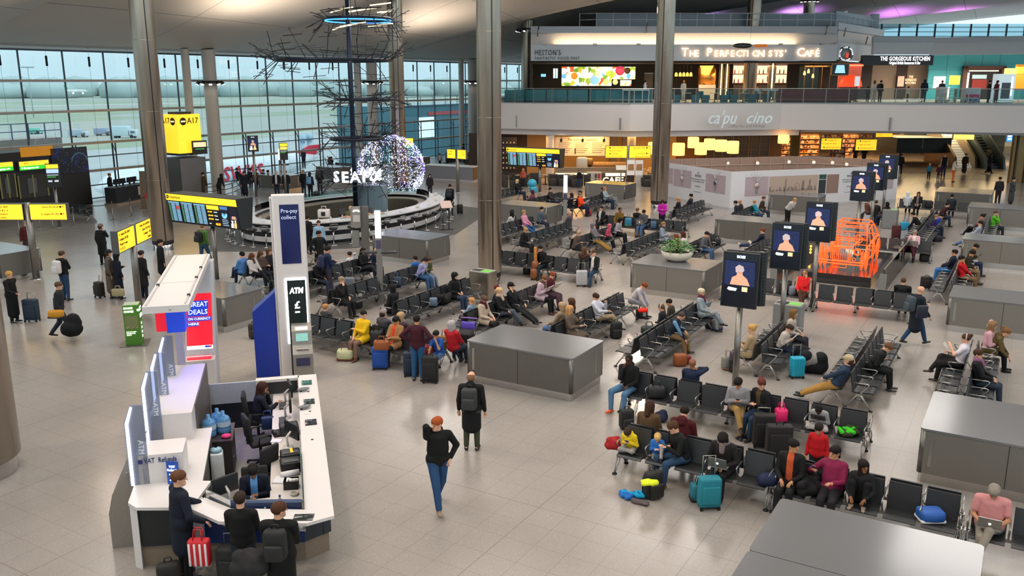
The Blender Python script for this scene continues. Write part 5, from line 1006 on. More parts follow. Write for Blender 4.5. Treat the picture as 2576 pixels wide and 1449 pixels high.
# ------------------------------------------------------------------ seafood bar
BC=(-31.1,35.2);BA,BB_=4.0,6.4
def el(k,a,b):return(a*math.cos(k),b*math.sin(k))
def eband(name,mat,a0,b0,a1,b1,z0,z1,par,k0=0.0,k1=2*math.pi,n=64):
 m=MB();vs=[];fs=[];full=abs(k1-k0-2*math.pi)<1e-6;K_=n if full else n+1
 for i in range(K_):
  k=k0+(k1-k0)*i/n;p,q=el(k,a0,b0),el(k,a1,b1);vs+=[p+(z0,),p+(z1,),q+(z1,),q+(z0,)]
 for i in range(n):
  j=(i+1)%K_;fs+=[(4*i,4*j,4*j+1,4*i+1),(4*i+1,4*j+1,4*j+2,4*i+2),(4*i+2,4*j+2,4*j+3,4*i+3),(4*i+3,4*j+3,4*j,4*i)]
 m.add(vs,fs,0,False);return m.build(name,mat,par)
m=MB();m.prism([(-31.6,26.3),(-28.4,28.2),(-26.4,30.4),(-24.5,35.7),(-27.5,44),(-33.5,45),(-37.2,38),(-36.4,30)],.0,.006);tag(m.build('dark_floor_mat',M('#4B4C4D',.5,var=.15,scale=4)),'dark floor mat under the seafood bar and its stools','mat')
sb=thing('seafood_bar','curved white seafood counter with black bands around the black mast','bar counter',(BC[0],BC[1],.007));WB_=M('#D2D2D4',.3,var=.03);BLK=M('#17181C',.3)
eband('counter_top',WB_,BA+.25,BB_+.25,BA-.75,BB_-.75,1.0,1.06,sb)
for z0,z1,mt in((0,.14,BLK),(.14,.38,WB_),(.38,.6,BLK),(.6,.8,WB_),(.8,1.0,BLK)):eband('front_band',mt,BA+(.02 if mt is WB_ else 0),BB_+(.02 if mt is WB_ else 0),BA-.15,BB_-.15,z0,z1,sb)
eband('inner_shelf',M('#A9A396',.35,.3),BA-.75,BB_-.75,BA-1.25,BB_-1.25,.8,.86,sb);eband('inner_cabinets',M('#5A5548',.5,.2),BA-1.2,BB_-1.2,BA-1.25,BB_-1.25,.02,.8,sb)
eband('glass_guard',glass('D6E6E4',.12,'bar_glass'),BA-.62,BB_-.62,BA-.64,BB_-.64,1.06,1.38,sb,R90-.6,R90+2.4)
MB().box((.4,1.6,1.0),(1.6,.6,2.0),.25).build('cold_cabinet',M('#8FA6B4',.3,.3),sb);MB().box((.4,1.28,1.0),(.02,.02,1.9),.25).build('cabinet_joint',DARK,sb)
st=MB();st.cyl((0,0,.0),(0,0,.03),.2,.19,18);stf=st.mesh('base_disc',[CHROME]);st=MB();st.cyl((0,0,.03),(0,0,.74),.035,n=10);sts=st.mesh('stem',[CHROME]);st=MB();st.lathe([(0,.74),(.17,.74),(.2,.77),(.2,.81),(.17,.83),(0,.83)],n=18);stt=st.mesh('stool_seat',[M('#1C1C1F',.5)]);st=MB();st.tube([(-.17,-.1,.83),(-.19,-.16,1.0),(-.08,-.21,1.02),(.08,-.21,1.02),(.19,-.16,1.0),(.17,-.1,.83)],.014,6);stb=st.mesh('stool_back',[CHROME])
for i in range(30):
 k=-2.35+i*.145;p=el(k,BA+.62,BB_+.62);n_=math.atan2(math.sin(k)/BB_,math.cos(k)/BA)
 t=thing('bar_stool','round black bar stool on a chrome stem at the seafood bar','stool',(BC[0]+p[0],BC[1]+p[1],.007),n_+R90,'stools around the seafood bar')
 for nm,me in(('base_disc',stf),('stem',sts),('stool_seat',stt),('stool_back',stb)):link(nm,me,t)
rnd=random.Random(11)
pl_=MB();pl_.lathe([(0,0),(.08,.0),(.13,.02),(.12,.025),(0,.012)],n=14);plm=pl_.mesh('plate',[M('#E6E4E2',.25)]);nk=MB();nk.add([(-.11,-.02,0),(.11,-.02,0),(.11,.02,0),(-.11,.02,0),(0,0,.15)],[(0,1,4),(1,2,4),(2,3,4),(3,0,4),(3,2,1,0)]);nkm=nk.mesh('napkin',[M('#DDD8D4',.8)]);mc_=MB();mc_.rbox((0,0,.09),(.2,.03,.18),.03,3);mcm=mc_.mesh('menu_card',[M('#DAD6D2',.5)])
gl_=MB();gl_.lathe([(.035,0),(.005,.01),(.005,.08),(.035,.11),(.03,.18)],n=10);glm=gl_.mesh('wine_glass',[M('#C8D2D4',.1)])
for i in range(44):
 k=-2.4+i*.117;p=el(k,BA-.1-.25*(i%2),BB_-.1-.25*(i%2));j=i%4;nm,me=(('plate',plm),('napkin',nkm),('menu_card',mcm),('wine_glass',glm))[j]
 o=link(nm,me,None,(BC[0]+p[0],BC[1]+p[1],1.067),k+rnd.uniform(-.4,.4));tag(o,('white plate laid on the seafood bar','folded pale napkin standing on the seafood bar','white menu card standing on the seafood bar','empty wine glass on the seafood bar')[j],('plate','napkin','card','glass')[j],('plates','napkins','menu cards','glasses')[j]+' on the seafood bar')
f_=thing('bread_basket','white lidded basket with black emblem on the seafood bar','basket',(-29.2,31.4,1.067),TH);MB().rbox((0,0,.2),(.55,.4,.4),.05,4).build('basket_body',M('#D9D3D1',.5),f_);MB().tube([(-.12,0,.4),(-.1,0,.54),(.1,0,.54),(.12,0,.4)],.02,6).build('basket_handle',M('#D9D3D1',.5),f_);MB().box((0,-.205,.2),(.2,.01,.2)).build('emblem',DARK,f_)
f_=thing('seafood_display','tray of pink seafood laid on ice at the near side of the bar','food tray',(-27.75,32.6,1.067),1.2);MB().box((0,0,.03),(2.4,.4,.05)).build('ice_tray',M('#C2CCD0',.3),f_)
fd_=MB()
for i in range(46):fd_.ell((rnd.uniform(-1.1,1.1),rnd.uniform(-.15,.15),.09),(.07,.04,.04),7,5,rz=rnd.uniform(0,3))
o=fd_.build('shellfish',M('#C99A7A',.5,var=.35),f_);o['kind']='stuff'
for i,(lab,x,y)in enumerate((('dark till screen on the inner shelf beside the cabinet',.9,-.2),('dark till screen on the inner shelf, leftmost of the leaning pair',-.2,-.9))):
 t=thing('till',lab,'till',(BC[0]+1.6+x,BC[1]-1.0+y,.867),TH+.7);MB().box((0,0,.22),(.4,.05,.34),tilt=-.4).build('till_screen',DARK,t);MB().box((0,.06,.04),(.25,.25,.08)).build('till_foot',DARK,t)
t=thing('menu_stand','pale tilted menu on two thin black posts right of the seafood bar','menu stand',at(1123,578)+(.007,),TH+.4);MB().box((0,0,1.3),(.6,.04,.5),tilt=-.9).build('menu_board',M('#D6B9B0',.5),t)
for s in(-1,1):MB().cyl((s*.16,.05,0),(s*.16,.05,1.2),.02,n=6).build('post',DARK,t)
MB().box((0,.05,.012),(.7,.35,.024)).build('foot_plate',DARK,t)
# rod sculpture on the mast
MX=(-31.16,36.0);sc=thing('rod_sculpture','tall black mast with stacked rings and a tangle of thin rods over the seafood bar','sculpture',(MX[0],MX[1],.007));RODM=M('#24272E',.45,.3);D_=-math.sin(TH)*MX[0]+math.cos(TH)*MX[1]
MB().cyl((0,0,0),(0,0,14.6),.13,n=14).build('mast',M('#1E2B40',.35,.4),sc)
sc2=thing('cable_mast','thin dark steel cable pole rising in front of the steel column by the globe','cable',at(1000,505));MB().cyl((0,0,0),(0,0,12.4),.04,n=6).build('cable_rod',DARK,sc2)
def xoff(px,z):
 return(px-pr(MX[0],MX[1],z)[0])/FL*(D_*cP+(EYE-z)*sP)
RINGS=((48,902,80,'LED'),(152,838,140,''),(250,920,72,''),(349,898,64,''),(450,893,58,''))
cr_,sr_=math.cos(TH),math.sin(TH);rnd=random.Random(5);nrod=0;extra=MB()
for yy,cx,rp_,led in RINGS:
 z=zd(yy,D_);c=xoff(cx,z);r=rp_/FL*D_;c0=(c*cr_,c*sr_);N_=40
 ring_=[(c0[0]+r*math.cos(2*math.pi*k/N_),c0[1]+r*math.sin(2*math.pi*k/N_),z)for k in range(N_)]
 MB().tube(ring_,.075,8,closed=True).build('ring',M('#222A38',.35,.5),sc)
 if led:MB().tube([(p[0],p[1],p[2]-.1)for p in ring_],.03,6,closed=True).build('blue_light_ring',M('#3A8CFF',.5,emit=3),sc)
 for k in range(2):MB().cyl((0,0,z),ring_[k*20+4],.03,n=5).build('ring_strut',RODM,sc)
 nn=26 if rp_>100 else 20
 for k in range(nn+(30 if rp_>100 else 18)):
  a=rnd.uniform(0,6.28);up_=rnd.random()<(.75 if rp_>100 else .5);L_=rnd.uniform(.7,1.5)*(1.25 if rp_>100 else 1);ro=rnd.uniform(.5,1.1)
  p0=(c0[0]+r*math.cos(a),c0[1]+r*math.sin(a),z);p1=(c0[0]+(r+ro)*math.cos(a+rnd.uniform(-.3,.3)),c0[1]+(r+ro)*math.sin(a),z+(L_ if up_ else-L_)*rnd.uniform(.2,.95))
  q=rnd.uniform(.5,.9);tx,ty=-math.sin(a),math.cos(a);l2=rnd.uniform(.4,.95);m_=tuple(p0[i]+(p1[i]-p0[i])*q for i in range(3));cv=rnd.uniform(-.2,.2)
  bar=[(m_[0]-tx*l2,m_[1]-ty*l2,m_[2]-.08*l2),(m_[0]+math.cos(a)*cv,m_[1]+math.sin(a)*cv,m_[2]),(m_[0]+tx*l2,m_[1]+ty*l2,m_[2]+.08*l2)]
  if k<nn and nrod<96:MB().tube([p0,p1],.02,5).tube(bar,.02,5).build('rod',RODM,sc);nrod+=1
  else:extra.tube([p0,p1],.018,4).tube(bar,.018,4)
o=extra.build('thin_rods',RODM,sc);o['kind']='stuff'
for k in range(9):
 z=zd(rnd.choice((6,12,20,28,36,72,78)),D_);a=rnd.uniform(3.6,6.0)+TH;r=1.75+rnd.uniform(-.3,.25);c=xoff(905,z);MB().tube([(c*cr_+r*math.cos(a+i*.12),c*sr_+r*math.sin(a+i*.12),z+i*.03)for i in range(8)],.03,6).build('glowing_rod',M('#FFE2A6',.5,emit=2.5),sc)
z=zd(441,D_);r=58/FL*D_+.1;cc=xoff(893,z);MB().lathe([(.1,-.05),(r,-.05),(r,.02),(.1,.02)],(cc*cr_,cc*sr_,zd(451,D_)),32).build('sign_disc',RODM,sc)
SEA=M('#EEF2FF',.5,emit=4,var=0)
for i,ch in enumerate('SEAFOOD BAR'):
 a=TH-R90-.62+i*.40;o=text(ch,.78,SEA,sc,(cc*cr_+r*math.cos(a),cc*sr_+r*math.sin(a),z),(R90,0,a+R90),name='sign_letter',align='CENTER',ext=.05,off=.015)
for k in range(6):
 a=k*1.05+.4;MB().cyl((0,0,1.2 if k%2 else zd(450,D_)),(2.2*math.cos(a),2.2*math.sin(a),zd(450,D_)if k%2 else zd(349,D_)),.012,n=4).build('stay_cable',RODM,sc)
# illuminated globe
X,Y=fd(984,55.5,2.3);gr=2.08;gb=thing('light_globe','big open wire globe wrapped in white and violet fairy lights','light sculpture',(X,Y,0));gz=zd(424,55.5)
fr_=MB()
for k in range(10):a=math.pi*k/10;fr_.tube([(gr*math.sin(t_)*math.cos(a),gr*math.sin(t_)*math.sin(a),gz+gr*math.cos(t_))for t_ in[2*math.pi*j/28 for j in range(28)]],.014,4,closed=True)
for k in range(1,9):t_=math.pi*k/9;fr_.tube([(gr*math.sin(t_)*math.cos(2*math.pi*j/28),gr*math.sin(t_)*math.sin(2*math.pi*j/28),gz+gr*math.cos(t_))for j in range(28)],.014,4,closed=True)
fr_.build('wire_frame',M('#9FA3B8',.4,.4),gb);MB().lathe([(.9,0),(.9,.12),(.4,.18),(.4,gz-gr+.2)],n=24).build('globe_base',DARK,gb)
rnd=random.Random(2)
for nm,c,e,n_ in(('white_lights','#EEF0FF',7,1500),('violet_lights','#5B3CFF',8,620)):
 m=MB()
 for i in range(n_):
  u,v=rnd.uniform(-1,1),rnd.uniform(0,6.283)
  if nm[0]=='v' and not(math.sin(v*2+u*3)>-.1):continue
  s_=math.sqrt(1-u*u);rr=gr+rnd.uniform(-.03,.05);p=(rr*s_*math.cos(v),rr*s_*math.sin(v),gz+rr*u);d=.022;m.add([(p[0]-d,p[1],p[2]),(p[0]+d,p[1],p[2]),(p[0],p[1]-d,p[2]),(p[0],p[1]+d,p[2]),(p[0],p[1],p[2]-d),(p[0],p[1],p[2]+d)],[(0,2,5),(2,1,5),(1,3,5),(3,0,5),(2,0,4),(1,2,4),(3,1,4),(0,3,4)])
 o=m.build(nm,M(c,.5,emit=e,var=0),gb);o['kind']='stuff'
m=MB()
for i in range(26):
 u,v=rnd.uniform(-.8,.9),rnd.uniform(0,6.28);p=[]
 for j in range(5):
  v+=rnd.uniform(-.12,.16);u=max(-.95,min(.95,u+rnd.uniform(-.16,.16)));s_=math.sqrt(1-u*u);p.append((gr*s_*math.cos(v),gr*s_*math.sin(v),gz+gr*u))
 m.tube(p,.02,4)
m.build('light_lines',M('#C9D6FF',.5,emit=3,var=0),gb)
# ------------------------------------------------------------------ watch hoarding
HW=M('#D9D9DE',.4,var=.02);hp=[at(1655,492),at(1835,527),at(2252,505)];hz=2.25;hb_=[fd(2190,60.5,2),fd(2053,63.0,2),fd(1991,63.0,2),fd(1655,60.5,2)]
ho=thing('hoarding','white shop hoarding with watch pictures enclosing the building works','hoarding',hp[1]);O_=hp[1];rel=lambda p:(p[0]-O_[0],p[1]-O_[1])
for i in range(2):MB().wall([rel(hp[i]),rel(hp[i+1])],0,hz,.08).build('hoarding_wall',HW,ho);MB().wall([(rel(hp[i])[0]-.0,rel(hp[i])[1]-.06),(rel(hp[i+1])[0],rel(hp[i+1])[1]-.06)],0,.12,.03).build('hoarding_skirting',M('#C4C4C8',.5),ho)
WOOD=M('#A58A7C',.7,var=.1,scale=3)
ring2=[hp[2]]+hb_+[hp[0]]
for i in range(5):
 a,c=rel(ring2[i]),rel(ring2[i+1]);MB().wall([a,c],0,hz,.06).build('rear_wall',WOOD,ho);d=Vector(c)-Vector(a);n_=max(2,int(d.length/1.1));nrm=Vector((-d.y,d.x)).normalized()*.06
 for k in range(n_):q=Vector(a)+d*(k+.5)/n_+nrm;MB().box((q.x,q.y,hz/2),(.06,.06,hz),math.atan2(d.y,d.x)).build('stud',M('#B99F90',.7),ho)
 MB().wall([(a[0]+nrm.x,a[1]+nrm.y),(c[0]+nrm.x,c[1]+nrm.y)],hz-.55,hz-.47,.05).build('stud_rail',M('#B99F90',.7),ho)
for px,y in((1752,408),(1831,410),(1906,410),(1985,407),(2047,408),(2094,409),(2130,413),(2100,414),(1757,418)):
 D=62.3 if px<2040 else 61.2
 if px in(2100,1757):continue
 X,Y=fd(px,D-.5,1.9);t=thing('festoon_bulb','round white works bulb hung along the wooden inside of the hoarding','lamp',(X,Y,zd(y+5,D-.5)),TH,'works bulbs inside the hoarding');MB().ell((0,0,.12),(.12,.12,.12),12,8).build('bulb',M('#F0EAE0',.4,emit=.5),t);MB().cyl((0,.1,.2),(0,.42,.3),.05,n=8).build('socket',M('#C9A55A',.5),t)
def hpan(i,px0,px1,v0,v1,mat,name,off=.05,nm2=None):
 a,c=Vector(rel(hp[i])),Vector(rel(hp[i+1]));d=c-a;L_=d.length
 def at_u(px):
  lo,hi=0.0,1.0
  for _ in range(30):
   m_=(lo+hi)/2;q=a+d*m_;x=pr(O_[0]+q.x,O_[1]+q.y,1.2)[0]
   if x<px:lo=m_
   else:hi=m_
  return lo
 u0,u1=at_u(px0),at_u(px1);nrm=Vector((d.y,-d.x)).normalized();p,q=a+d*u0+nrm*off,a+d*u1+nrm*off
 ob=MB().quad([(p.x,p.y,v0),(q.x,q.y,v0),(q.x,q.y,v1),(p.x,p.y,v1)]).build(name,mat,ho);return p,q,math.atan2(d.y,d.x),nrm
PINK=M('#B3A2A8',.4,var=.12,scale=.6);GREYT=M('#7A7678',.5)
def watch(i,px,v,c):
 p,q,a,n_=hpan(i,px-2,px+2,v,v+.02,GREYT,'watch_strap');m_=(p+q)/2+n_*.02
 MB().box((m_.x,m_.y,v+.02),(.13,.01,.85),a).build('watch_strap',M('#A9A4A8',.3,.5),ho);w_=MB().cyl((m_.x+n_.x*.005,m_.y+n_.y*.005,v+.05),(m_.x+n_.x*.02,m_.y+n_.y*.02,v+.05),.17,n=20).build('watch_case',M('#C6BEB8',.3,.5),ho);MB().cyl((m_.x+n_.x*.02,m_.y+n_.y*.02,v+.05),(m_.x+n_.x*.03,m_.y+n_.y*.03,v+.05),.12,n=18).build('watch_dial',M(c,.3),ho)
 for k in range(-2,3):MB().tube([(m_.x,m_.y,v+.3),(m_.x+math.cos(a)*k*.22,m_.y+math.sin(a)*k*.22,v+.95-abs(k)*.08)],.012,4).build('crown_picture',M('#D9D3D6',.4),ho)
for i,a0,a1,v0,v1,mt in((0,1662,1694,.95,1.95,PINK),(0,1696,1740,.85,1.95,PINK),(0,1776,1826,.85,1.95,PINK),(1,1873,1931,.75,1.9,PINK),(1,1933,2056,.72,1.88,M('#B9A496',.4,var=.06,scale=.5)),(1,2058,2076,1.6,1.88,M('#1E4A3A',.4)),(1,2058,2076,.72,1.56,M('#242E2C',.4,var=.4)),(1,2078,2108,.7,1.86,M('#8F7468',.4,var=.08)),(1,2222,2246,.8,1.75,PINK)):hpan(i,a0,a1,v0,v1,mt,'picture_panel')
watch(0,1717,1.35,'#CFC4C6');watch(0,1801,1.4,'#3C5878');watch(1,1902,1.3,'#B9A0A0')
for i,px,sz in((0,1757,.2),(1,2138,.2)):
 p,q,a,n_=hpan(i,px-1,px+1,1.0,1.01,HW,'text_base',.051);m_=(p+q)/2+n_*.01
 text('ROLEX',.19,GREYT,ho,(m_.x,m_.y,1.72),(R90,0,a),align='CENTER',off=.004);MB().box((m_.x,m_.y,1.9),(.1,.01,.1),a).build('crown_emblem',GREYT,ho)
 for k,s in enumerate(('A NEW BOUTIQUE IS COMING','TO THIS TERMINAL SOON','','Opening soon')):
  if s:text(s,.1,GREYT,ho,(m_.x,m_.y,1.5-.14*k),(R90,0,a),align='CENTER')
 MB().box((m_.x,m_.y,.72),(.8,.004,.02),a).build('text_rule',GREYT,ho)
# skyline drawing on the long panel
sk=MB();rnd=random.Random(8)
p,q,a,n_=hpan(1,1935,2054,.9,.905,GREYT,'ground_line',.055);d=q-p
for k in range(26):
 u=(k+rnd.random())/26;h=rnd.choice((.1,.14,.2,.28));c=p+d*u;sk.box((c.x,c.y,.95+h/2),(d.length/34,.004,h),a)
for u,h,w in((.33,.6,.06),(.7,.5,.1),(.84,.55,.08),(.68,.42,.05)):c=p+d*u;sk.box((c.x,c.y,.95+h/2),(w*1.5,.004,h),a);sk.add([(c.x-w*math.cos(a),c.y-w*math.sin(a),.95+h),(c.x+w*math.cos(a),c.y+w*math.sin(a),.95+h),(c.x,c.y,1.12+h)],[(0,1,2)])
sk.build('skyline_drawing',M('#8A7A72',.5),ho);c=p+d*.57;MB().tube([(c.x+.2*math.cos(t_)*math.cos(a),c.y+.2*math.cos(t_)*math.sin(a),1.2+.2*math.sin(t_))for t_ in[k*.45 for k in range(14)]],.012,4,closed=True).build('wheel_drawing',M('#8A7A72',.5),ho)
# ------------------------------------------------------------------ orange outline car on its black plinth
OR=M('#FF5A1E',.4,emit=1.1,var=.03);cpn=thing('display_plinth','low glossy black plinth under the orange outline car','plinth',(-5.95,36.8));MB().span((-1.25,-2.8,0),(1.25,2.8,.38)).build('plinth_body',M('#141416',.12,coat=.5),cpn);MB().span((-1.22,-2.83,.05),(1.22,-2.8,.2)).build('plinth_band',M('#2B2C2E',.3),cpn)
car=thing('outline_car','life size taxi car drawn in glowing orange tubes','car sculpture',(-5.95,36.6,.38));W=.82
def ct_(pts,r=.022,closed=False,name='body_tube'):return MB().tube(pts,r,6,closed=closed).build(name,OR,car)
def rr_(x0,x1,z0,z1,y,r=.06):return[(x,y,z)for x,z in rrect(x0,x1,z0,z1,r,3)]
ct_(rr_(-.3,.3,.42,.95,-1.95),closed=True,name='grille_frame');ct_(rr_(-.86,.86,.32,.42,-2.08,.04),.025,True,'front_bumper');ct_(rr_(-.25,.25,.18,.3,-2.1,.03),.014,True,'number_plate')
for s in(-1,1):
 ct_([(s*.58+.13*math.cos(k),-1.93,.8+.13*math.sin(k))for k in[j*.52 for j in range(12)]],.02,True,'headlamp');ct_([(s*.58+.08*math.cos(k),-1.96,.8+.08*math.sin(k))for k in[j*.6 for j in range(10)]],.014,True,'headlamp');ct_([(s*.5+.06*math.cos(k),-2.0,.52+.06*math.sin(k))for k in[j*.78 for j in range(8)]],.014,True,'fog_lamp')
 ct_([(s*.36,-1.95,.45),(s*.38,-1.9,.95),(s*.45,-1.3,1.08),(s*.5,-.75,1.12)],.022,name='bonnet_edge')
 ct_([(s*.82,-1.95,.45),(s*.84,-1.8,.78),(s*.84,-1.4,.95),(s*.83,-1.0,.9),(s*.82,-.6,.95),(s*.82,.6,1.0),(s*.82,1.5,.98),(s*.78,1.9,.85),(s*.76,2.0,.4)],.024,name='wing_line')
 ct_([(s*.82,-.95,.35),(s*.82,1.0,.35)],.022,name='sill');ct_([(s*.7,-.65,1.05),(s*.6,-.25,1.5),(s*.56,.1,1.6),(s*.56,1.0,1.6),(s*.62,1.55,1.35),(s*.74,1.8,1.0)],.026,name='roof_side')
 ct_([(s*.8,-.55,1.0),(s*.68,-.2,1.42),(s*.66,.3,1.48),(s*.8,.3,1.0)],.02,True,'side_window');ct_([(s*.8,.4,1.0),(s*.66,.4,1.48),(s*.66,1.0,1.48),(s*.78,1.45,1.0)],.02,True,'side_window');ct_([(s*.82,-.6,1.0),(s*.82,-.62,.4)],.02,name='door_line');ct_([(s*.82,.35,1.0),(s*.82,.35,.38)],.02,name='door_line');ct_([(s*.83,-.2,.88),(s*.83,.05,.88)],.02,name='door_handle')
 ct_([(s*.85,-1.3+.5*math.cos(k),.36+.5*math.sin(k))for k in[j*.35 for j in range(10)]],.024,name='wheel_arch');ct_([(s*.85,1.3+.5*math.cos(k),.36+.5*math.sin(k))for k in[j*.35 for j in range(10)]],.024,name='wheel_arch')
 for yc in(-1.3,1.3):
  for r in(.36,.27,.16):
   for dx in(0,-.16):ct_([(s*(.84+dx),yc+r*math.cos(k),.37+r*math.sin(k))for k in[j*.393 for j in range(16)]],.018,True,'wheel_ring')
  for k in range(6):ct_([(s*.84,yc+.1*math.cos(k*1.05),.37+.1*math.sin(k*1.05)),(s*.84,yc+.27*math.cos(k*1.05),.37+.27*math.sin(k*1.05))],.012,name='wheel_spoke')
 ct_([(s*.95,-.5,1.05),(s*1.02,-.48,1.15),(s*.92,-.46,1.2)],.016,name='mirror')
for y,z,w in((-1.9,.97,.38),(-1.3,1.1,.5),(-.72,1.08,.7),(-.2,1.52,.58),(.1,1.62,.56),(1.0,1.62,.56),(1.55,1.35,.62),(1.85,.95,.76),(2.0,.4,.76)):ct_([(-w,y,z),(w,y,z)],.022,name='cross_tube')
ct_(rr_(-.26,.26,1.64,1.78,-.05),.018,True,'roof_light');ct_([(-.6,-.6,1.12),(-.52,-.25,1.46),(.52,-.25,1.46),(.6,-.6,1.12)],.02,True,'windscreen');ct_([(.28+.17*math.cos(k),-.1+.06*math.sin(k),.98+.15*math.sin(k))for k in[j*.52 for j in range(12)]],.016,True,'steering_wheel')
for s in(-.35,.35):ct_([(s-.2,.3,.5),(s-.2,.45,1.1),(s+.2,.45,1.1),(s+.2,.3,.5)],.018,True,'seat_frame')
for k in range(7):ct_([(-.24+.08*k,-1.955,.46),(-.24+.08*k,-1.955,.9)],.008,name='grille_bar')
for x,y0,y1,lab in((-7.85,32.3,39.5,'low glass guard panel left of the orange car'),(-4.15,32.9,40.8,'low glass guard panel right of the orange car')):
 t=thing('glass_guard',lab,'glass panel',(x,(y0+y1)/2));h=(y1-y0)/2;MB().span((-.01,-h,.02),(.01,h,.95)).build('pane',glass('D3DDDB',.15,'guard_glass'),t);MB().span((-.03,-h,0),(.03,h,.06)).build('base_rail',SATIN,t);MB().span((-.02,-h,.95),(.02,h,.975)).build('cap_rail',SATIN,t);MB().span((-.12,-h-.06,0),(.12,-h,.8)).build('end_post',M('#8B8D8E',.4,.5),t)
for px,y,lab in((2040,637,'small amber lamp box on the left guard of the orange car'),(2265,648,'small amber lamp box on the right guard of the orange car')):
 X,Y=at(px,y,.5);t=thing('lamp_box',lab,'lamp',(X,Y),0);MB().span((-.1,-.1,0),(.1,.1,.9)).build('lamp_body',SATIN,t)
 for k in range(3):MB().ell((0,-.11,.55+k*.13),(.045,.02,.05),8,6).build('amber_bulb',M('#FFB02E',.5,emit=6),t)
spot((-6.5,33.2,3.4),(-5.4,35.2,.5),120,50,.4,.05,'#FFE7D2','car_spotlight')
# bowl of plants
t=thing('plant_bowl','white round bowl overflowing with green leaves on a plinth','potted plant',(-10.83,30.05,1.1));MB().lathe([(0,0),(.3,.0),(.5,.12),(.6,.36),(.57,.37),(.45,.3),(0,.28)],n=32).build('bowl',M('#CFC9BC',.4,var=.08),t);MB().lathe([(0,.3),(.55,.3)],n=24).build('soil',M('#3A2C1E',.9),t)
m=MB();rnd=random.Random(4)
for i in range(420):
 a,r=rnd.uniform(0,6.28),rnd.uniform(0,.66);z=.36+rnd.uniform(0,.46)*(1-(r/.85)**2);L_=rnd.uniform(.09,.17);b=rnd.uniform(0,6.28);e=rnd.uniform(-.5,.5);c=Vector((r*math.cos(a),r*math.sin(a),z));d=Vector((math.cos(b)*math.cos(e),math.sin(b)*math.cos(e),math.sin(e)));s=d.cross(Vector((0,0,1))).normalized()*L_*.35
 m.add([c-d*L_*.5,c+s,c+d*L_*.5,c-s],[(0,1,2,3)])
o=m.build('leaves',M('#3F7A2A',.5,var=.45,scale=6),t);o['kind']='stuff'
# ------------------------------------------------------------------ coffee bar under the gallery
f=Front('wall_cafe_low',None,None,1180,1700,335,462,73,kind='structure',z0=0);f.slab('panel',M('#A8875A',.6,var=.08),t=.2);f.slab('dark_panel',M('#3A2A20',.6),.0,.28,y0=-.06,t=.06)
for u in(.68,.74,.93):f.slab('pier',M('#6E665E',.5),u,u+.035,y0=-.3,t=.3)
f=Front('dark_shelf','dark wall shelf with rows of white cups at the left of the coffee bar','shelf unit',1215,1300,345,458,71,z0=0);f.slab('carcass',M('#231A16',.6),t=.3);cm_=M('#B9B1A6',.4)
for r in range(6):
 f.slab('shelf_board',M('#4A3A30',.5),0,1,.18+r*.13,.19+r*.13,y0=-.15,t=.2);b=MB()
 for k in range(9):b.lathe([(.05,0),(.06,.12),(.05,.12)],(-f.w/2+.2+k*f.w/9.5,-.06,(.19+r*.13)*f.h),8)
 b.build('cup_row',cm_,f.o)['kind']='stuff'
f=Front('menu_board','long white menu board with black writing lit by three spots','menu board',1396,1533,344,392,70);f.slab('board',M('#CFC3B4',.5),t=.06);f.slab('frame',M('#5A3E28',.5),0,1,-.03,0,y0=-.02,t=.1);f.text('The world of espresso',.3,NAVY,.5,.85,fit=f.w*.55)
for k in range(6):
 for j in range(3):f.slab('text_rows',M('#7A7066',.5),.06+j*.31,.3+j*.31-.03*(k%3),.66-k*.1,.69-k*.1,y0=-.012,t=.01)
for u in(.36,.92):f.slab('grinder_picture',M('#3A3430',.5),u,u+.025,.1,.4,y0=-.014,t=.01)
for px in(1412,1466,1520):a=fd(px,67.6,3.2);spot((a[0],a[1],3.3),fd(px+2,70,2.6)+(2.4,),70,62,.6,.05,'#FFD9A0');o=Front('track_spot','black track spot shining on the white menu board','lamp',px-4,px+4,347,354,67.5,'spots over the menu board');MB().cyl((0,0,.1),(0,.25,-.05),.08,.1,10).build('lamp_head',DARK,o.o);MB().cyl((0,0,.1),(0,0,3.36-o.zb),.02,n=5).build('lamp_arm',DARK,o.o)
for px,D,lab in((1384,69.3,'white round column left of the menu board'),(1588,69,'grey square pier behind the yellow coffee bar signs')):X,Y=fd(px,D,2);t=tag(MB().lathe([(.33,0),(.33,3.36)],n=20).build('cafe_column',M('#CDC3B6',.5),None,(X,Y,0)),lab,'column')
f=Front('coffee_counter','long lit coffee counter with glass display and big letters','counter',1397,1572,424,462,65.6,z0=0);f.slab('counter_body',M('#5A4636',.5),v1=.72,t=.9);f.slab('glass_display',glass('E0D8C4',.1,'display_glass',.02,.25),v0=.72,v1=1.05,t=.7);f.slab('counter_top',M('#B9AA92',.3),v0=.7,v1=.73,t=.95,y0=-.03);f.slab('light_band',M('#FFDFA0',.5,emit=2.6),0,.62,.5,.7,y0=-.02,t=.02);f.slab('light_band',M('#FFDFA0',.5,emit=2.6),.72,1,.5,.7,y0=-.02,t=.02);f.text('CAFE',.62,M('#FFF0CC',.5,emit=1.6),.83,.2,fit=f.w*.3,off=.015)
b=MB()
for k in range(40):b.rbox((-f.w/2+.3+k*(f.w-.6)/40,.3+.2*(k%2),f.h*.86),(.16,.16,.1),.03,2)
b.build('pastries',M('#B98A4A',.6,var=.4),f.o)['kind']='stuff'
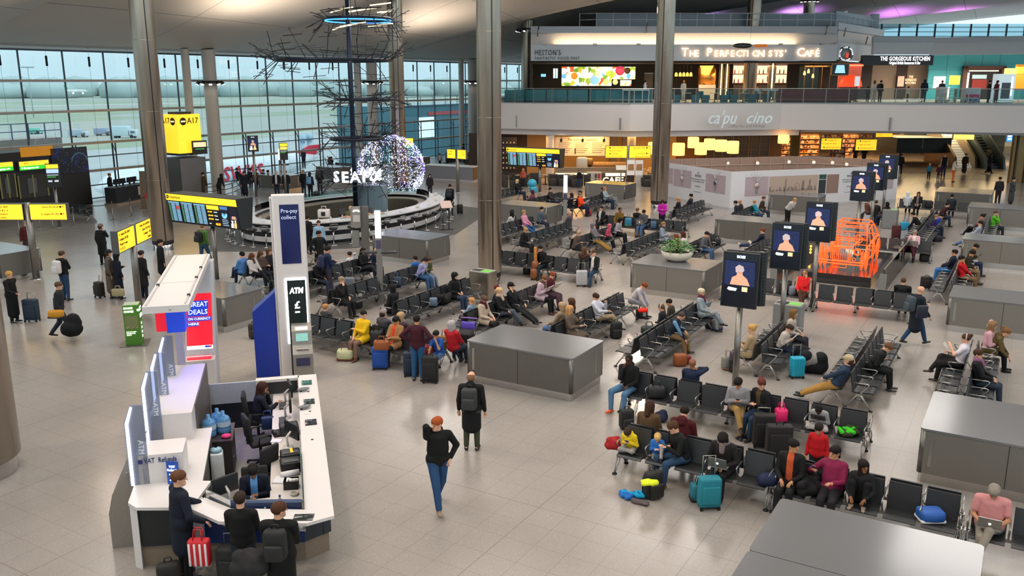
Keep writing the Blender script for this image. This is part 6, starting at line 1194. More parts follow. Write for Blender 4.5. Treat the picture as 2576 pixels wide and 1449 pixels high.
f=Front('coffee_machine','cream domed coffee machine with copper parts behind the counter','coffee machine',1452,1488,396,425,67.6);MB().rbox((-.15,.3,f.h/2),(f.w*.8,.6,f.h),.2,4).build('machine_body',M('#D8CDB8',.35),f.o);MB().rbox((f.w*.4,.3,f.h*.6),(.5,.5,f.h*.6),.1,3).build('copper_boiler',M('#B98448',.3,.8),f.o);MB().span((-f.w/2,.1,-.9),(f.w*.6,.7,0)).build('machine_stand',M('#4A3A2C',.5),f.o)
f=Front('back_counter','shelf of jars and cups behind the coffee counter','counter',1490,1580,408,440,69.5,z0=0);f.slab('shelf_body',M('#7A5A34',.5),v1=.8,t=.6);b=MB()
for k in range(24):b.lathe([(.06,0),(.07,.2),(.04,.25)],(-f.w/2+.15+k*f.w/25,.2,f.h*.8),8)
b.build('jars',M('#C9A872',.3,var=.4),f.o)['kind']='stuff'
f=Front('magazine_rack','white rack of leaflets and a red booklet in front of the counter','rack',1477,1513,433,461,64.6,z0=0);f.slab('rack_frame',M('#D2C6B6',.5),t=.35)
for k in range(8):f.slab('booklet',M(('#3A3430','#B9322C','#5A5450','#C9BFB0')[(k*3)%4],.5),.06+(k%4)*.23,.24+(k%4)*.23,.12+(k//4)*.42,.46+(k//4)*.42,y0=-.03,t=.03)
f=Front('menu_lectern','white tilted menu lectern at the right end of the coffee counter','menu stand',1549,1575,422,462,64.2,z0=0);MB().box((0,0,f.h),(f.w,.04,.45),tilt=-.8).build('menu_board',M('#DAD2C6',.5),f.o);f.slab('post',SATIN,.44,.56,0,.95,t=.06);f.slab('foot',SATIN,.2,.8,0,.03,y0=-.15,t=.35)
for x0,x1,c1,c2,lab in((1577,1596,'#DAD7D2','#3A2A22','tall poster stand with a sandwich picture, dark lower half'),(1598,1617,'#D2CEC8','#C9C5BE','tall white poster stand with a coffee cup picture')):f=Front('poster_stand',lab,'poster',x0,x1,403,462,64,z0=0);f.slab('upper_poster',M(c1,.4,emit=.35),0,1,.42,1,t=.05);f.slab('lower_poster',M(c2,.4),0,1,0,.42,t=.05);f.slab('picture',M('#B98A5A',.5,var=.5,scale=4),.1,.9,.6,.85,y0=-.01,t=.01)
def tub(col):
 m_=M(col,.7,var=.12);a=MB();a.rbox((0,0,.25),(.78,.74,.5),.06,3);b=MB();b.rbox((0,.32,.55),(.8,.14,.5),.06,3);c=MB();c.rbox((.36,0,.45),(.12,.7,.4),.05,3);d=MB();d.rbox((-.36,0,.45),(.12,.7,.4),.05,3);return[(n,q.mesh(n,[m_]))for n,q in(('seat',a),('back',b),('armrest',c),('armrest',d))]
TUBD,TUBC=tub('#3B3633'),tub('#B9A27E')
for k,(px,D,rz)in enumerate(((1278,63.5,.3),(1296,65.5,3),(1322,64,.2),(1345,66,3.2),(1392,64.5,.1),(1418,64.2,0),(1448,63.6,.2),(1470,64.8,3),(1628,63.8,.1),(1640,65.6,3),(1265,66.8,1))):
 X,Y=fd(px,D,0);t=thing('tub_chair','dark square tub chair at the coffee bar tables','armchair',(X,Y,0),TH+rz,'dark tub chairs of the coffee bar')
 for n,me in TUBD:link(n,me,t)
for px,D,rz in((1622,68.5,.6),(1640,69.5,-.4),(1655,68.2,.2)):
 X,Y=fd(px,D,0);t=thing('tub_chair','cream tub chair right of the poster stands','armchair',(X,Y,0),TH+rz,'cream tub chairs of the coffee bar')
 for n,me in TUBC:link(n,me,t)
for px,D in((1309,64.6),(1372,65),(1433,65.5),(1458,66),(1634,64.7)):X,Y=fd(px,D,0);t=thing('cafe_table','small round coffee table among the dark tub chairs','table',(X,Y,0),0,'tables of the coffee bar');MB().cyl((0,0,.7),(0,0,.74),.38,n=18).build('table_top',M('#B9A68A',.4),t);MB().cyl((0,0,0),(0,0,.7),.04,n=8).build('pedestal',DARK,t);MB().cyl((0,0,0),(0,0,.02),.22,n=14).build('table_foot',DARK,t)
post_b=MB();post_b.lathe([(.16,0),(.16,.02),(.03,.03),(.03,.98),(.045,1.0),(.03,1.02),(0,1.02)],n=12);pbm=post_b.mesh('post_body',[M('#B9A878',.3,.8)]);pbs=post_b.mesh('post_body',[SATIN])
def belts(pts,lab,grp,me,hs=(.92,)):
 for i,p in enumerate(pts):
  t=thing('belt_post',lab,'barrier post',(p[0],p[1],0),0,grp);link('post_body',me,t)
  if i<len(pts)-1:
   q=pts[i+1];d=math.hypot(q[0]-p[0],q[1]-p[1])
   if d<4.5:
    for h in hs:MB().tube([(0,0,h),((q[0]-p[0])/2,(q[1]-p[1])/2,h-.05),(q[0]-p[0],q[1]-p[1],h)],.025,4).build('belt',DARK,t)
belts([at(x,y)for x,y in((1280,479),(1331,483),(1378,476),(1467,470))],'slim brass belt post in front of the coffee bar','belt posts of the coffee bar',pbm);belts([at(1630,466)],'slim brass belt post right of the poster stands',None,pbm)
belts([at(x,y)for x,y in((50,590),(101,573),(134,577),(187,569),(237,561),(285,553),(331,545),(374,533))],'steel belt post in front of the gate desk','belt posts before the gate desk',pbs)
belts([at(x,y)for x,y in((520,508),(552,503),(586,497),(608,485))],'steel belt post with three belts beside the yellow gate totem','belt posts beside the gate totem',pbs,(.35,.65,.95))
# pendant lamps of the restaurant beside it
f=Front('wall_lamp_room',None,None,1655,1965,338,445,74,kind='structure',z0=0);f.slab('panel',M('#6E4A1E',.6,var=.15),t=.2);f.slab('gold_panel',M('#B9801E',.5,emit=.25),0,.12,y0=-.03,t=.03)
f=Front('dark_screen','dark glazed wine shelves behind the hanging drum lamps','shelf unit',1775,1935,338,445,73,z0=0);f.slab('back',M('#1C1712',.4),t=.1)
for u in(0,.12,.25,.38,.5,.66,.7,.83,.985):f.slab('upright',M('#4A3A26',.5),u,u+.015,y0=-.06,t=.06)
for v in(.3,.45,.6,.75,.9):f.slab('shelf_board',M('#4A3A26',.5),0,1,v,v+.012,y0=-.05,t=.05)
for px,w_,y0,y1 in((1707,31,360,391),(1744,28,345,372),(1763,30,359,389),(1785,28,349,377),(1814,29,352,381),(1844,29,355,386),(1971,27,339,361),(1643,26,358,388)):
 f=Front('drum_lamp','big warm paper drum lamp hanging under the gallery','lamp',px-w_/2,px+w_/2,y0,y1,68.5+(px%5)*.3,'paper drum lamps under the gallery');r=f.w/2;MB().lathe([(r*.92,f.h),(r,f.h*.9),(r,.03),(r*.93,0)],n=24).build('lamp_shade',M('#FFC774',.6,emit=1.55,var=.12,scale=4),f.o);MB().cyl((0,0,f.h*.9),(0,0,3.36-f.zb),.015,n=4).build('cord',DARK,f.o)
for px,p in((1720,120),(1830,120),(1480,260),(1330,110),(1600,110),(1960,120)):a=fd(px,69.5,3.3);area((a[0],a[1],3.3),2.5,2,p,'#FFBC66',(0,0,TH),'warm_downlight')
# shop with shelves
f=Front('wall_shop',None,None,1955,2262,330,425,98,kind='structure',z0=0);f.slab('panel',M('#B98A55',.6,emit=.05),t=.2)
prm,nt,bs=nodes_of('packed_goods',.5);tc=nt.nodes.new('ShaderNodeTexCoord');vo=nt.nodes.new('ShaderNodeTexVoronoi');vo.inputs['Scale'].default_value=5;nt.links.new(tc.outputs['Object'],vo.inputs['Vector']);sp_=nt.nodes.new('ShaderNodeSeparateColor');nt.links.new(vo.outputs['Color'],sp_.inputs[0]);rp=nt.nodes.new('ShaderNodeValToRGB');rp.color_ramp.interpolation='CONSTANT';e=rp.color_ramp.elements;e[0].color=lin('#C9A27A');e[1].position=.25;e[1].color=lin('#8A2E22')
for p,c in((.4,'#E8D9C2'),(.55,'#3A4A6A'),(.65,'#D98A3A'),(.8,'#E2CBB0'),(.92,'#5A3A2A')):k=e.new(p);k.color=lin(c)
nt.links.new(sp_.outputs[0],rp.inputs[0]);nt.links.new(rp.outputs[0],bs.inputs['Base Color'])
for i,(x0,x1,y0,y1,D,lab)in enumerate(((1962,1995,345,402,88,'shop shelf with black bird shapes beside the ochre pier'),(2012,2062,338,398,88,'tall shop shelf left of the first hanging sign'),(2062,2120,336,372,95,'high shop shelf behind the first hanging sign'),(2118,2160,336,396,90,'shop shelf between the two hanging signs'),(2160,2206,336,376,96,'high shop shelf with round picture behind the second hanging sign'),(2020,2085,392,409,78,'low shop display in front, left'),(2088,2126,370,401,82,'dark shop gondola below the first sign'),(2218,2238,346,372,95,'red and dark shop gondola near the canopy'),(2238,2258,342,370,97,'brick coloured shop shelf beside the canopy'))):
 f=Front('shop_shelf',lab,'shelf unit',x0,x1,y0,y1,D,z0=0 if D<92 else None);f.slab('back',M('#8A6A4A',.5),t=.05,y0=.3)
 for s in(0,.97):f.slab('side_panel',M('#6A4A30',.5),s,s+.03,t=.35)
 n_=max(3,int(f.h/.4))
 for k in range(n_):f.slab('shelf_board',M('#D9B98A',.5),0,1,k/n_,k/n_+.015,t=.35);f.slab('goods',prm,.04,.96,k/n_+.02,(k+.72)/n_,y0=.05,t=.22)['kind']='stuff'
for px,p in((1990,260),(2060,420),(2140,420),(2210,260)):a=fd(px,86,3.5);area((a[0],a[1],3.5),5,4,p,'#FFC07A',(0,0,TH),'shop_light')
f=Front('ochre_pier','ochre square pier at the shop entrance','column',1992,2010,330,404,82,z0=0);f.slab('pier_body',M('#8E7A2E',.5),t=.6);f.slab('pier_base',DARK,-.05,1.05,0,.02,y0=-.03,t=.66)
f=Front('grey_pier','grey plastered pier right of the drum lamp room','column',1936,1957,338,412,76,z0=0);f.slab('pier_body',M('#7E7466',.5),t=.6);f.slab('pier_base',DARK,-.05,1.05,0,.02,y0=-.03,t=.66)
# canopy, stairs and escalators in the far right corner
f=Front('dark_canopy','dark grey boxed canopy over the passage beside the stairs','canopy',2256,2393,347,385,79.5);f.slab('canopy_box',M('#2F3B3F',.5,var=.06),0,1,.3,1,t=5);f.slab('lower_band',M('#232C30',.5),0,1,0,.3,t=5,y0=-.05);f.slab('joint',M('#7E8A8C',.4),.46,.48,.25,1,y0=-.03,t=.03)
for u in(.1,.995):f.slab('support',DARK,u-.01,u+.01,-f.zb/f.h,0,t=.2,y0=.2)
f=Front('wall_passage',None,None,2250,2700,330,430,104,kind='structure',z0=0);f.slab('panel',M('#8A8268',.5),t=.2)
for u,w_,c in((.02,.1,'#C98A2E'),(.14,.02,'#4A4238'),(.3,.06,'#D9D2C0'),(.62,.04,'#B9A27A')):f.slab('lit_strip',M(c,.5,emit=.5),u,u+w_,y0=-.05,t=.05)
f=Front('shop_window','small lit shop window with dark goods under the canopy','window',2322,2390,386,412,92,z0=0);f.slab('back',M('#39424A',.4),t=.1);f.slab('lit_panel',M('#DCE6EA',.5,emit=.7),.6,1,.3,1,y0=-.03,t=.03);f.slab('goods',M('#2A3A5A',.5,var=.5,scale=5),.05,.6,0,.6,y0=-.2,t=.2)
def stairs(x0,x1,y0,y1,D,label,nm,tread,emit=0.0,side=SATIN):
 f=Front(nm,label,'stairs',x0,x1,y0,y1,D,z0=0);n_=17;h=3.6
 for k in range(n_):MB().span((-f.w/2,k*.32,0),(f.w/2,k*.32+.32,(k+1)*h/n_)).build('step',M(tread,.5,emit=emit if emit else 0,var=.05),f.o);MB().span((-f.w/2,k*.32-.01,(k+1)*h/n_-.05),(f.w/2,k*.32,(k+1)*h/n_-.02)).build('nosing',M('#5A5450',.5)if emit else M('#6E8088',.4,.4),f.o)
 for s in(-1,1):b=MB();x=s*(f.w/2+.12);b.add([(x-.1,-.6,0),(x-.1,n_*.32,0),(x-.1,n_*.32,h+1),(x-.1,-.3,.95),(x+.1,-.6,0),(x+.1,n_*.32,0),(x+.1,n_*.32,h+1),(x+.1,-.3,.95)],[(0,1,2,3),(7,6,5,4),(0,3,7,4),(3,2,6,7)]);b.build('side_rail',side,f.o)
stairs(2404,2448,350,421,78,'white lit staircase in the far right corner','staircase','#D9D2C2',.3,M('#8E7E6A',.3,.6));stairs(2484,2520,336,424,77,'dark escalator at the far right, beside the white staircase','escalator','#39444A',0,M('#5A6A70',.3,.5));stairs(2335,2372,336,420,92,'dark escalator behind the canopy','escalator','#39444A',0,SATIN)
f=Front('glass_door','bright glass doors between the staircase and the escalator','door',2452,2482,352,420,88,z0=0);f.slab('pane',M('#DDE6E8',.3,emit=.8),t=.05);
for u in(0,.5,.96):f.slab('door_frame',SATIN,u,u+.04,y0=-.03,t=.08)
f=Front('info_screen','small bright blue screen right of the escalator','screen',2533,2547,337,357,74);f.slab('display',M('#3F8AD8',.5,emit=1.6),t=.05);f.slab('screen_case',DARK,-.05,1.05,-.04,1.04,y0=.05,t=.1);f.text('NEXT',.2,WHE,.5,.7,fit=f.w*.7);f.text('GATE',.2,WHE,.5,.35,fit=f.w*.7)
f=Front('wall_bronze',None,None,2546,2800,338,470,66,kind='structure',z0=0);f.slab('panel',M('#7A6440',.3,.6,var=.2,scale=1),t=.3)
for k in range(7):f.slab('upright',M('#4A3C2A',.4,.5),.03+k*.1,.045+k*.1,y0=-.1,t=.1)
for px,p in((2300,500),(2330,600),(2430,600),(2500,500)):a=fd(px,82,3.5);area((a[0],a[1],3.5),4,4,p,'#FFDCA0',(0,0,TH),'passage_light')
# ------------------------------------------------------------------ gate portal and desk on the left
GX=-50.3
def gq(x0,y0,x1,y1,X=GX):
 a,b=onx(x0,y0,X),onx(x1,y1,X);return a[0],min(a[1],b[1]),b[0],max(a[1],b[1])
Yg0,Yg1=17.0,onx(230,480,GX)[0];MB_=MB();MB_.span((GX-.8,Yg0,0),(GX,Yg1,3.5));struct(MB_.build('wall_gate',M('#14130F',.5,var=.3,scale=1)))
def gate_panel(nm,lab,cat,x0,y0,x1,y1,mat,d=.06,X=GX+.01):
 a=gq(x0,y0,x1,y1,X);t=thing(nm,lab,cat,(X+d/2,(a[0]+a[2])/2,a[1]),R90);w,h=a[2]-a[0],a[3]-a[1];MB().span((-w/2,-d/2,0),(w/2,d/2,h)).build('panel',mat,t);return t,w,h
sm_,nt,bs=nodes_of('star_mural',.3);tc=nt.nodes.new('ShaderNodeTexCoord');vo=nt.nodes.new('ShaderNodeTexVoronoi');vo.inputs['Scale'].default_value=9;nt.links.new(tc.outputs['Object'],vo.inputs['Vector']);l=nt.nodes.new('ShaderNodeMath');l.operation='LESS_THAN';l.inputs[1].default_value=.13;nt.links.new(vo.outputs['Distance'],l.inputs[0]);nz=nt.nodes.new('ShaderNodeTexNoise');nz.inputs['Scale'].default_value=1.1;nt.links.new(tc.outputs['Object'],nz.inputs['Vector']);r=nt.nodes.new('ShaderNodeValToRGB');r.color_ramp.elements[0].position=.5;r.color_ramp.elements[0].color=lin('#050711');r.color_ramp.elements[1].position=.75;r.color_ramp.elements[1].color=lin('#1A1F8A');nt.links.new(nz.outputs['Fac'],r.inputs[0]);mx=nt.nodes.new('ShaderNodeMix');mx.data_type='RGBA';nt.links.new(l.outputs[0],mx.inputs[0]);nt.links.new(r.outputs[0],mx.inputs[6]);mx.inputs[7].default_value=lin('#C9D2F2');nt.links.new(mx.outputs[2],bs.inputs['Base Color'])
t,w,h=gate_panel('star_mural','dark starry mural on the gate wall beside the glass','mural',132,440,216,368,sm_);MB().tube([(w*.25+.5*math.cos(a),-.05,h*.45+.5*math.sin(a))for a in(0,.5,1,1.5,2,2.6,3.1)],.03,5).build('arch_line',M('#4A7A7A',.4,emit=.3),t)
gate_panel('orange_notice_board','flat orange panel at the top of the dark gate wall','panel',52,396,130,366,M('#D9901A',.5,emit=.25))
for x0,x1,y0,y1,lab in((44,117,400,430,'yellow and green emergency exit sign over the middle gate opening'),(-30,27,405,434,'yellow and green emergency exit sign cut by the left edge')):
 t,w,h=gate_panel('exit_sign',lab,'sign',x0,y1,x1,y0,CASE,.2);MB().span((-w/2+.03,-.12,h*.48),(w/2-.03,-.1,h-.03)).build('yellow_face',YEL,t);MB().span((-w/2+.03,-.12,.03),(w/2-.03,-.1,h*.48)).build('green_face',M('#35C22A',.5,emit=1),t);text('A17',h*.28,YTX,t,(-w/2+.3,-.13,h*.74),(R90,0,0));text('↑ Emergency exit',h*.26,WHE,t,(-w/2+.1,-.13,h*.26),(R90,0,0))
for x0,x1,lab in((50,114,'grey glass doors below the middle exit sign'),(4,34,'lit glass door with pale frame at the left edge')):
 t,w,h=gate_panel('gate_door',lab,'door',x0,500,x1,436,M('#3A3933',.2));
 for s in(-1,0,1):MB().span((s*w/2-.04,-.08,0),(s*w/2+.04,-.03,h)).build('door_frame',M('#8A8456',.4),t)
 MB().span((-w*.2,-.07,h*.2),(w*.12,-.04,h*.85)).build('door_glass',M('#5E6264',.15),t)
dX,dY=-48.9,34.9;t=thing('gate_desk','dark gate desk with pale notice in front of the glass wall','desk',(dX,dY),R90+.25);MB().span((-1.5,-.4,.15),(1.5,.4,1.1)).build('desk_body',M('#25272B',.5),t);MB().span((-1.55,-.45,0),(1.55,.45,.15)).build('desk_plinth',M('#9A8A74',.4),t);MB().span((.5,-.43,.45),(1.05,-.41,.98)).build('notice',M('#BDB6AE',.5),t);MB().span((-1.4,.2,1.1),(1.4,.4,1.12)).build('desk_top',M('#4A4A4A',.4),t)
for k,x in enumerate((-.9,-.3,.3,.7)):
 q=(dX+x*math.cos(R90+.25),dY+x*math.sin(R90+.25),1.12);o=thing('monitor','black monitor standing on the gate desk','monitor',q,R90+.25,'monitors on the gate desk');MB().box((0,0,.3),(.46,.05,.32)).build('display_case',DARK,o);MB().box((0,0,.08),(.08,.08,.16)).build('stand',DARK,o)
t=thing('wheelchair_lift','tilted brown board leaning beside the first steel column','board',at(365,525),TH);MB().box((0,0,1.1),(.35,.1,2.3),tilt=-.1).build('board_body',M('#6E5A44',.5),t);MB().box((0,.1,.02),(.5,.5,.04)).build('board_foot',DARK,t)
f=Front('red_notice','small red notice on a belt post near the first column','sign',364,374,487,500,50);f.slab('plate',M('#B8232B',.5),t=.03);f.slab('post',SATIN,.4,.6,-f.zb/f.h,0,t=.04)
# raised deck in the far corner
b=MB();b.prism([(-51.9,62.5),(-44.2,62.5),(-42.5,66),(-42.5,100),(-51.9,100)],0,.02);struct(b.build('deck_far',M('#77797A',.3)))
t=thing('long_counter','long grey counter with white top right of the globe','counter',(-38.6,56.2),.1);MB().span((-2.3,-.5,.1),(1.9,.5,1.08)).build('counter_body',M('#8A8A92',.45,.3),t);MB().span((-2.35,-.55,1.08),(1.95,.55,1.14)).build('counter_top',M('#D9DEE0',.3),t);MB().span((-2.35,-.52,0),(1.95,.52,.1)).build('counter_base',M('#B9B5B9',.4),t);MB().span((1.9,-.5,.1),(1.93,.5,1.08)).build('side_panel',M('#6E5A34',.4),t)
plinth(-46.9,-44.8,66.9,68.9,'small grey plinth on the far deck in front of the white column');plinth(-47.2,-45.2,60.6,62.2,'small grey plinth on the far deck beside the empty seats')
# glass and blue grey building beyond the far corner
b=MB();PY=onx(1012,300,-64)[0];PZ=onx(1100,266,-64)[1];b.span((-74,PY,GZ),(-64,PY+70,PZ));o=tag(b.build('pier_building',M('#4F7E8C',.25,.1,var=.15,scale=.3)),'blue grey pier building outside the far corner of the glass wall','building');m=MB();m.span((-63.99,PY+5,3.4),(-63.9,PY+16,3.8));m.build('red_band',M('#C25A5E',.5),o);m=MB();m.span((-63.99,PY+3,.8),(-63.9,PY+6.2,3.2));m.build('lit_window',M('#E2F2F8',.5,emit=.8),o);m=MB();m.span((-64,PY,PZ),(-63.9,PY+70,PZ+.15));m.build('roof_edge',M('#39606C',.4),o)
for k in range(22):MB().box((-64,PY+1+k*2.6,PZ+.6),(.06,.06,1.1)).build('roof_post',M('#4A6470',.5),o)
MB().box((-64,PY+30,PZ+1.1),(.06,60,.06)).build('roof_rail',M('#4A6470',.5),o)
# outside things
AW=M('#E4EAEE',.35,var=.03);ABL=M('#9FC0D2',.5)
X=-92.0;Yc,Zc=onx(585,432,X);ac=thing('airliner','white airliner with red lettering parked outside the glass','aircraft',(X,Yc,GZ));zc=Zc-GZ
MB().tube([(0,-20,zc-.3),(0,-18.5,zc-.1),(0,-16,zc),(0,6,zc),(0,12,zc+.4),(0,16,zc+.9)],[.3,1.2,1.95,1.95,1.3,.35],20).build('fuselage',AW,ac);text('SWISS',2.6,M('#D8344A',.5),ac,(1.99,0,zc-.1),(R90,0,R90),align='CENTER',off=.05,shear=.15)
MB().add([(0,10,zc+1),(0,15.5,zc+1),(0,17,zc+2.6),(0,14.5,zc+2.6),(.3,10,zc+1),(.3,15.5,zc+1),(.3,17,zc+2.6),(.3,14.5,zc+2.6)],[(0,1,2,3),(7,6,5,4),(0,4,5,1),(1,5,6,2),(2,6,7,3),(3,7,4,0)]).build('tail_fin',M('#D8344A',.4),ac);MB().add([(1.5,-4,zc-1),(1.5,2,zc-1),(13,6,zc),(13,4,zc),(-1.5,-4,zc-1),(-1.5,2,zc-1),(-13,6,zc),(-13,4,zc)],[(0,1,2,3),(7,6,5,4)]).build('wing',ABL,ac);MB().tube([(5,-5,zc-1.9),(5,-1.5,zc-1.9)],[1.0,.7],14).build('engine',ABL,ac)
for y in(-15,0):MB().cyl((0,y,0),(0,y,zc-1.2),.25,n=6).build('landing_gear',M('#5A6A74',.5),ac)
a=fd(190,640,5);t=thing('small_airliner','small airliner with green tail far out over the runway','aircraft',(a[0],a[1],zd(229,640)),TH);MB().tube([(-8,0,.6),(-6,0,.1),(6,0,0),(8,0,-.2)],[.2,.9,.9,.2],10).build('fuselage',AW,t);MB().add([(-8,0,.6),(-5.5,0,.6),(-7,0,4.2),(-8.6,0,4.2),(-8,.2,.6),(-5.5,.2,.6),(-7,.2,4.2),(-8.6,.2,4.2)],[(0,1,2,3),(7,6,5,4),(1,5,6,2)]).build('tail_fin',M('#7FBFB0',.5),t);MB().box((-.5,0,-.4),(3,17,.2)).build('wing',AW,t)
for x in(-2.4,4.6):MB().ell((x,0,-1.5),(.7,.5,.6),8,6).build('landing_light',M('#FFF6DC',.5,emit=2),t)
def truck(px,py,L_,H_,c1,c2,lab,cat='truck',rz=0.0):
 a=at(px,py,GZ);t=thing('service_'+cat,lab,cat,(a[0],a[1],GZ),TH+rz);MB().rbox((-.15*L_,0,H_*.58),(L_*.7,2.2,H_*.8),.1,3).build('load_body',M(c1,.5,var=.1),t);MB().rbox((L_*.36,0,H_*.42),(L_*.26,2.0,H_*.55),.15,3).build('cab',M(c2,.4),t);MB().box((L_*.37,-1.01,H_*.5),(L_*.16,.04,H_*.2)).build('cab_window',M('#5A7A8A',.2),t)
 for x in(-.3,.32):
  for y in(-.95,.95):MB().cyl((L_*x,y-.12,.45),(L_*x,y+.12,.45),.45,n=12).build('wheel',M('#39424A',.7),t)
truck(425,316,7.5,3.0,'#C9886A','#5A7E92','orange patterned service truck on the taxiway right of the first column');truck(315,347,6.4,3.0,'#C6DDE4','#D9E2E6','white box truck on the apron left of the first column');truck(200,345,4.6,2.0,'#A9BCCB','#C9D6E0','small white baggage tug on the apron','tug');truck(262,341,4.4,2.0,'#8FA6C2','#B9C8D8','small blue grey baggage tug on the apron','tug');truck(92,337,2.8,1.6,'#6EC2AE','#8FC9BE','small green container cart on the apron','cart')
a=onx(0,352,-58);b_=onx(134,352,-58);t=thing('outside_terrace','grey outside terrace with blue steel railing left of the gate','terrace',(-58,(a[0]+b_[0])/2,GZ));h=(b_[0]-a[0])/2;zt_=onx(60,348,-58)[1]-GZ;MB().span((-1.2,-h-3,0),(1.0,h,zt_)).build('terrace_wall',M('#A39B92',.6),t);BLR=M('#4A5A7E',.5)
for k in range(6):MB().box((1,-h-2+k*(2*h+2)/5,zt_+.5),(.06,.06,1.0)).build('rail_post',BLR,t)
for z in(.5,1.0):MB().box((1,-1,zt_+z),(.05,2*h+2,.05)).build('rail',BLR,t)
t=tag(MB().ell((0,0,0),(2.5,3.2,1.3),20,10).build('white_dome',AW,None,(-56.4,27.2,2.55)),'white rounded dome outside at the left edge above the gate wall','dome');MB().cyl((0,0,-9.05),(0,0,-.5),.8,n=12).build('dome_support',M('#A39B92',.6),t)
for px,y0,y1 in((462,402,452),(660,404,440),(690,406,436),(763,355,398),(780,352,396)):
 a=at(px,y1,GZ);D=-math.sin(TH)*a[0]+math.cos(TH)*a[1];t=tag(MB().cyl((0,0,0),(0,0,zd(y0,D)-GZ),.5,n=10).cyl((0,0,zd(y0,D)-GZ),(0,0,zd(y0,D)-GZ+1.2),.8,n=10).build('blue_bollard_mast',M('#A9C8DC',.5),None,(a[0],a[1],GZ)),'pale blue mast with darker head on the apron','mast','pale blue masts on the apron')
a=at(85,296,GZ);t=tag(MB().cyl((0,0,0),(0,0,19),.18,n=6).box((0,0,19),(5,.3,.5),TH).build('light_mast',M('#9FB4BA',.5),None,(a[0],a[1],GZ)),'thin tall lighting mast on the airfield at the left','mast')
# ------------------------------------------------------------------ people: one smooth body each, clothing and hair as separate parts
V3=lambda*a:np.array(a,float)
def nrm(v):return v/(np.linalg.norm(v)+1e-9)
def ik(S,T,a,b,pole):
 d=T-S;L_=np.linalg.norm(d);Lm=(a+b)*.999
 if L_>Lm:T=S+d/L_*Lm;d=T-S;L_=Lm
 L_=max(L_,abs(a-b)+.02);u=nrm(d);x=(a*a-b*b+L_*L_)/(2*L_);h=math.sqrt(max(0,a*a-x*x));p=pole-u*pole.dot(u)
 return S+u*x+nrm(p)*h,T
def field(prims,res,subs=()):
 lo=np.min([np.minimum(p[0],p[1])-max(p[2],p[3])*(p[4][1]if p[4]else 1)for p in prims],0)-2.5*res;hi=np.max([np.maximum(p[0],p[1])+max(p[2],p[3])*(p[4][1]if p[4]else 1)for p in prims],0)+2.5*res
 n=np.ceil((hi-lo)/res).astype(int)+1;f=np.full(n,.5,np.float32);G=[lo[i]+np.arange(n[i])*res for i in range(3)]
 def dist(p):
  A,B,ra,rb,sq,k=p;s=sq[1]if sq else 1;m=max(ra,rb)*max(1,s)+k+2.5*res
  i0=np.maximum(0,np.floor((np.minimum(A,B)-m-lo)/res).astype(int));i1=np.minimum(n,np.ceil((np.maximum(A,B)+m-lo)/res).astype(int)+1)
  if(i1<=i0).any():return None
  sl=tuple(slice(i0[i],i1[i])for i in range(3));q=[(G[i][sl[i]]-A[i]).reshape([-1 if j==i else 1 for j in range(3)])for i in range(3)];ba=B-A
  if sq:
   w=sq[0];t=(q[0]*w[0]+q[1]*w[1]+q[2]*w[2])*(1/s-1);q=[q[i]+t*w[i]for i in range(3)];ba=ba+w*ba.dot(w)*(1/s-1)
  l2=ba.dot(ba);t=np.clip((q[0]*ba[0]+q[1]*ba[1]+q[2]*ba[2])/l2,0,1)if l2>1e-9 else 0.0
  return sl,np.sqrt(sum((q[i]-t*ba[i])**2 for i in range(3)))-(ra+(rb-ra)*t)
 for p in prims:
  r=dist(p)
  if r is None:continue
  sl,d=r;a=f[sl];k=p[5];h=np.clip(.5+.5*(d-a)/k,0,1);f[sl]=d*(1-h)+a*h-k*h*(1-h)
 for p in subs:
  r=dist(p)
  if r is not None:f[r[0]]=np.maximum(f[r[0]],-r[1])
 return f,lo
CO=np.array([(i,j,k)for i in(0,1)for j in(0,1)for k in(0,1)]);ED=[(a,b)for a in range(8)for b in range(a+1,8)if np.abs(CO[a]-CO[b]).sum()==1]
def snet(f,lo,res):
 n=np.array(f.shape);ins=f<0;c=[ins[i:n[0]-1+i,j:n[1]-1+j,k:n[2]-1+k]for i,j,k in CO];s=sum(x.astype(np.int8)for x in c);act=np.argwhere((s>0)&(s<8))
 if not len(act):return None
 val=np.stack([f[act[:,0]+i,act[:,1]+j,act[:,2]+k]for i,j,k in CO],1);sm=np.zeros((len(act),3));ct=np.zeros(len(act))
 for a,b in ED:
  x=(val[:,a]<0)!=(val[:,b]<0);t=val[:,a]/np.where(x,val[:,a]-val[:,b],1);pt=CO[a]+(CO[b]-CO[a])*t[:,None];sm+=pt*x[:,None];ct+=x
 v=lo+(act+sm/ct[:,None])*res;ids=np.full(n-1,-1,np.int32);ids[tuple(act.T)]=np.arange(len(act));F=[]
 for ax in range(3):
  u,w=(ax+1)%3,(ax+2)%3;sa=[slice(None)]*3;sb=[slice(None)]*3;sa[ax]=slice(0,-1);sb[ax]=slice(1,None);A=ins[tuple(sa)];x=np.argwhere(A!=ins[tuple(sb)]);x=x[(x[:,u]>0)&(x[:,w]>0)&(x[:,u]<n[u]-1)&(x[:,w]<n[w]-1)]
  if not len(x):continue
  eu=np.eye(3,dtype=int)[u];ew=np.eye(3,dtype=int)[w];q=np.stack([ids[tuple((x-o).T)]for o in(eu+ew,ew,0*eu,eu)],1);fl=~A[tuple(x.T)];q[fl]=q[fl][:,::-1];F.append(q)
 return v,np.concatenate(F)
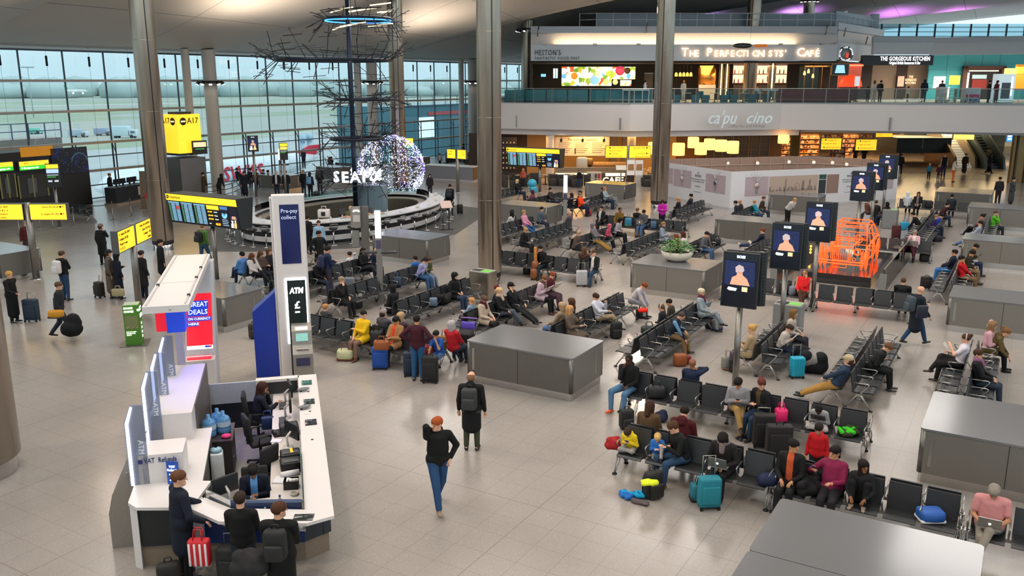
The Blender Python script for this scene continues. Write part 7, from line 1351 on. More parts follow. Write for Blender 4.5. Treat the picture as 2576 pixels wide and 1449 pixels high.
def npmesh(name,v,q,mats,mi=None):
 me=bpy.data.meshes.new(name);me.vertices.add(len(v));me.vertices.foreach_set('co',v.astype(np.float32).ravel());me.loops.add(q.size);me.loops.foreach_set('vertex_index',q.astype(np.int32).ravel());me.polygons.add(len(q));me.polygons.foreach_set('loop_start',np.arange(0,q.size,4,dtype=np.int32));me.polygons.foreach_set('use_smooth',np.ones(len(q),bool))
 for m in mats:me.materials.append(m)
 if mi is not None:me.polygons.foreach_set('material_index',mi.astype(np.int32))
 me.update(calc_edges=True);return me
def part(name,prims,res,mats,par,subs=(),mif=None):
 r=snet(*field(prims,res,subs),res)
 if r is None:return None
 v,q=r;c=v[q].mean(1);return link(name,npmesh(name,v,q,mats,mif(c)if mif else None),par)
SKT=['','#D8A58A','#BD8A68','#8B5C40','#4C3024']
def cl(c):return M(c,.75,var=.16,scale=14,spec=.25)
X1=V3(1,0,0)
def person(loc,rz,label,pose='si',top='#222428',tr='#2A3446',hair='s#2B2018',sk=1,arms=('lap','lap'),legs=('n','n'),lean=None,yaw=0,pit=0,h=1.72,w=1.0,shoe='#1C1A1A',slv=None,coat=0,skirt=None,hood=0,tsh=0,near=None,hold=None,pack=None,scarf=None,glasses=0,sub='person',inner=None):
 if len(loc)==2:loc=tuple(loc)+(0,)
 t=thing('person',label,sub,loc,rz);s=h/1.72;dist=math.hypot(loc[0],loc[1]);kid=h<1.4;hs=(s**.45 if kid else s**.6)
 res=.0115 if dist<16 else .014 if dist<23 else .018 if dist<31 else .024 if dist<45 else .03
 if lean is None:lean={'si':-10,'st':0,'wk':4}[pose]
 le=math.radians(lean);up=V3(0,math.sin(le),math.cos(le));fw_=V3(0,math.cos(le),-math.sin(le))
 P=V3(0,-.03,.44+.1*s)if pose=='si' else V3(0,0,(.93 if pose=='st' else .905)*s)
 if pose=='si' and legs[0]=='sq':P=V3(0,-.02,.44+.09*s)
 Cl,Ch=P+up*.2*s,P+up*.4*s;N=P+up*.535*s;hu=nrm(up*.5+V3(0,0,.5));ya,pi_=math.radians(yaw),math.radians(pit)
 hf=V3(-math.sin(ya)*math.cos(pi_),math.cos(ya)*math.cos(pi_),math.sin(pi_));hr=nrm(np.cross(hf,V3(0,0,1)));hu2=np.cross(hr,hf);H=N+hu*.125*hs+hf*.025*hs+(hf*.05-V3(0,0,.02))*(-math.sin(pi_))
 K_=.025;B,T,R=[],[],[]
 def seg(L_,A,Bp,ra,rb,sq=None,k=K_):L_.append((A,Bp,ra,rb,sq,k))
 wx=w*s;sqx=lambda f_:(X1,f_)
 fat=w**1.2*s
 for L_,o in((B,-.012),(T,.016)):
  seg(L_,P+up*.0,Cl,.11*fat+o,.108*fat+o,sqx(1.3));seg(L_,Cl,Ch,.11*fat+o,.112*s+o,sqx(1.4));seg(L_,P+up*.455*s-X1*.13*wx,P+up*.455*s+X1*.13*wx,.062*s+o,.062*s+o)
 seg(B,Ch,N+hu*.06*s,.06*s,.05*s);seg(T,Ch+up*.08*s,N-up*.01,.08*s,.066*s)
 hl=hs
 def hp_(x,y,z):return H+(hr*x+hf*y+hu2*z)*hl
 seg(B,hp_(0,-.02,.035),hp_(0,.02,.035),.084*hl,.08*hl,(hr,.9));seg(B,hp_(0,.025,-.03),hp_(0,.055,-.075),.058*hl,.036*hl,None,.03);seg(B,N,hp_(0,-.015,-.05),.05*s,.052*hl)
 seg(B,hp_(0,.095,.01),hp_(0,.112,-.02),.009*hl,.014*hl,None,.012)
 for x in(-1,1):seg(B,hp_(x*.076,-.005,.015),hp_(x*.08,-.015,-.02),.014*hl,.011*hl,None,.01)
 hands=[]
 for i,sg in((0,-1),(1,1)):
  S=P+up*.455*s+X1*sg*.175*wx;a=arms[i];pole=V3(sg*.6,-.5,-.7);pn=V3(0,0,-1.0)
  if isinstance(a,tuple):W=P+V3(sg*a[0],a[1],a[2])*s
  elif a=='side':W=S+V3(sg*.07,.05,-.52)*s;pole=V3(sg*.3,-1,0)
  elif a=='swing':W=S+V3(sg*.06,.2*(1 if i else-1),-.48)*s;pole=V3(sg*.2,-1,-.2)
  elif a=='lap':W=P+V3(sg*.1,.28,.12)*s
  elif a=='knee':W=P+V3(sg*.13,.36,.13)*s
  elif a=='phone':W=P+V3(sg*.055,.27,.24)*s+fw_*.0
  elif a=='phoneup':W=Ch+(fw_*.3-up*.02)*s+X1*sg*.05*s
  elif a=='face':W=hp_(sg*.05,.1,-.1)+V3(sg*.03,.02,-.06)*s
  elif a=='ear':W=hp_(sg*.1,.03,-.06)+V3(sg*.02,.03,-.05)*s;pole=V3(sg*.9,.3,-.9)
  elif a=='head':W=hp_(sg*.1,-.09,.02);pole=V3(sg*1,.1,.3)
  elif a=='pocket':W=P+V3(sg*.2,.07,.03)*s;pole=V3(sg,-.6,0)
  elif a=='hip':W=P+V3(sg*.19,-.02,.13)*s;pole=V3(sg*1,-.4,0)
  elif a=='rest':W=P+V3(sg*.27,.2,.16)*s
  elif a=='down':W=P+V3(sg*.12,.52,-.1)*s
  elif a=='pull':W=P+V3(sg*.26,-.22,-.12)*s;pole=V3(sg*.4,-1,.3)
  elif a=='push':W=P+V3(sg*.2,.36,.1)*s
  elif a=='fold':W=P+V3(-sg*.1,.2,.28)*s;pole=V3(sg*1,-.2,-.5)
  else:W=P+V3(sg*.03,-.17,.06)*s;pole=V3(sg,-.4,0)
  E_,W=ik(S,W,.29*s,.25*s,pole)
  seg(B,S,E_,.046*s,.038*s);seg(B,E_,W,.038*s,.027*s,None,.015)
  if tsh:seg(T,S,S+(E_-S)*.65,.064*s*w**.5,.06*s)
  else:seg(T,S,E_,.064*s*w**.5,.054*s);seg(T,E_,W-nrm(W-E_)*.02*s,.054*s,.042*s,None,.015)
  d=nrm(W-E_);d=nrm(d+V3(0,0,-.25))if a in('lap','knee')else d;side=nrm(np.cross(d,pn));pn2=np.cross(side,d);hd=s**.7
  seg(B,W,W+d*.075*hd,.024*hd,.03*hd,(pn2,.6),.012);Kn=W+d*.08*hd;cu={'side':.5,'swing':.5,'pull':1.3,'push':1.2}.get(a,.75)if not isinstance(a,tuple)else .9
  if res<.02:
   for j,(o,ln)in enumerate(((-.027,.072),(-.009,.082),(.009,.076),(.026,.06))):
    b0=Kn+side*o*hd*1.05;d1=nrm(d+pn2*math.tan(min(1.2,cu*.45+j*.06)));m1=b0+d1*ln*.5*hd;d2=nrm(d+pn2*math.tan(min(1.4,cu*.95+j*.06)));rr=max(.0088*hd,res*.62);seg(B,b0-d*.012,m1,rr,rr,None,.004);seg(B,m1,m1+d2*ln*.5*hd,rr,rr*.9,None,.004)
   th=-side*(1 if sg>0 else-1);seg(B,W+d*.025*hd+th*.02,W+d*.06*hd+th*.05*hd+pn2*.02,max(.011,res*.65),max(.009,res*.6),None,.008)
  else:seg(B,Kn-d*.01,Kn+nrm(d+pn2*.6)*.07*hd,.03*hd,.02*hd,(pn2,.6),.01)
  hands.append(W+d*.08*hd)
 seg(B,P-X1*.07*wx,P+X1*.07*wx,.1*fat,.1*fat);seg(R,P-X1*.07*wx,P+X1*.07*wx,.117*fat,.117*fat)
 seg(R,P,P+up*.1*s,.108*fat,.112*fat,sqx(1.28));feet=[]
 for i,sg in((0,-1),(1,1)):
  g=legs[i];hp2=P+X1*sg*.085*wx;pole=V3(0,1,.25);fa=V3(sg*.12,1,0)
  if pose!='si':
   A=V3(sg*.1*wx,0,.085*s)
   if pose=='wk':A=V3(sg*.07,(.33 if i==(1 if g!='r' else 0)else-.3)*s,.085*s+(.07*s if i!=(1 if g!='r' else 0)else 0));fa=V3(sg*.05,1,-.25 if A[1]<0 else .1)
   elif g=='f':A[1]=.16*s
  elif g=='out':A=V3(sg*.08,.86*s,.1)
  elif g=='lift':A=V3(sg*.06,.9*s,.46);fa=V3(0,.35,1)
  elif g=='x':A=V3(-sg*.1,.6*s,.3*s);fa=V3(-sg*.2,1,-.1);pole=V3(sg*.1,.3,1)
  elif g=='in':A=V3(sg*.09,.26*s,.09)
  elif g=='wide':A=V3(sg*.22,.44*s,.09);pole=V3(sg*.5,1,.3);fa=V3(sg*.4,1,0)
  elif g=='sq':A=V3(-sg*.12,.24*s,.5);pole=V3(sg*1.2,.35,.12);fa=V3(-sg*1,.3,0)
  elif g=='up':A=V3(sg*.1,.26,.5);pole=V3(sg*.1,.2,1)
  else:A=V3(sg*.1,.45*s,.085*s)
  Kk,A=ik(hp2,A,.43*s,.41*s,pole);fa=nrm(fa)
  seg(B,hp2,Kk,.078*s,.05*s);seg(B,Kk,A,.05*s,.034*s,None,.015)
  e=w**.6;seg(R,hp2,Kk,.098*s*e,.072*s);seg(R,Kk,A+(Kk-A)*.06,.07*s,.055*s,None,.015)
  hl_=A-V3(0,0,.045*s)-fa*.045*s;toe=hl_+fa*.19*s
  seg(B,A,A-V3(0,0,.03),.03*s,.03*s,None,.01);seg(B,hl_+V3(0,0,.01),toe-fa*.02,.03*s,.024*s,None,.01)
  feet.append([(hl_,toe,.042*s,.034*s,(V3(0,0,1),.8)if abs(fa[2])<.5 else None,.012),(A+V3(0,0,.01),hl_+fa*.05*s,.045*s,.042*s,None,.015)])
  if coat and pose=='si':seg(T,hp2,hp2+(Kk-hp2)*(.55 if coat<2 else .9),.12*s,.1*s)
  if skirt:(T if 0 else R).append((hp2,Kk,.11*s,.1*s,None,.06))
 seg(T,P+up*.03*s-X1*.075*wx,P+up*.03*s+X1*.075*wx,.118*fat,.118*fat)
 if coat and pose!='si':seg(T,P+up*.05,P-V3(0,0,.18+.22*coat)*s,.125*fat,.15*s,sqx(1.35))
 if skirt and pose!='si':seg(R,P,P-V3(0,0,.5*s),.13,.18,sqx(1.2))
 if hood==1:seg(T,N+hu*.0-fw_*.07*s,N-fw_*.1*s-up*.07*s,.075*s,.06*s,sqx(1.4))
 st_,hc=hair[0],hair[1:];skm=M(SKT[sk],.5,var=.05,spec=.35);EYE_,LIP=M('#20160F',.3),M('#A8655A' if sk<3 else '#5A302A',.5);BRW=M(hc if st_ not in 'cknhx' and hc else '#3A2A20',.7)
 def bm(c):
  q=c-H;x=np.abs(q@hr)/hl;y=(q@hf)/hl;z=(q@hu2)/hl;m=np.zeros(len(c));fr=y>.05
  m[fr&(np.hypot((x-.032)/.015,(z-.012)/.008)<1)]=1;m[fr&(x>.014)&(x<.055)&(np.abs(z-.034)<.004)]=3;m[fr&(x<.024)&(np.abs(z+.056)<.008)]=2;return m
 part('body',B,res,[skm,EYE_,LIP,BRW],t,mif=bm if res<.02 else None)
 tm=[cl(top),cl(slv or top),cl(inner or top)]
 def tmi(c):
  m=np.zeros(len(c));q=c-Ch
  if slv:m[np.abs(c[:,0])>.19*wx]=1
  if inner:m[(np.abs(c[:,0])<.055*s)&((q@fw_)>.02)]=2
  return m
 part('shirt' if tsh else 'coat' if coat else 'top',T,res,tm,t,mif=tmi if(slv or inner)else None)
 part('skirt' if skirt else 'trousers',R,res,[cl(tr)],t)
 for f_ in feet:part('shoe',f_,res,[M(shoe,.5,var=.1)],t)
 fc=(hp_(0,.1,-.045),hp_(0,.135,-.04),.082*hl,.08*hl,(hr,.86),.01);hm=cl(hc or '#3A2A20');Hh=[]
 def hs_(x0,y0,z0,x1,y1,z1,a,b,k=.02):seg(Hh,hp_(x0,y0,z0),hp_(x1,y1,z1),a*hl,b*hl,None,k)
 sub_=[fc];nm='hair'
 if st_ in 'slbp':hs_(0,-.03,.05,0,.02,.055,.092,.084)
 if st_=='l':
  hs_(0,-.05,.0,0,-.075,-.16,.08,.06,.04)
  for x in(-1,1):hs_(x*.062,.0,.03,x*.075,.015,-.15,.04,.03,.03)
 if st_=='b':hs_(0,-.1,.1,0,-.11,.11,.045,.045)
 if st_=='p':hs_(0,-.1,.04,0,-.15,-.12,.035,.022)
 if st_=='r':hs_(0,-.03,.045,0,.01,.05,.087,.078)
 if st_=='f':hs_(0,-.045,.01,0,-.03,-.01,.086,.08);sub_=[fc,(hp_(0,0,.13),hp_(0,0,.16),.085*hl,.085*hl,None,.01)]
 if st_ in 'ck':hs_(0,-.02,.065,0,.02,.07,.094,.088);sub_.append((hp_(0,.0,-.1),hp_(0,0,-.1),.13*hl,.13*hl,None,.01));nm='cap' if st_=='c' else 'knit_hat'
 if st_=='c':hs_(0,.07,.05,0,.14,.04,.04,.03,.02)
 if st_=='k':hs_(0,-.05,.16,0,-.05,.17,.03,.03)
 if st_ in 'hx':hs_(0,-.03,.04,0,.015,.045,.104,.098);hs_(0,-.03,-.05,0,-.02,-.13,.095,.08);nm='hood' if st_=='h' else 'headscarf'
 if st_=='c' or st_=='k':part('hair',[(hp_(0,-.04,.01),hp_(0,-.03,-.03),.086*hl,.075*hl,None,.02)],res,[cl('#3A2A20')],t,[fc])
 if st_!='n':part(nm,Hh,min(res,.02),[hm],t,sub_)
 if scarf:part('scarf',[(N+V3(-.05,.0,.01),N+V3(.05,.0,.01),.075*s,.075*s,None,.02),(N+fw_*.07,Ch+fw_*.12,.06*s,.05*s,None,.02)],res,[cl(scarf)],t)
 if glasses==1:MB().tube([tuple(hp_(x,.098 if abs(x)<.06 else 0,.014))for x in(-.082,-.06,-.02,.02,.06,.082)],.005,5).build('glasses',DARK,t)
 if glasses==2:MB().tube([tuple(hp_(.1*math.sin(a),-.01,.03+.105*math.cos(a)))for a in[-1.6+.32*j for j in range(11)]],.014,6).build('headphones',M('#C9C9CC',.4),t)
 cr,sr=math.cos(rz),math.sin(rz)
 def wld(p):return(loc[0]+p[0]*cr-p[1]*sr,loc[1]+p[0]*sr+p[1]*cr,loc[2]+p[2])
 if hold:
  kd,lb=hold[:2];mid=(hands[0]+hands[1])/2
  if kd=='phone1':mid=hands[1]+V3(0,.01,.02);kd='phone'
  if kd=='phone':o=thing('smartphone',lb,'phone',wld(mid+V3(0,.02,.02)),rz);MB().rbox((0,0,0),(.075,.012,.15),.005,2,tilt=-.9).build('phone_case',DARK,o);MB().box((0,-.006,.005),(.065,.004,.135),tilt=-.9).build('phone_display',M('#B9CDE2',.2,emit=.35),o)
  elif kd=='laptop':o=thing('laptop',lb,'laptop',wld(P+V3(0,.3,.12)),rz);MB().box((0,0,0),(.33,.23,.018)).build('keyboard_base',M('#A7A7A9',.35,.6),o);MB().box((0,.14,.1),(.33,.015,.22),tilt=-.35).build('display_lid',M('#8E8A86',.35,.6),o);MB().ell((0,.151,.1),(.02,.008,.022),10,6).build('lid_emblem',WHE,o)
  else:
   o=thing({'book':'book','paper':'newspaper','tablet':'tablet'}[kd],lb,{'book':'book','paper':'paper','tablet':'tablet'}[kd],wld(mid+V3(0,.04,.03)),rz);z=.3 if kd=='paper' else .2;c_={'book':'#CFC7BC','paper':'#C9C4C2','tablet':'#26282C'}[kd]
   for s_ in(-1,1):MB().box((s_*z*.36,0,0),(z*.72,.012,z),0,tilt=-.75).build('page' if kd!='tablet' else 'tablet_half',M(c_,.5),o)
 if pack:backpack(wld(P+up*.28*s-fw_*.2*s),rz,pack[0],pack[1],lean=le)
 return t
def backpack(p,rz,c,label,lean=0.0,k=1.0,accent=None):
 o=thing('backpack',label,'backpack',p,rz);m=M(c,.7,var=.2,scale=10);MB().rbox((0,-.02,0),(.32*k,.18*k,.46*k),.07*k,5,tilt=-lean).build('pack_body',m,o);MB().rbox((0,-.13*k,-.08*k),(.25*k,.08*k,.24*k),.035*k,4,tilt=-lean).build('front_pocket',M(accent or c,.6,var=.3,scale=20),o)
 MB().tube([(-.05*k,.02,.22*k),(-.04*k,.02,.28*k),(.04*k,.02,.28*k),(.05*k,.02,.22*k)],.012,5).build('grab_handle',DARK,o)
 for s in(-1,1):MB().tube([(s*.1*k,.06,.2*k),(s*.12*k,.1*k,.05*k),(s*.13*k,.07,-.18*k)],.018*k,5).build('shoulder_strap',DARK,o)
 return o
def bpack(px,py,c,label,rz=0.0,k=1.0,z=0.0,accent=None):X,Y=at(px,py,z);return backpack((X,Y,z+.235*k),TH+rz,c,label,0,k,accent)
def case(px,py,c,label,rz=0.0,hh=.6,ww=.4,handle=1,hard=0,z=0.0):
 X,Y=at(px,py,z);o=thing('suitcase',label,'suitcase',(X,Y,z),TH+rz);m=M(c,.35 if hard else .7,var=.12);MB().rbox((0,0,hh/2+.05),(ww,.24,hh),.05,4).build('shell',m,o);MB().rbox((0,-.13,hh*.45+.05),(ww*.8,.06,hh*.62),.025,3).build('front_pocket',m,o)if not hard else[MB().box((x*ww,-.12,hh/2+.05),(.02,.02,hh*.86)).build('ridge',m,o)for x in(-.3,-.1,.1,.3)]
 for x in(-1,1):MB().cyl((x*ww*.4,.08,.035),(x*ww*.4+.03,.08,.035),.035,n=10).build('wheel',DARK,o);MB().box((x*ww*.4,-.1,.03),(.05,.04,.06)).build('foot',DARK,o)
 if handle:MB().tube([(-ww*.28,.09,hh),(-ww*.28,.09,hh+.42*handle),(ww*.28,.09,hh+.42*handle),(ww*.28,.09,hh)],.011,6).build('pull_handle',ALU,o)
 else:MB().tube([(-.07,0,hh+.04),(-.06,0,hh+.1),(.06,0,hh+.1),(.07,0,hh+.04)],.014,5).build('carry_handle',DARK,o)
 return o
def tote(px,py,c,label,rz=0.0,ww=.36,hh=.3,dd=.16,z=0.0,c2=None,cat='bag',nm='tote_bag',handle=1):
 X,Y=at(px,py,z);o=thing(nm,label,cat,(X,Y,z),TH+rz);MB().rbox((0,0,hh/2),(ww,dd,hh),min(ww,dd,hh)*.28,4,bulge=.2).build('bag_body',M(c,.6,var=.15),o)
 if c2:MB().rbox((0,0,hh*.16),(ww*1.02,dd*1.04,hh*.3),min(dd,hh)*.13,4).build('bag_base',M(c2,.6),o)
 if handle:
  for s in(-1,1):MB().tube([(-ww*.22,s*dd*.3,hh*.95),(-ww*.15,s*dd*.2,hh*1.4),(ww*.15,s*dd*.2,hh*1.4),(ww*.22,s*dd*.3,hh*.95)],.01,5).build('bag_handle',M(c2 or c,.6),o)
 return o
def heap(px,py,c,label,ww=.5,dd=.35,hh=.16,z=0.0,rz=0.0,nm='folded_coat',cat='coat',c2=None,sd=1):
 X,Y=at(px,py,z);o=thing(nm,label,cat,(X,Y,z),TH+rz);r_=random.Random(sd);n_=9;P_=[(V3(r_.uniform(-.4,.4)*ww,r_.uniform(-.4,.4)*dd,hh*.3),V3(r_.uniform(-.5,.5)*ww,r_.uniform(-.5,.5)*dd,hh*r_.uniform(.25,.7)),hh*.3,hh*.24,None,.03)for _ in range(n_)]
 P_.append((V3(-ww*.35,0,hh*.25),V3(ww*.35,0,hh*.25),hh*.28,hh*.28,(V3(0,1,0),dd/hh*.7),.04));part('cloth_folds',P_,.014 if math.hypot(X,Y)<24 else .03,[cl(c)],o)
 if c2:part('lining',[(V3(r_.uniform(-.4,.4)*ww,-dd*.3,hh*.5),V3(r_.uniform(-.4,.4)*ww,dd*.2,hh*.6),hh*.25,hh*.2,None,.03)for _ in range(4)],.016,[cl(c2)],o)
 return o
def seat_xy(bk,px):
 ax,c,face,s0,n_=BEN[bk];lo,hi=s0-.3,s0+n_*PITCH+.3
 for _ in range(40):
  m_=(lo+hi)/2;x=pr(m_,c,.7)[0]if ax=='x' else pr(c,m_,.7)[0]
  if x<px:lo=m_
  else:hi=m_
 return((m_,c)if ax=='x' else(c,m_)),((0 if face>0 else math.pi)if ax=='x' else(-R90 if face>0 else R90))
def S(bk,px,label,turn=0,**k):
 p,rz=seat_xy(bk,px);return person(p,rz-math.radians(turn),label,'si',**k)
def W(px,py,az,label,z=0.0,pose='st',**k):
 X,Y=at(px,py,z);return person((X,Y,z),TH-math.radians(az),label,pose,**{'arms':('side','side'),**k})
def onseat(bk,px):
 p,rz=seat_xy(bk,px);return(p[0]-math.sin(rz)*.08,p[1]+math.cos(rz)*.08)
ph='phone';ff=('phone','phone');LP=('lap','lap')
# --- rows nearest the viewer
S('A',1580,'man in black hoodie with pale cords and orange slides, hand on chin',top='#131416',tr='#4E7396',hair='r#15110F',sk=4,arms=('lap','face'),legs=('n','wide'),pit=-5,shoe='#E2542A',hood=1,w=1.08,lean=0)
S('A',1856,'man in grey jumper and khaki trousers bending over a phone',top='#8F8E94',tr='#9A7B4E',hair='s#15120F',sk=2,arms=ff,legs=('n','x'),lean=16,pit=-25,yaw=-20,turn=-15,hold=(ph,'white lit phone held by the man in grey jumper'))
S('A',1916,'woman with brown hair bun and black cardigan over olive top',top='#17171A',inner='#4A3F22',tr='#2A3E58',hair='b#5A2A22',sk=1,arms=ff,lean=8,yaw=-60+110,pit=-8,glasses=1,turn=25)
S('A',2064,'child in pale grey tracksuit sitting cross legged with a games tablet',top='#9A9A9C',tr='#A7A3A4',hair='r#14100E',sk=4,arms=ff,legs=('sq','sq'),h=1.32,lean=28,pit=-55,hold=('tablet','games tablet held by the child in pale grey'))
S('A2',1742,'bald person in navy jacket seen from behind, head on hand',top='#1B2740',hair='n',sk=3,arms=('lap','ear'),lean=-6)
S('B',1588,'child in yellow hoodie sitting cross legged over a phone',top='#E8C91E',tr='#8D8A88',hair='s#3A2A1E',sk=1,arms=ff,legs=('sq','sq'),h=1.12,lean=22,pit=-45,hood=1,hold=(ph,'phone held by the child in yellow hoodie'))
S('B',1655,'small blond child in blue jumper kneeling on the bench',top='#2F74C8',tr='#A79F9C',hair='s#C9A468',sk=1,arms=ff,legs=('up','in'),h=.98,lean=14,pit=-35,turn=-15)
S('B',1714,'bearded man in black jacket and jeans leaning toward the child in blue',top='#141517',tr='#2E4866',hair='s#4A3220',sk=1,arms=('phoneup','phone'),legs=('n','wide'),lean=18,pit=-25,yaw=-35,turn=35,glasses=1,shoe='#7A4326',hold=(ph,'phone held by the bearded man in black jacket'))
S('B',1822,'woman in dark parka with fur hood and chequered scarf typing on a laptop',top='#231F22',tr='#191A1E',hair='l#15110F',sk=1,arms=LP,lean=14,pit=-40,coat=1,scarf='#7A6E70',hold=('laptop','grey laptop on the lap of the woman in fur hooded parka'))
S('B2',1632,'woman with long brown hair and brown coat seen from behind',top='#5A4630',hair='l#3A2418',arms=LP,lean=0,pit=-20)
S('B2',1716,'person in maroon hoodie seen from behind the bench',top='#4A141A',hair='s#1E1512',arms=LP,hood=1,lean=6,pit=-25,w=1.1)
S('C',1988,'woman in black blazer over orange top turning to her neighbour',top='#151517',inner='#B8522E',tr='#17181B',hair='s#15110F',sk=2,arms=LP,yaw=55,lean=0)
S('C',2092,'smiling woman in magenta knit top with a phone in her lap',top='#7E1E46',tr='#222226',hair='p#15110F',sk=2,arms=('phone',(.3,.12,.36)),yaw=-25,hold=('phone1','phone held by the woman in magenta knit top'))
S('C',2166,'girl in black with knees drawn up on the seat',top='#1B1B1E',tr='#121316',hair='l#17110E',sk=3,arms=('knee','knee'),legs=('up','up'),h=1.5,yaw=-35+70,lean=4,shoe='#A08E7C')
X,Y=seat_xy('C2',2040)[0];person((X,Y+.5,0),math.pi,'child in red hooded jumper with white print standing behind the bench','st',top='#B8181F',tr='#22242C',hair='s#1C1410',sk=2,arms=('side','side'),h=1.3,hood=1,pit=-15)
S('Z',2492,'person with grey curly hair, pink T-shirt and laptop, legs crossed',top='#C9898A',tr='#8E877E',hair='s#8A8178',sk=2,arms=LP,legs=('x','n'),tsh=1,lean=6,pit=-35,w=1.15,glasses=1,hold=('laptop','grey laptop on the lap of the person in pink T-shirt'))
S('G-',2100,'man in beige cap and blue jumper reclining with stretched legs',top='#26364E',tr='#A37C40',hair='c#B5A484',sk=1,arms=('lap','head'),legs=('out','out'),lean=-26,shoe='#15171A',pit=5)
S('G+',2196,'man in black jacket hunched forward over a phone',top='#17191B',tr='#15161A',hair='s#6A4A32',sk=1,arms=ff,lean=30,pit=-35,hold=(ph,'phone held by the man hunched in black'),shoe='#3A3A3C')
S('F-',1884,'person in beige quilted coat with tied blond hair facing left',top='#A58E70',tr='#5A4E5E',hair='b#C79A5A',sk=1,arms=ff,lean=-4,coat=1,shoe='#6A4630')
S('F+',1966,'child with glasses and pale top reading a sheet',top='#BDB3AC',tr='#1E2A3E',hair='p#3A2A20',sk=1,arms=ff,lean=20,pit=-30,h=1.5,glasses=1,shoe='#E2E4E6',hold=('paper','white sheet held by the child with glasses'))
S('F+',1990,'woman with brown bob and beige grey top facing right',top='#B3A69C',tr='#2A2C34',hair='l#7A5A36',sk=1,arms=LP,lean=4)
S('GG-',2412,'woman in white T-shirt with headphones reading a book',top='#D5D0DC',tr='#17171A',hair='b#4A2E1E',sk=1,arms=('phoneup','phone'),legs=('n','x'),tsh=1,glasses=2,skirt=1,shoe='#3A2A26',hold=('book','open book held by the woman with headphones'))
S('GG+',2468,'man with brown hair and dark jacket seen from behind, lilac scarf',top='#15161C',hair='s#3E2A1E',sk=1,arms=LP,scarf='#8A5A7A',yaw=-20)
S('GG+',2486,'person with curly fair hair in pale pink sleeves',top='#C99CA8',tr='#22242C',hair='l#8A6A4A',sk=1,arms=('head','phone'),lean=6)
S('GG+',2516,'person in olive parka leaning far forward, hair in a bun',top='#5E4F2E',tr='#15181E',hair='b#7A5636',sk=1,arms=('down','down'),lean=38,pit=-20,hood=1,coat=1)
backpack(seat_xy('GG+',2500)[0]+(.62,),1.2,'#2A2722','dark backpack hanging on the back of the olive parka')
# --- seats in the middle
S('D+',1690,'man in navy vest with light blue sleeves bending forward',top='#1E2836',slv='#6F9CCB',tr='#86694A',hair='r#4A3E38',sk=1,arms=('knee','down'),legs=('wide','n'),lean=24,pit=-35,shoe='#4A3A28',hold=('phone1','white folded paper in the hand of the man in navy vest'))
S('D+',1768,'white haired woman in light grey coat with crossed legs',top='#8D9AA2',tr='#8C9AA6',hair='s#C9BFA6',sk=1,arms=('phoneup','lap'),legs=('n','x'),lean=-6,coat=1,scarf='#5A2A34')
S('D-',1668,'child with white headphones facing away on the far bench side',top='#22242C',hair='p#6A4A32',arms=LP,lean=10,h=1.4,glasses=2)
S('D-',1690,'child with black hair and khaki shirt beside the headphones',top='#39362C',hair='s#120F0E',arms=LP,lean=10,h=1.42,sk=2,pit=-20)
S('E+',1512,'man in white shirt and khaki trousers reclining over a phone',top='#C2C4D2',tr='#9C8B72',hair='s#3A241A',sk=1,arms=('phoneup','phone'),legs=('n','x'),lean=-20,pit=-25,hold=(ph,'phone held by the man in white shirt'),shoe='#2A3448')
S('E+',1597,'red haired person in pale grey jumper bending to a red wrapped bag',top='#B3AEB6',tr='#8E929C',hair='s#7A3E1E',sk=1,arms=('down','down'),lean=36,pit=-35)
S('E+',1440,'long haired blonde woman in taupe coat holding a phone',top='#5E5248',tr='#4E4238',hair='l#B98A5A',sk=1,arms=('phoneup','phone'),lean=-8,yaw=10,coat=2,hold=(ph,'phone held by the blonde in taupe coat'))
S('E-',1428,'woman with long brown hair in dark olive coat seen from behind',top='#3E3626',tr='#3E5C86',hair='l#4A3220',sk=1,arms=('lap','phone'),legs=('out','n'),coat=1)
S('E-',1405,'person with pale brown knitted hood beside the dark olive coat',top='#8A7A66',hair='x#A58A6E',sk=1,arms=LP,tr='#4A6A9A')
S('H+',1218,'woman in cream coat with maroon scarf looking down',top='#B9A796',tr='#1A1B1F',hair='s#5E4636',sk=1,arms=LP,lean=-2,pit=-30,coat=1,scarf='#4A1E24')
S('H+',1264,'blonde woman in black with pale scarf, legs crossed in grey jeans',top='#16171A',tr='#4E5664',hair='s#C9A878',sk=1,arms=LP,legs=('n','x'),scarf='#B9A08E')
S('H+',1298,'man in black cap and black clothes stretched out, hand at face',top='#15171C',tr='#17191C',hair='c#131417',sk=1,arms=('lap','face'),legs=('out','out'),lean=-18)
S('H+',1358,'woman in lilac pink coat and brown boots reading a paper',top='#BBA3B2',tr='#15161A',hair='s#6A4630',sk=1,arms=ff,lean=14,pit=-25,scarf='#5A4A3A',shoe='#5A3226',coat=1,hold=('paper','paper held by the woman in lilac pink coat'))
S('H+',1380,'woman in maroon coat reading beside the lilac pink coat',top='#4E1A22',tr='#5A4450',hair='s#7A3E22',sk=1,arms=ff,lean=12,pit=-25,hold=('paper','folded paper held by the woman in maroon coat'))
S('H-',1180,'child in light blue denim jacket with fair hair facing left',top='#7E96AE',tr='#2E3238',hair='p#B98A5A',sk=1,arms=ff,legs=('x','n'),h=1.4,shoe='#B9B4B0')
S('H-',1248,'child in maroon bobble hat behind the bench',top='#1E2534',hair='k#5A1420',sk=1,arms=LP,h=1.45,lean=-2)
S('K-',990,'person in black with hood pulled over the head',top='#15161B',tr='#1A2030',hair='h#131417',arms=LP,legs=('n','n'),lean=4,sk=1)
S('K+',1140,'person in jeans and brown boots hidden under black coats',top='#131416',tr='#2A3A55',hair='h#131416',sk=1,arms=LP,lean=8,shoe='#8A5228',coat=1)
S('L+',858,'grey haired man in black coat with his hand at his mouth',top='#121315',tr='#141519',hair='s#8A7A68',sk=1,arms=('lap','face'),lean=6,coat=1)
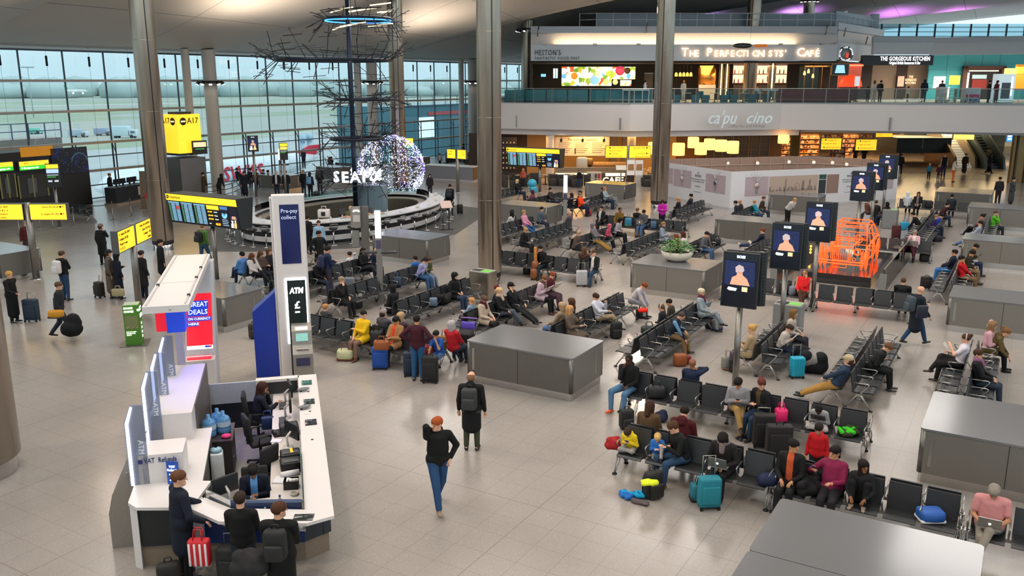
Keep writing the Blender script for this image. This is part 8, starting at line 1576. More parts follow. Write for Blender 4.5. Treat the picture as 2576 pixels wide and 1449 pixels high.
S('L+',1056,'woman in lilac top and blue jeans leaning forward over a phone',top='#8E90C2',tr='#33557E',hair='p#241A18',sk=1,arms=ff,lean=26,pit=-25,inner='#B9B5C2',hold=(ph,'phone held by the woman in lilac top'))
S('L-',1040,'boy in bright blue jacket behind the lilac top',top='#1F62B4',hair='s#1C1614',sk=1,arms=LP,h=1.35)
S('L+',1076,'boy in olive green jumper sitting at the bench end',top='#46512A',tr='#6E7C92',hair='s#4A3424',sk=1,arms=ff,h=1.4,lean=10,pit=-20)
S('MM+',916,'woman with long black hair in black clothes looking at her phone',top='#131419',tr='#2E2E36',hair='l#17110F',sk=1,arms=ff,lean=-4,pit=-20,legs=('n','x'),hold=(ph,'phone held by the woman in black clothes'))
S('MM+',966,'blonde person in navy coat slumped sideways over the bench',top='#1A2338',hair='l#C29A62',sk=1,arms=LP,lean=24,pit=-30)
S('MM-',876,'child in white jumper with striped bobble hood raised',top='#D6D2D2',hair='s#2A1A18',sk=1,arms=('lap','head'),h=1.35)
S('MM-',906,'child with fair hair in white hoodie facing away',top='#D2CEC8',hair='p#9A7852',sk=1,arms=LP,h=1.4,hood=1)
S('MM+',806,'person in dark coat half hidden by the white tower',top='#17181C',hair='s#2A1E1A',sk=2,arms=LP)
S('HH-',607,'man in light blue shirt crossing his legs, facing left',top='#4E80BE',tr='#22304E',hair='s#131213',sk=1,arms=LP,legs=('x','n'),lean=-8)
S('HH+',640,'long haired woman in pale top looking down, left of two',top='#BDB8B8',tr='#1E222C',hair='l#5E3222',sk=1,arms=LP,legs=('n','x'),pit=-30,scarf='#4A3A30')
S('HH+',662,'long haired woman in dark cardigan with phone, right of two',top='#4A3C38',tr='#1E222C',hair='l#5A3824',sk=1,arms=ff,pit=-25)
S('HH+',684,'woman with wavy brown hair in black at the edge of the white tower',top='#15161A',tr='#17181C',hair='l#5E4230',sk=1,arms=LP)
S('J',912,'woman in yellow jacket and brown boots turning her head left',top='#E3B81C',tr='#7A5E52',hair='s#1A1614',sk=1,arms=('fold','lap'),yaw=-60+120,shoe='#5E3E28',lean=-4,coat=1)
S('J',992,'woman in brown coat over orange dress looking at a phone',top='#A0764E',inner='#D4461E',tr='#15161A',hair='p#15110F',sk=2,arms=ff,pit=-20,coat=1,hold=(ph,'phone held by the woman in brown coat'))
S('J',1104,'boy in blue football shirt leaning his chin on his hand',top='#1F50A4',tr='#4A6A9A',hair='s#131110',sk=2,arms=('face','down'),tsh=1,h=1.42,lean=14,pit=-12)
S('J2',826,'fair haired child in grey jacket behind the yellow jacket row',top='#3A3C40',hair='s#B07E48',sk=1,arms=LP,h=1.42)
S('J2',972,'person in grey knitted bobble hat facing away',top='#4A4A52',hair='k#9A8C8C',arms=LP)
S('J2',1016,'person in beige woollen hood facing away',top='#4A3A40',hair='x#B08E6E',arms=LP)
S('J2',1152,'baby in pink floral hood held up behind the boy in blue',top='#C98CA0',hair='h#D8A4B4',sk=1,arms=LP,h=.85)
S('J2',1166,'person in red jacket with grey knitted hat by the pushchair',top='#B0202A',hair='x#A8A2A6',arms=LP)
S('N',1362,'man in black jacket with his hand over his face beside the guitar case',top='#131417',tr='#1D2A33',hair='s#17120F',sk=1,arms=('lap','face'),lean=8,pit=-15)
S('N',1492,'man in black coat and jeans behind the silver case, hand at ear',top='#15161A',tr='#26405C',hair='s#4A3222',sk=1,arms=('lap','ear'),inner='#C9C4C0',lean=-4,yaw=40)
S('N2',1472,'person with curly brown hair seen from behind on the guitar bench',top='#3E2A20',hair='l#5A3E28',arms=LP)
S('P+',1292,'person with fair bun and white laptop at the end of the empty bench',top='#16171B',tr='#1A1C22',hair='b#B08A5A',sk=1,arms=LP,lean=8,pit=-20,hold=('laptop','white laptop on the lap of the person with fair bun'))
S('O+',1322,'person in pink jumper and jeans',top='#D08AA8',tr='#2C5A92',hair='s#A88858',sk=1,arms=LP,legs=('n','out'),lean=-8)
S('O-',1295,'person in dark grey leaning by the plinth',top='#3A4048',hair='s#17171A',sk=1,arms=LP,lean=16)
S('O-',1282,'person with dark hair in white top beside the plinth',top='#C9C4C4',hair='l#1C1817',sk=1,arms=LP)
S('O+',1402,'person with dark hair in blue grey top at the far end of the plinth',top='#4A5866',hair='s#14161A',sk=1,arms=LP,lean=10)
S('P-',1465,'bald man in grey jacket seen from behind',top='#4E4650',hair='n',sk=1,arms=LP)
S('Q+',1448,'person in brown jacket with white headphones',top='#5A4A46',tr='#1C1E24',hair='s#A58A68',sk=1,arms=ff,lean=12,pit=-20,glasses=2)
S('Q+',1500,'man in grey hooded jumper and tan trousers reclining',top='#6E6A70',tr='#9A7434',hair='h#6E6A70',sk=1,arms=ff,legs=('out','out'),lean=-16)
S('Q+',1528,'child in pink floral jacket',top='#C24A68',tr='#1C1E24',hair='h#C85A74',sk=1,arms=LP,h=1.3,lean=14)
S('Q+',1552,'person with long black hair in pale grey jumper',top='#A09CA6',tr='#1A1C22',hair='l#131013',sk=1,arms=LP,lean=16,pit=-25)
S('R+',1668,'woman in light grey coat with scarf looking at a phone',top='#8A97A6',tr='#1E2026',hair='p#8A6A46',sk=1,arms=ff,scarf='#4A4A50',coat=1,lean=0)
S('T',1510,'woman in black cardigan with folded hand at cheek',top='#15161A',inner='#C9C4C0',tr='#17181C',hair='p#2A1C18',sk=1,arms=('lap','face'),legs=('n','x'))
S('T',1556,'man in mustard coat turning his head right',top='#6E5420',tr='#2A2C30',hair='r#1A1412',sk=3,arms=LP,yaw=-50+110,coat=1)
S('T',1617,'man in grey jumper and jeans with a laptop',top='#4A4A50',tr='#4A6A94',hair='s#131013',sk=2,arms=LP,pit=-20,hold=('laptop','dark laptop on the lap of the man in grey jumper and jeans'))
S('T2',1605,'person with brown hair seen from behind over the bench',top='#17181C',hair='s#6A4A38',sk=1,arms=LP)
S('S+',1462,'person in orange jumper and navy trousers reading',top='#E2451C',tr='#17203A',hair='s#8A6A4E',sk=1,arms=ff,lean=-6,hold=('paper','paper held by the person in orange jumper'))
S('S-',1402,'person with long maroon scarf in black coat',top='#17161A',hair='l#2A1A18',sk=1,arms=LP,scarf='#4A1A28')
S('S+',1525,'woman in pale blue top and jeans with book',top='#9AA6B0',tr='#22304A',hair='l#A5744A',sk=1,arms=ff,legs=('n','n'),hold=('book','book held by the woman in pale blue top'))
S('S-',1455,'person in black hood facing the coffee bar',top='#131417',hair='h#131417',arms=LP)
S('S-',1512,'child in dark cap beside the pale blue top',top='#2A2C32',hair='c#1A1C20',arms=LP,h=1.4)
S('SO-',1335,'person in dark pink hood near the light blue pushchair',top='#7E4A5A',hair='h#5A2230',arms=LP)
S('SO+',1388,'person with dark hair at the brownish bench',top='#3A3034',hair='s#17131A',arms=LP)
S('U',1305,'blonde person with long hair in black coat',top='#15161A',hair='l#C9B48A',sk=1,arms=LP)
S('W+',1768,'man in grey jumper and jeans behind the planted bowl',top='#5A5C62',tr='#3E5A80',hair='s#16120F',sk=1,arms=('face','lap'),lean=14,pit=-20)
S('W-',1722,'person with reddish hair in white top behind the plants',top='#C9C2C0',hair='l#4A241A',sk=1,arms=LP,lean=10)
S('W-',1708,'person with red brown hair low behind the plants',top='#5A3224',hair='l#6A3A20',arms=LP,lean=16)
S('X-',1908,'person in navy jumper reading with legs raised on a red case',top='#1A2238',tr='#1E3050',hair='s#6A3420',sk=1,arms=LP,legs=('lift','lift'),lean=-14,hold=('book','book on the lap of the reader in navy jumper'),shoe='#B9AEB2')
S('V-',1706,'woman with fair ponytail in black beside the hoarding',top='#17181C',hair='p#B08458',sk=1,arms=ff,lean=4)
S('V-',1732,'man in dark jacket and curly dark head beside the hoarding',top='#2A2A30',hair='s#17120F',sk=1,arms=LP,h=1.8)
S('Y+',1902,'child in teal jacket',top='#12889E',tr='#1E3A5E',hair='s#A07848',sk=1,arms=LP,h=1.45)
S('Y+',1921,'person in dark brown beside the teal jacket',top='#3A2C24',hair='s#5A3E28',sk=1,arms=LP,lean=12)
S('Y-',1856,'person slumped in navy at the hoarding bench',top='#1E2638',hair='s#1A1512',arms=LP,lean=16)
S('Y-',1864,'bald person in dark brown jacket at the hoarding bench',top='#3A2C26',hair='n',sk=2,arms=LP,lean=8)
person((-10.9,46.9,0),math.pi+1.0,'person in white top and black trousers bending over the seated group','st',top='#C9C6C4',tr='#131417',hair='p#A58258',sk=1,arms=('phone','phone'),lean=42,pit=-20)
S('AA',2298,'person in pale pink jacket reading a newspaper',top='#CFA3AE',inner='#E2DCDC',tr='#4A1A2A',hair='s#8A7A70',sk=1,arms=ff,legs=('n','x'),pit=-20,hold=('paper','newspaper held by the person in pale pink jacket'))
S('CC+',2372,'person in royal blue jumper leaning forward',top='#1640B0',tr='#1C2436',hair='s#17120F',sk=1,arms=ff,lean=34,pit=-25)
S('CC+',2345,'person in dark purple jumper beside the royal blue',top='#2E2348',hair='s#8A6A50',sk=1,arms=LP,lean=18,h=1.5)
S('C4-',2312,'person in black stooping to the floor',top='#131417',hair='s#17120F',arms=('down','down'),lean=36)
S('C4+',2368,'person in dark maroon hood bending forward',top='#3A1218',hair='s#17120F',arms=LP,lean=26)
S('DD-',2462,'woman in taupe top with black trousers crossed',top='#6A5650',tr='#131417',hair='b#17120F',sk=2,arms=('face','lap'),legs=('x','n'))
S('DD-',2448,'person in grey blue and jeans stretching legs left',top='#8E96A6',tr='#3E6296',hair='s#17131A',arms=LP,legs=('out','n'),lean=-14)
S('DD+',2500,'man in lime green jacket with hand at mouth',top='#4FA622',inner='#3A3C40',tr='#1C2A28',hair='s#5A4A40',sk=1,arms=('lap','face'),lean=4)
S('EE-',2388,'man in navy jacket and bright blue jeans',top='#151B2C',tr='#2F6CB0',hair='s#16120F',sk=2,arms=LP,lean=-12)
S('EE+',2424,'man in red jumper with hand at chin',top='#B0141C',tr='#6A543E',hair='s#16120F',sk=2,arms=('lap','face'))
S('EE+',2432,'person in dark brown jacket behind the man in red',top='#2E261C',tr='#7A6246',hair='s#17120F',sk=2,arms=LP,lean=12,pit=-25)
S('EE+',2446,'person in dark olive jacket reading over a white bag',top='#262A18',tr='#1E2A46',hair='s#17120F',sk=2,arms=ff,lean=14,pit=-30,hold=('tablet','dark tablet held by the person in dark olive'))
S('BB',2283,'person in white hood seen from behind the bench',top='#D6DBE2',hair='h#DCE0E6',arms=LP,turn=180)
S('BB',2308,'woman with red brown hair in open black coat',top='#121316',tr='#15161A',inner='#7A6A64',hair='l#4A1E20',sk=1,arms=LP,coat=1)
S('B4',2393,'person with black hair seen from behind at the far plinth',top='#2A3038',hair='s#131013',arms=LP,turn=180)
S('FF',2020,'man in red T-shirt and brown trousers with crossed legs, hand on face',top='#D01F22',slv='#A88A72',tr='#4A2E20',hair='r#6A5648',sk=2,arms=('face','lap'),legs=('n','x'),w=1.1)
bench('F3','x',30.25,-4.55,3,1,'black bench facing away behind the empty bench at the car')
S('F3',2270,'man in black T-shirt seen from behind at the right guard panel',top='#121316',hair='r#4A3626',sk=1,arms=LP,tsh=1,w=1.15)
for bk,px,c,hr_ in(('GT',600,'#2A2C34','s#3A2A20'),('GT',627,'#1C2230','s#1A1412'),('GT',642,'#6A4A2E','s#17120F'),('GT',660,'#24262C','s#2A1E18'),('GT',678,'#1A1A1E','s#17120F'),('G2',705,'#5A2A34','s#2A1E18'),('G2',736,'#8A8682','s#B9A58E'),('G2',755,'#2E2A30','s#4A3426'),('G2',775,'#22242A','s#17120F'),('G2',790,'#2A2E38','l#5A3A28')):
 S(bk,px,'dark dressed traveller sitting at the gate by the glass wall',top=c,hair=hr_,arms=LP,turn=180 if px in(600,678,790)else 0)['group']='travellers sitting at the glass wall'
# --- standing and walking
W(1104,1278,162,'red haired man in black hoodie and jeans walking with his hand at his ear',pose='wk',top='#121314',tr='#26466E',hair='s#9A4A22',sk=1,arms=('pocket','ear'),yaw=-55,h=1.8,shoe='#8A7A62',hood=1,w=1.08)
W(1187,1132,8,'balding man in black padded jacket and green trousers with a backpack',top='#141518',tr='#3A4230',hair='f#7A5A42',sk=1,h=1.72,w=1.15,coat=1,pack=('#2E3032','grey backpack on the back of the balding man'),shoe='#141414',hood=1)
W(1052,958,10,'man in maroon jumper and jeans seen from behind, hands on hips',top='#3A1220',tr='#26507A',hair='s#120F0E',sk=2,arms=('hip','hip'),h=1.74,w=1.05)
W(2296,868,80,'bald man in navy jacket striding right with a backpack',pose='wk',top='#161E2A',tr='#1F3F60',hair='n',sk=1,arms=('fold','swing'),h=1.8,coat=1,pack=('#3A4650','dark grey backpack of the striding bald man'),w=1.08,shoe='#1A1C20')
tote(2318,800,'#141A2E','dark blue shopping bag carried by the striding bald man',ww=.3,hh=.36,dd=.12,z=1.0,handle=0)
W(470,1458,50,'balding businessman in navy suit holding a case handle at the kiosk',top='#141A2A',inner='#D8D6DA',tr='#15161A',hair='s#5E3C28',sk=1,arms=('push',(.3,.22,.05)),h=1.82,coat=1,w=1.12,yaw=-25)
W(622,1500,-4,'short haired woman in black jumper standing at the kiosk front',top='#0F1012',tr='#1E2A36',hair='s#2E2018',sk=1,arms=('phone','phone'),h=1.68,w=1.05)
W(716,1545,0,'man with glasses in black coat and large backpack at the kiosk',top='#121314',tr='#15171A',hair='s#4A2C1E',sk=1,arms=('phone','phone'),h=1.76,w=1.15,coat=1,glasses=1,yaw=-50,pack=('#191A1C','large black backpack of the man with glasses at the kiosk'))
p=K(-1.24,5.95);person(p,R45-R90+.15,'long haired clerk in navy uniform resting her cheek on a hand','si',top='#171B2A',tr='#17181E',hair='l#3A2018',sk=2,arms=('face',(.12,.4,.3)),lean=10,pit=-10)
p=K(-1.2,1.98);person(p,R45+math.pi,'clerk in navy blazer over light blue shirt writing at the front desk','si',top='#12182A',inner='#5E96D8',tr='#17181E',hair='s#14100F',sk=3,arms=('phone',(.05,.42,.26)),lean=12,pit=-30)
W(38,812,100,'blonde woman in long black fur coat holding a suitcase handle',top='#0E0F12',tr='#15161A',hair='s#C2964E',sk=1,arms=('pull',(.22,.35,.12)),coat=2,h=1.68,w=1.15)
W(158,850,75,'man in dark jumper walking right with a yellow shoulder bag',pose='wk',top='#26272C',tr='#2C3440',hair='s#5A4434',sk=1,arms=('swing','side'),h=1.75,w=1.05)
W(168,757,25,'man in dark jacket and jeans with a big white backpack',top='#14151A',tr='#2A4464',hair='s#4A3428',sk=1,h=1.78,arms=('side','fold'),pack=('#D2CFD0','big white patterned backpack on the man in jeans'))
W(76,655,150,'man in dark red coat partly hidden by the yellow sign pole',pose='wk',top='#4E1A1E',tr='#2A2628',hair='s#8A7A70',sk=1,h=1.75,coat=1)
W(262,668,20,'man in black jacket and flat cap with a raised elbow',top='#111215',tr='#17181C',hair='c#6A5E54',sk=1,arms=('side','face'),h=1.75,coat=1,w=1.1)
W(283,750,70,'man in grey brown coat and flat cap left of the yellow sign',top='#5A524A',tr='#2A2624',hair='c#22242A',sk=1,h=1.74,coat=2,w=1.1)
W(303,753,40,'woman in navy coat carrying a pale handbag below the yellow sign',top='#15182A',tr='#131417',hair='h#17181C',sk=1,arms=('fold','side'),h=1.66,coat=2)
W(365,752,30,'person in black coat and dark jeans right of the yellow sign pole',top='#1C1A1C',tr='#1A2030',hair='s#2A201C',sk=1,arms=('back','side'),h=1.74,coat=1)
W(411,716,60,'man in black jacket half hidden by the white canopy',top='#14161A',tr='#1C1E24',hair='s#1E1714',sk=1,h=1.74,coat=1)
W(515,668,30,'man in green jumper and jeans with a black backpack',pose='wk',top='#4A7030',tr='#2C4C64',hair='s#8A6A4A',sk=1,h=1.78,pack=('#15171A','black backpack of the man in green jumper'))
W(829,742,65,'young man in dark blue hoodie standing among the benches',top='#1A2746',tr='#3A3440',hair='s#1C1512',sk=1,arms=('fold','phone'),h=1.78,pack=('#1E2C4E','dark blue backpack of the young man in blue hoodie'))
W(806,690,150,'bearded man in black leather jacket standing by the white tower',top='#14161A',tr='#2E4A6E',hair='s#1A1512',sk=2,arms=('pocket','pocket'),h=1.76,coat=1,yaw=50)
W(806,650,160,'woman in light blue top with long brown hair behind the leather jacket',top='#8FB0CC',tr='#2A2C34',hair='p#4A3020',sk=1,h=1.66)
W(777,640,20,'person in black coat standing at the bar behind the white tower',top='#101114',tr='#15161A',hair='s#17120F',h=1.75,coat=1)
W(1133,541,12,'man in black jacket and jeans pulling a small case past the bar',pose='st',top='#12151B',tr='#22344E',hair='s#2A1E1A',sk=1,arms=('side','pull'),h=1.78,coat=1,pack=('#1A2028','dark backpack of the man pulling a small case'))
W(1664,580,190,'long haired woman in magenta jacket standing by the steel column',top='#B81CA0',tr='#1E1830',hair='l#2A1418',sk=1,arms=('phone','phone'),h=1.62,pit=-30)
X,Y=at(884,603);person((X,Y,.33),TH,'elderly man in olive jumper on a bar stool seen from behind','si',top='#5A563E',tr='#8A7A54',hair='f#B9A890',sk=1,arms=ff,lean=12)
for px,py,az,lab,c,tr_,hr_,kw in((698,495,175,'man in dark jacket over white T-shirt, left of the pair at the gate','#15171C','#1E2434','f#8A6A50',dict(inner='#D2CFCF')),(722,495,185,'man in black jacket over grey top, right of the pair at the gate','#121417','#1A2A3A','s#4A3020',dict(inner='#8A8A8E')),(618,497,150,'person in long navy coat near the belt posts','#141A26','#15171C','s#17120F',dict(coat=2)),(612,497,150,'child in pink grey coat beside the long navy coat','#7A5A66','#4A3A44','s#17120F',dict(h=1.4)),(553,503,30,'person in black bending near the belt posts','#131417','#15161A','l#15110F',dict(lean=25)),(515,500,20,'person in brown coat beside the gate totem','#4A3A2A','#2A2622','s#2A1E18',dict(coat=1)),(765,492,20,'person in black jacket standing at the queue left side','#131417','#1C2230','p#8A6A48',{}),(782,500,10,'person in navy hood with light blue backpack in the queue','#1E2138','#15161C','h#1C1E30',dict(pack=('#5A86A8','light blue backpack in the queue'))),(806,486,10,'tall person with big dark rucksack in the queue','#1E2228','#2A2228','s#4A3426',dict(pack=('#2A2E34','big dark rucksack of the tall person'),h=1.82)),(765,425,190,'person with raised hands standing by the glass wall','#2A2A34','#22242A','s#17120F',dict(arms=ff)),(490,478,180,'person whose head shows behind the departures board','#1A1C22','#1A1C22','s#2A1E18',{})):
 W(px,py,az,lab,top=c,tr=tr_,hair=hr_,**kw)
for px,py,az,lab,c,tr_,hr_,kw in((2335,452,190,'child in teal jacket on the far passage','#1E6E86','#15161A','s#A88A5A',dict(h=1.25)),(2359,452,180,'child in maroon jacket next to the man in black vest','#4A1E2A','#2A2A44','l#8A6A4A',dict(h=1.15)),(2371,446,185,'man in black vest and beige sleeves on the far passage','#121417','#2E2A44','r#8A6A50',dict(slv='#A58E72',h=1.85)),(2396,458,120,'person in white jumper and orange trousers with a dark bag','#C9C2B4','#D2602A','s#4A3426',dict(arms=('fold','push'),w=1.15)),(2424,438,180,'person in long brown coat before the white stairs','#3E2E20','#2A221A','s#4A3424',dict(coat=2,pose='wk')),(2486,438,150,'person in long black coat before the escalator','#111215','#141518','l#1A1614',dict(coat=2,pose='wk')),(2484,420,10,'person in beige top behind the long black coat','#B9A078','#6A5A48','s#5A4430',{}),(2541,516,150,'person in grey coat standing at the right edge, hand at mouth','#3E4248','#2A2E34','s#131013',dict(arms=('side','face'),coat=2)),(2508,515,10,'person with dark hair and white collar behind the plinth at right','#2A2628','#2A2628','s#131013',{}),(2263,440,10,'person in black at the left of the far passage','#15161A','#15161A','s#17120F',{}),(2150,408,10,'dark shopper standing at the shop below the right sign','#22201E','#1C1A1A','s#17120F',dict(coat=1)),(2172,410,20,'second dark shopper with a bag below the right sign','#1E1C1A','#1C1A1A','s#17120F',dict(coat=1)),(1481,452,60,'barista in dark clothes working at the coffee counter till','#3A332C','#2A2622','s#17120F',dict(arms=ff,lean=10)),(1316,470,180,'woman in coral top at a coffee table','#D2604A','#3A3034','l#C98A6A',dict(h=1.3)),(1456,473,30,'person in black bending over a coffee table','#131417','#2A4460','s#8A6A50',dict(h=1.3,lean=10)),(281,503,90,'gate agent in dark suit at the gate desk','#14161C','#14161C','s#7A5A48',{}),(1166,408,60,'person sitting high on the far deck plinth','#17181C','#131417','s#17120F',{}),(1107,421,170,'child in black and white on the far deck','#C9C6C4','#17181C','s#17120F',dict(h=1.2,slv='#17181C')),(1018,492,160,'woman with black hair and brown top beside the column at the bar','#7A5A40','#22201E','l#131013',{}),(1082,495,170,'woman with long dark hair in black at the far side of the bar','#1A1A1E','#1A1A1E','l#1A1412',dict(h=1.5)),(1040,495,20,'person in dark clothes at the far right of the bar','#22242A','#22242A','s#17120F',dict(h=1.3))):
 W(px,py,az,lab,top=c,tr=tr_,hair=hr_,**kw)
for px,D,az,lab,c,tr_,hr_,kw in((1622,72.4,90,'waiter in white shirt at the slim pale counter on the gallery','#D2D6DC','#22242A','s#17120F',{}),(1719,77,160,'cook in white with orange hat in the gallery kitchen','#D2CFCF','#D2CFCF','c#D9922E',{}),(2198,74,40,'person in white jumper with a child on the gallery','#C9C4C0','#B9B4B4','l#6A4A38',{}),(2214,73,60,'person in black with a big backpack on the gallery','#121317','#15161A','s#17120F',dict(pack=('#15171A','big black backpack on the gallery'))),(2183,72,40,'small child in dark clothes on the gallery','#2A2E3A','#22242A','s#17120F',dict(h=1.2)),(2324,72,10,'person in navy hooded jacket standing at the gallery glass','#1A2232','#1C2A40','h#1A2232',dict(h=1.8)),(2284,74,100,'person in white sitting low on the gallery floor side','#D2CED2','#22242C','s#17120F',dict(h=1.2)),(2368,76,30,'person in dark blue at the white sales stand','#26303E','#22242C','s#17120F',{}),(2487,70,100,'man in black jacket beside the glass cabinet on the gallery','#15171B','#1C2230','s#17120F',{}),(2506,70,160,'person in long maroon coat beside the glass cabinet on the gallery','#5A2230','#3A1A22','l#2A1614',dict(coat=2)),(1905,72.3,180,'guest in white shirt seated behind the gallery glass','#C9C9CE','#22242A','s#17120F',dict(h=1.3))):
 X,Y=fd(px,D,6.5);person((X,Y,5.8),TH-math.radians(az),lab,kw.pop('pose','st'),top=c,tr=tr_,hair=hr_,arms=('side','side'),**kw)
person(seat_xy('A',2140)[0]+(-9,),0,'x','si')if 0 else None
# --- bags, coats and cases
bpack(1575,1078,'#17181A','black backpack on the floor between the benches near the orange slides',.3)
def onb(bk,px,f_,*a,**k):
 x,y=onseat(bk,px);X,Y=pr(x,y,.44);o=f_(X,Y,*a,z=.44,**k);return o
onb('A',1655,tote,'#1A1C20','black bag on the seat right of the man with orange slides',ww=.4,hh=.28,dd=.2);onb('A',1968,tote,'#E01F6E','bright pink rucksack on the bench beside the woman with the bun',ww=.26,hh=.3,dd=.2);onb('A',2140,heap,'#2E3A1E','olive and bright green coat heaped on the last seat',c2='#35B81E',ww=.5,dd=.4,hh=.18,sd=4)
onb('C',2040,heap,'#141518','black coat and bag heaped on the seat between two women',ww=.45,dd=.4,hh=.34,sd=2);onb('C',2345,tote,'#1E56A8','blue and white plastic shopping bag lying on a seat',ww=.4,hh=.2,dd=.3,c2='#E2E4EA',handle=0);onb('C',1940,heap,'#1A2340','navy coat hanging over the bench end',ww=.4,dd=.3,hh=.3,sd=7)
onb('B',1545,heap,'#9A1E22','red cloth behind the child in yellow hoodie',ww=.25,dd=.2,hh=.25,sd=5)
bpack(1640,1250,'#1C1B1A','black backpack lying on the floor with a lime scarf',.5,1.15);heap(1634,1218,'#D2E02A','lime yellow scarf over the black backpack',ww=.34,dd=.2,hh=.1,z=.42,sd=3,nm='scarf',cat='scarf');heap(1590,1250,'#1E66B4','blue jacket and grey cloth crumpled on the floor',c2='#15A0D2',ww=.55,dd=.35,hh=.13,sd=8);heap(1612,1268,'#5A5054','grey knitted cloth with orange tip on the floor',ww=.36,dd=.16,hh=.1,sd=9,rz=-.5)
case(1782,1278,'#157A8C','teal two wheeled cabin case with raised handle',.1,.56,.4);tote(1758,1258,'#1A6E80','teal cabin bag standing behind the teal case',ww=.34,hh=.34,dd=.22,c2='#2A2C30')
case(1956,1150,'#161618','large black suitcase with yellow tags on top',-.05,.66,.52,0);case(1918,1125,'#121214','tall black suitcase with red ribbon behind the other',-.1,.7,.44,.35);o=tag(MB().lathe([(.03,0),(.038,.12),(.04,.13),(0,.13)],n=14).build('paper_cup',M('#D6D2D2',.5),None,at(1900,1126)+(0,)),'white paper cup on the floor beside the black suitcases','cup')
heap(1660,1060,'#262A44','dark blue travel pillow at the bench end',ww=.2,dd=.2,hh=.35,sd=6)
tote(1710,920,'#8A4A1E','square orange brown basket bag at the feet of the man in navy vest',ww=.36,hh=.34,dd=.24,handle=0);tote(1728,915,'#7A1A22','dark red bag behind the orange brown basket bag',ww=.2,hh=.24,dd=.16,handle=0)
bpack(1549,850,'#15171A','black backpack standing before the man in white shirt',.2,1.1);tote(1613,800,'#17181A','black handbag under the red wrapped bundle',ww=.36,hh=.3,dd=.2);heap(1617,785,'#E02A1E','bright red round bundle on the black handbag',ww=.3,dd=.14,hh=.16,z=.34,sd=3,nm='red_bundle',cat='bundle')
onb('D-',1640,tote,'#1E2A26','dark green holdall behind the row of the two boys',ww=.46,hh=.28,dd=.26);onb('D-',1622,heap,'#A01A26','red and white cloth beside the dark holdall',ww=.4,dd=.3,hh=.16,c2='#D6D6DE',sd=5)
tote(1803,828,'#8E8478','patterned pale shopping bag at the feet of the white haired woman',ww=.34,hh=.34,dd=.2,c2='#2A3A86');tote(1785,826,'#1E2638','navy bag beside the patterned pale shopping bag',ww=.3,hh=.28,dd=.2)
tote(1830,928,'#7E8078','grey patterned bag under the beige coat',ww=.34,hh=.36,dd=.22);bpack(1845,935,'#171717','black small backpack beside the grey patterned bag',0,.8)
case(2003,950,'#17A0C0','bright turquoise hard suitcase with raised handle',.1,.52,.36,.8,1);heap(2040,935,'#15181E','black and grey coat draped over luggage by the turquoise suitcase',c2='#8A8684',ww=.5,dd=.4,hh=.75,sd=12)
case(957,928,'#14489E','blue fabric suitcase in front of the brown coat',.05,.58,.42,0);tote(960,880,'#8A4A22','brown leather satchel on top of the blue suitcase',ww=.4,hh=.26,dd=.18,z=.66);tote(870,905,'#B8BC96','pale green canvas bag with brown base on the floor',ww=.46,hh=.32,dd=.3,c2='#6E3A20')
case(1083,962,'#141518','black suitcase right of the man in maroon jumper',-.1,.66,.4,0);case(1035,945,'#16263E','dark blue suitcase hidden behind the man in maroon jumper',.1,.6,.4,0);onb('J',1085,tote,'#7A1622','dark red backpack beside the boy in blue shirt',ww=.26,hh=.3,dd=.2);onb('J',952,tote,'#17181C','tall dark bag on the seat beside the yellow jacket',ww=.34,hh=.42,dd=.22);onb('J2',1112,tote,'#9A7448','brown paper bag standing on the far bench side',ww=.22,hh=.36,dd=.14)
bx,by=at(1172,895);t=thing('pushchair','pushchair with purple cloth and dark hood beside the grey plinth','pushchair',(bx,by),TH-.3);PF=M('#2E2A44',.4)
for s in(-1,1):
 MB().tube([(s*.24,-.3,.08),(s*.24,.1,.6),(s*.24,.3,1.02)],.016,6).build('frame_tube',PF,t);MB().tube([(s*.24,.35,.08),(s*.24,.0,.55)],.016,6).build('frame_tube',PF,t)
 for y in(-.3,.35):MB().cyl((s*.24-.02,y,.09),(s*.24+.02,y,.09),.09,n=14).build('wheel',DARK,t)
MB().tube([(-.24,.3,1.02),(.24,.3,1.02)],.02,6).build('push_handle',M('#8A6AC0',.4),t);MB().rbox((0,.05,.5),(.44,.3,.5),.08,4,tilt=.4).build('seat_shell',M('#17181C',.7),t);MB().rbox((0,.22,.82),(.42,.1,.22),.05,4).build('purple_cloth',M('#5A46B8',.7,var=.3),t);MB().rbox((0,.05,.2),(.4,.45,.16),.06,3).build('basket',M('#1E2A44',.7),t)
bx,by=at(1340,500);t=thing('pushchair','light blue hooded pushchair near the small departures board','pushchair',(bx,by),TH+.4);BLC=M('#3FA8C8',.6,var=.1);MB().ell((0,.1,1.0),(.3,.3,.28),14,8).build('canopy_hood',BLC,t);MB().rbox((0,-.05,.6),(.44,.5,.4),.1,4).build('seat_shell',BLC,t)
for s in(-1,1):
 MB().tube([(s*.24,-.35,.1),(s*.24,.35,1.0)],.016,6).build('frame_tube',ALU,t)
 for y in(-.35,.3):MB().cyl((s*.24-.02,y,.1),(s*.24+.02,y,.1),.1,n=14).build('wheel',DARK,t)
gx,gy=at(1346,704);t=thing('guitar_case','brown guitar case leaning upright against the bench','guitar case',(gx,gy),TH+.2);GM=M('#7A4420',.35,var=.2);MB().rbox((0,0,.24),(.36,.14,.46),.13,5).build('case_body',GM,t);MB().rbox((.01,.03,.58),(.28,.13,.34),.11,5,tilt=-.1).build('case_waist',GM,t);MB().rbox((.03,.09,.98),(.13,.1,.6),.045,4,tilt=-.12).build('case_neck',M('#B0702E',.35),t)
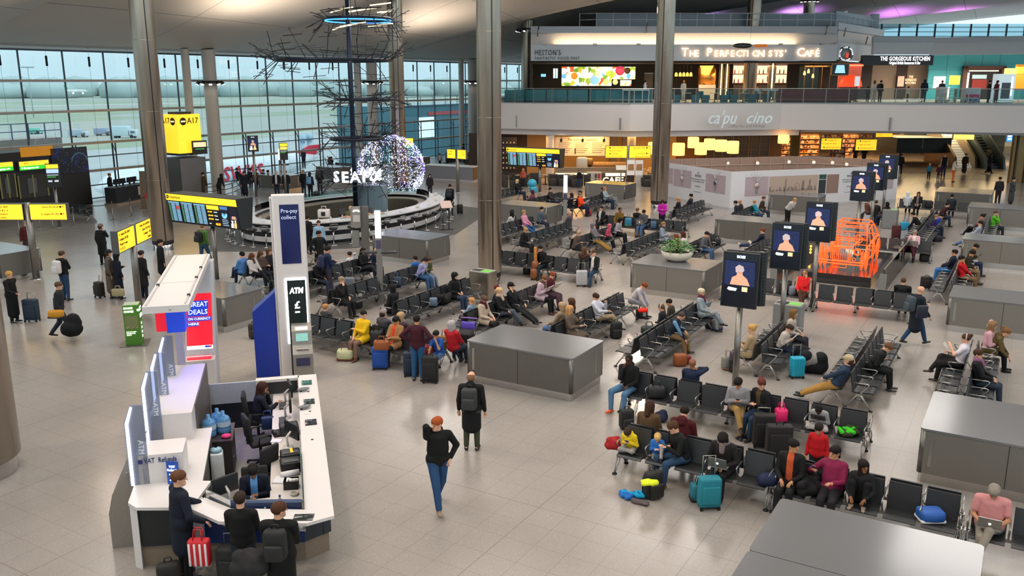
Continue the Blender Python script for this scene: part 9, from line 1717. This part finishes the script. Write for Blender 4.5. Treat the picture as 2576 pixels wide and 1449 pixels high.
case(1463,720,'#A8A9AE','silver hard suitcase with raised handle standing in the aisle',0,.56,.42,.75,1);tote(1325,690,'#17181A','black bag on the floor beside the guitar case',ww=.3,hh=.26,dd=.2,handle=0);tote(1390,700,'#2E2C26','dark bag at the feet of the man beside the guitar case',ww=.3,hh=.22,dd=.2,handle=0)
case(82,808,'#1B2E40','large navy suitcase of the blonde woman in black',-.05,.68,.46,.55);case(252,748,'#22201E','dark trolley case tilted behind the man in flat cap',-.6,.52,.36,.6);tote(298,745,'#A59C78','pale handbag carried by the woman in navy coat',ww=.42,hh=.26,dd=.16,z=.25);tote(142,800,'#C78A14','yellow and black shoulder bag of the man walking right',ww=.42,hh=.24,dd=.22,z=.72,c2='#2A2620',handle=0);heap(182,845,'#101114','long black coat hanging on the arm of the man walking right',ww=.22,dd=.2,hh=.75,z=.2,sd=4)
t=tote(505,1420,'#C01A2A','red and white striped shopping bag of the businessman',ww=.32,hh=.42,dd=.16,z=.5)
for k in range(4):MB().rbox((-.12+k*.08,-.086,.2),(.035,.02,.36),.008,2).build('white_stripe',M('#E2DADA',.6),t)
case(588,1490,'#131416','tall black suitcase with straps beside the woman in black jumper',0,.72,.4,.5);bpack(430,1490,'#141413','black backpack strapped on the businessman case',.4,1.1);heap(630,1440,'#2A2A2C','dark grey jacket draped over the suitcase handle at the kiosk',ww=.45,dd=.2,hh=.42,z=.72,sd=5)
case(1157,538,'#17181A','small black cabin case pulled past the seafood bar',0,.5,.34,.7);case(797,503,'#15161A','black case standing behind the queue',0,.5,.4,0);bpack(640,850,'#2A2422','black backpack with pink trim beside the blue wing of the tower',.2)
onb('K+',1105,heap,'#141416','heap of black coats on the bench',ww=.55,dd=.45,hh=.4,sd=21);onb('K+',1085,tote,'#5A6E86','blue grey bag under the black coats',ww=.26,hh=.28,dd=.18,handle=0);tote(1090,722,'#B01E2A','red backpack on the floor by the boy in olive green',ww=.3,hh=.36,dd=.2);onb('L+',995,tote,'#22384E','navy backpack on the bench near the lilac top',ww=.28,hh=.34,dd=.2);bpack(900,775,'#8A8684','grey and black striped backpack before the grey haired man',.4,1.1,accent='#22242A');case(880,735,'#6E7884','blue grey cabin case with tall handle between the benches',0,.5,.36,.9,1);tote(915,690,'#15171A','black holdall on the floor near the woman with the phone',ww=.4,hh=.3,dd=.26)
tote(1480,543,'#9A1A26','red and black rucksack before the orange jumper',ww=.36,hh=.36,dd=.24,c2='#22242A');case(1546,518,'#7A7E84','grey small case beside the pale blue top',0,.5,.34,.5);tote(1604,592,'#E0A012','yellow paper bag between the feet of the man with laptop',ww=.3,hh=.34,dd=.14);onb('T',1582,tote,'#2A7AA0','turquoise and green rucksack on the bench',ww=.34,hh=.42,dd=.24,c2='#5E7A4A');onb('T',1645,tote,'#3A5A78','grey blue rucksack on the bench right of the laptop',ww=.3,hh=.36,dd=.22);tote(1575,608,'#B9B6BC','white plastic bag beside the tan trousers',ww=.3,hh=.26,dd=.2)
case(1868,612,'#8A1626','dark red suitcase under the raised legs',0,.44,.36,0);tote(2275,578,'#1E9AC8','light blue shopping bag before the black bench',ww=.44,hh=.4,dd=.2);onb('BB',2338,tote,'#17181C','round black bag with white stripe on the bench',ww=.4,hh=.42,dd=.26,handle=0);onb('AA',2262,heap,'#5A5452','grey coat and bag on the seat beside the pink jacket',ww=.4,dd=.3,hh=.2,sd=3);tote(2325,658,'#131416','black bag under the bench right of the pink jacket',ww=.4,hh=.34,dd=.24,handle=0)
case(2328,728,'#15161A','black case beside the bright blue jeans',0,.44,.36,0);onb('EE+',2452,tote,'#D2D0CC','white shoulder bag on the lap of the dark olive jacket',ww=.4,hh=.2,dd=.24,handle=0);tote(2358,608,'#1A1E2E','dark rucksack on the floor before the royal blue jumper',ww=.4,hh=.3,dd=.26);onb('FF',1995,tote,'#6E7486','grey plastic bag beside the man in red T-shirt',ww=.24,hh=.3,dd=.18,handle=0);onb('FF',1975,tote,'#15171A','black rucksack on the seat left of the man in red T-shirt',ww=.34,hh=.4,dd=.22)
for k,(px,py,c,hr_,lab)in enumerate(((2182,560,'#6A4438','s#8A5A3A','person with ginger hair beyond the orange car'),(2200,565,'#2A2420','s#4A3020','person in dark brown beyond the orange car'),(2222,570,'#22201E','l#17120F','person in black with curly hair beyond the orange car'))):
 X,Y=at(px,py);person((X,Y,0),TH-1.57+k,lab,'si',top=c,hair=hr_,arms=LP)
bench('NB','y',-7.55,46.2,4,-1,'black bench beyond the orange car with three people');case(2253,600,'#4A1A20','maroon suitcase with silver handle beyond the orange car',0,.6,.4,.6);onb('W+',1800,tote,'#1A1C22','black bag on the seat beside the man in grey jumper',ww=.3,hh=.3,dd=.2)
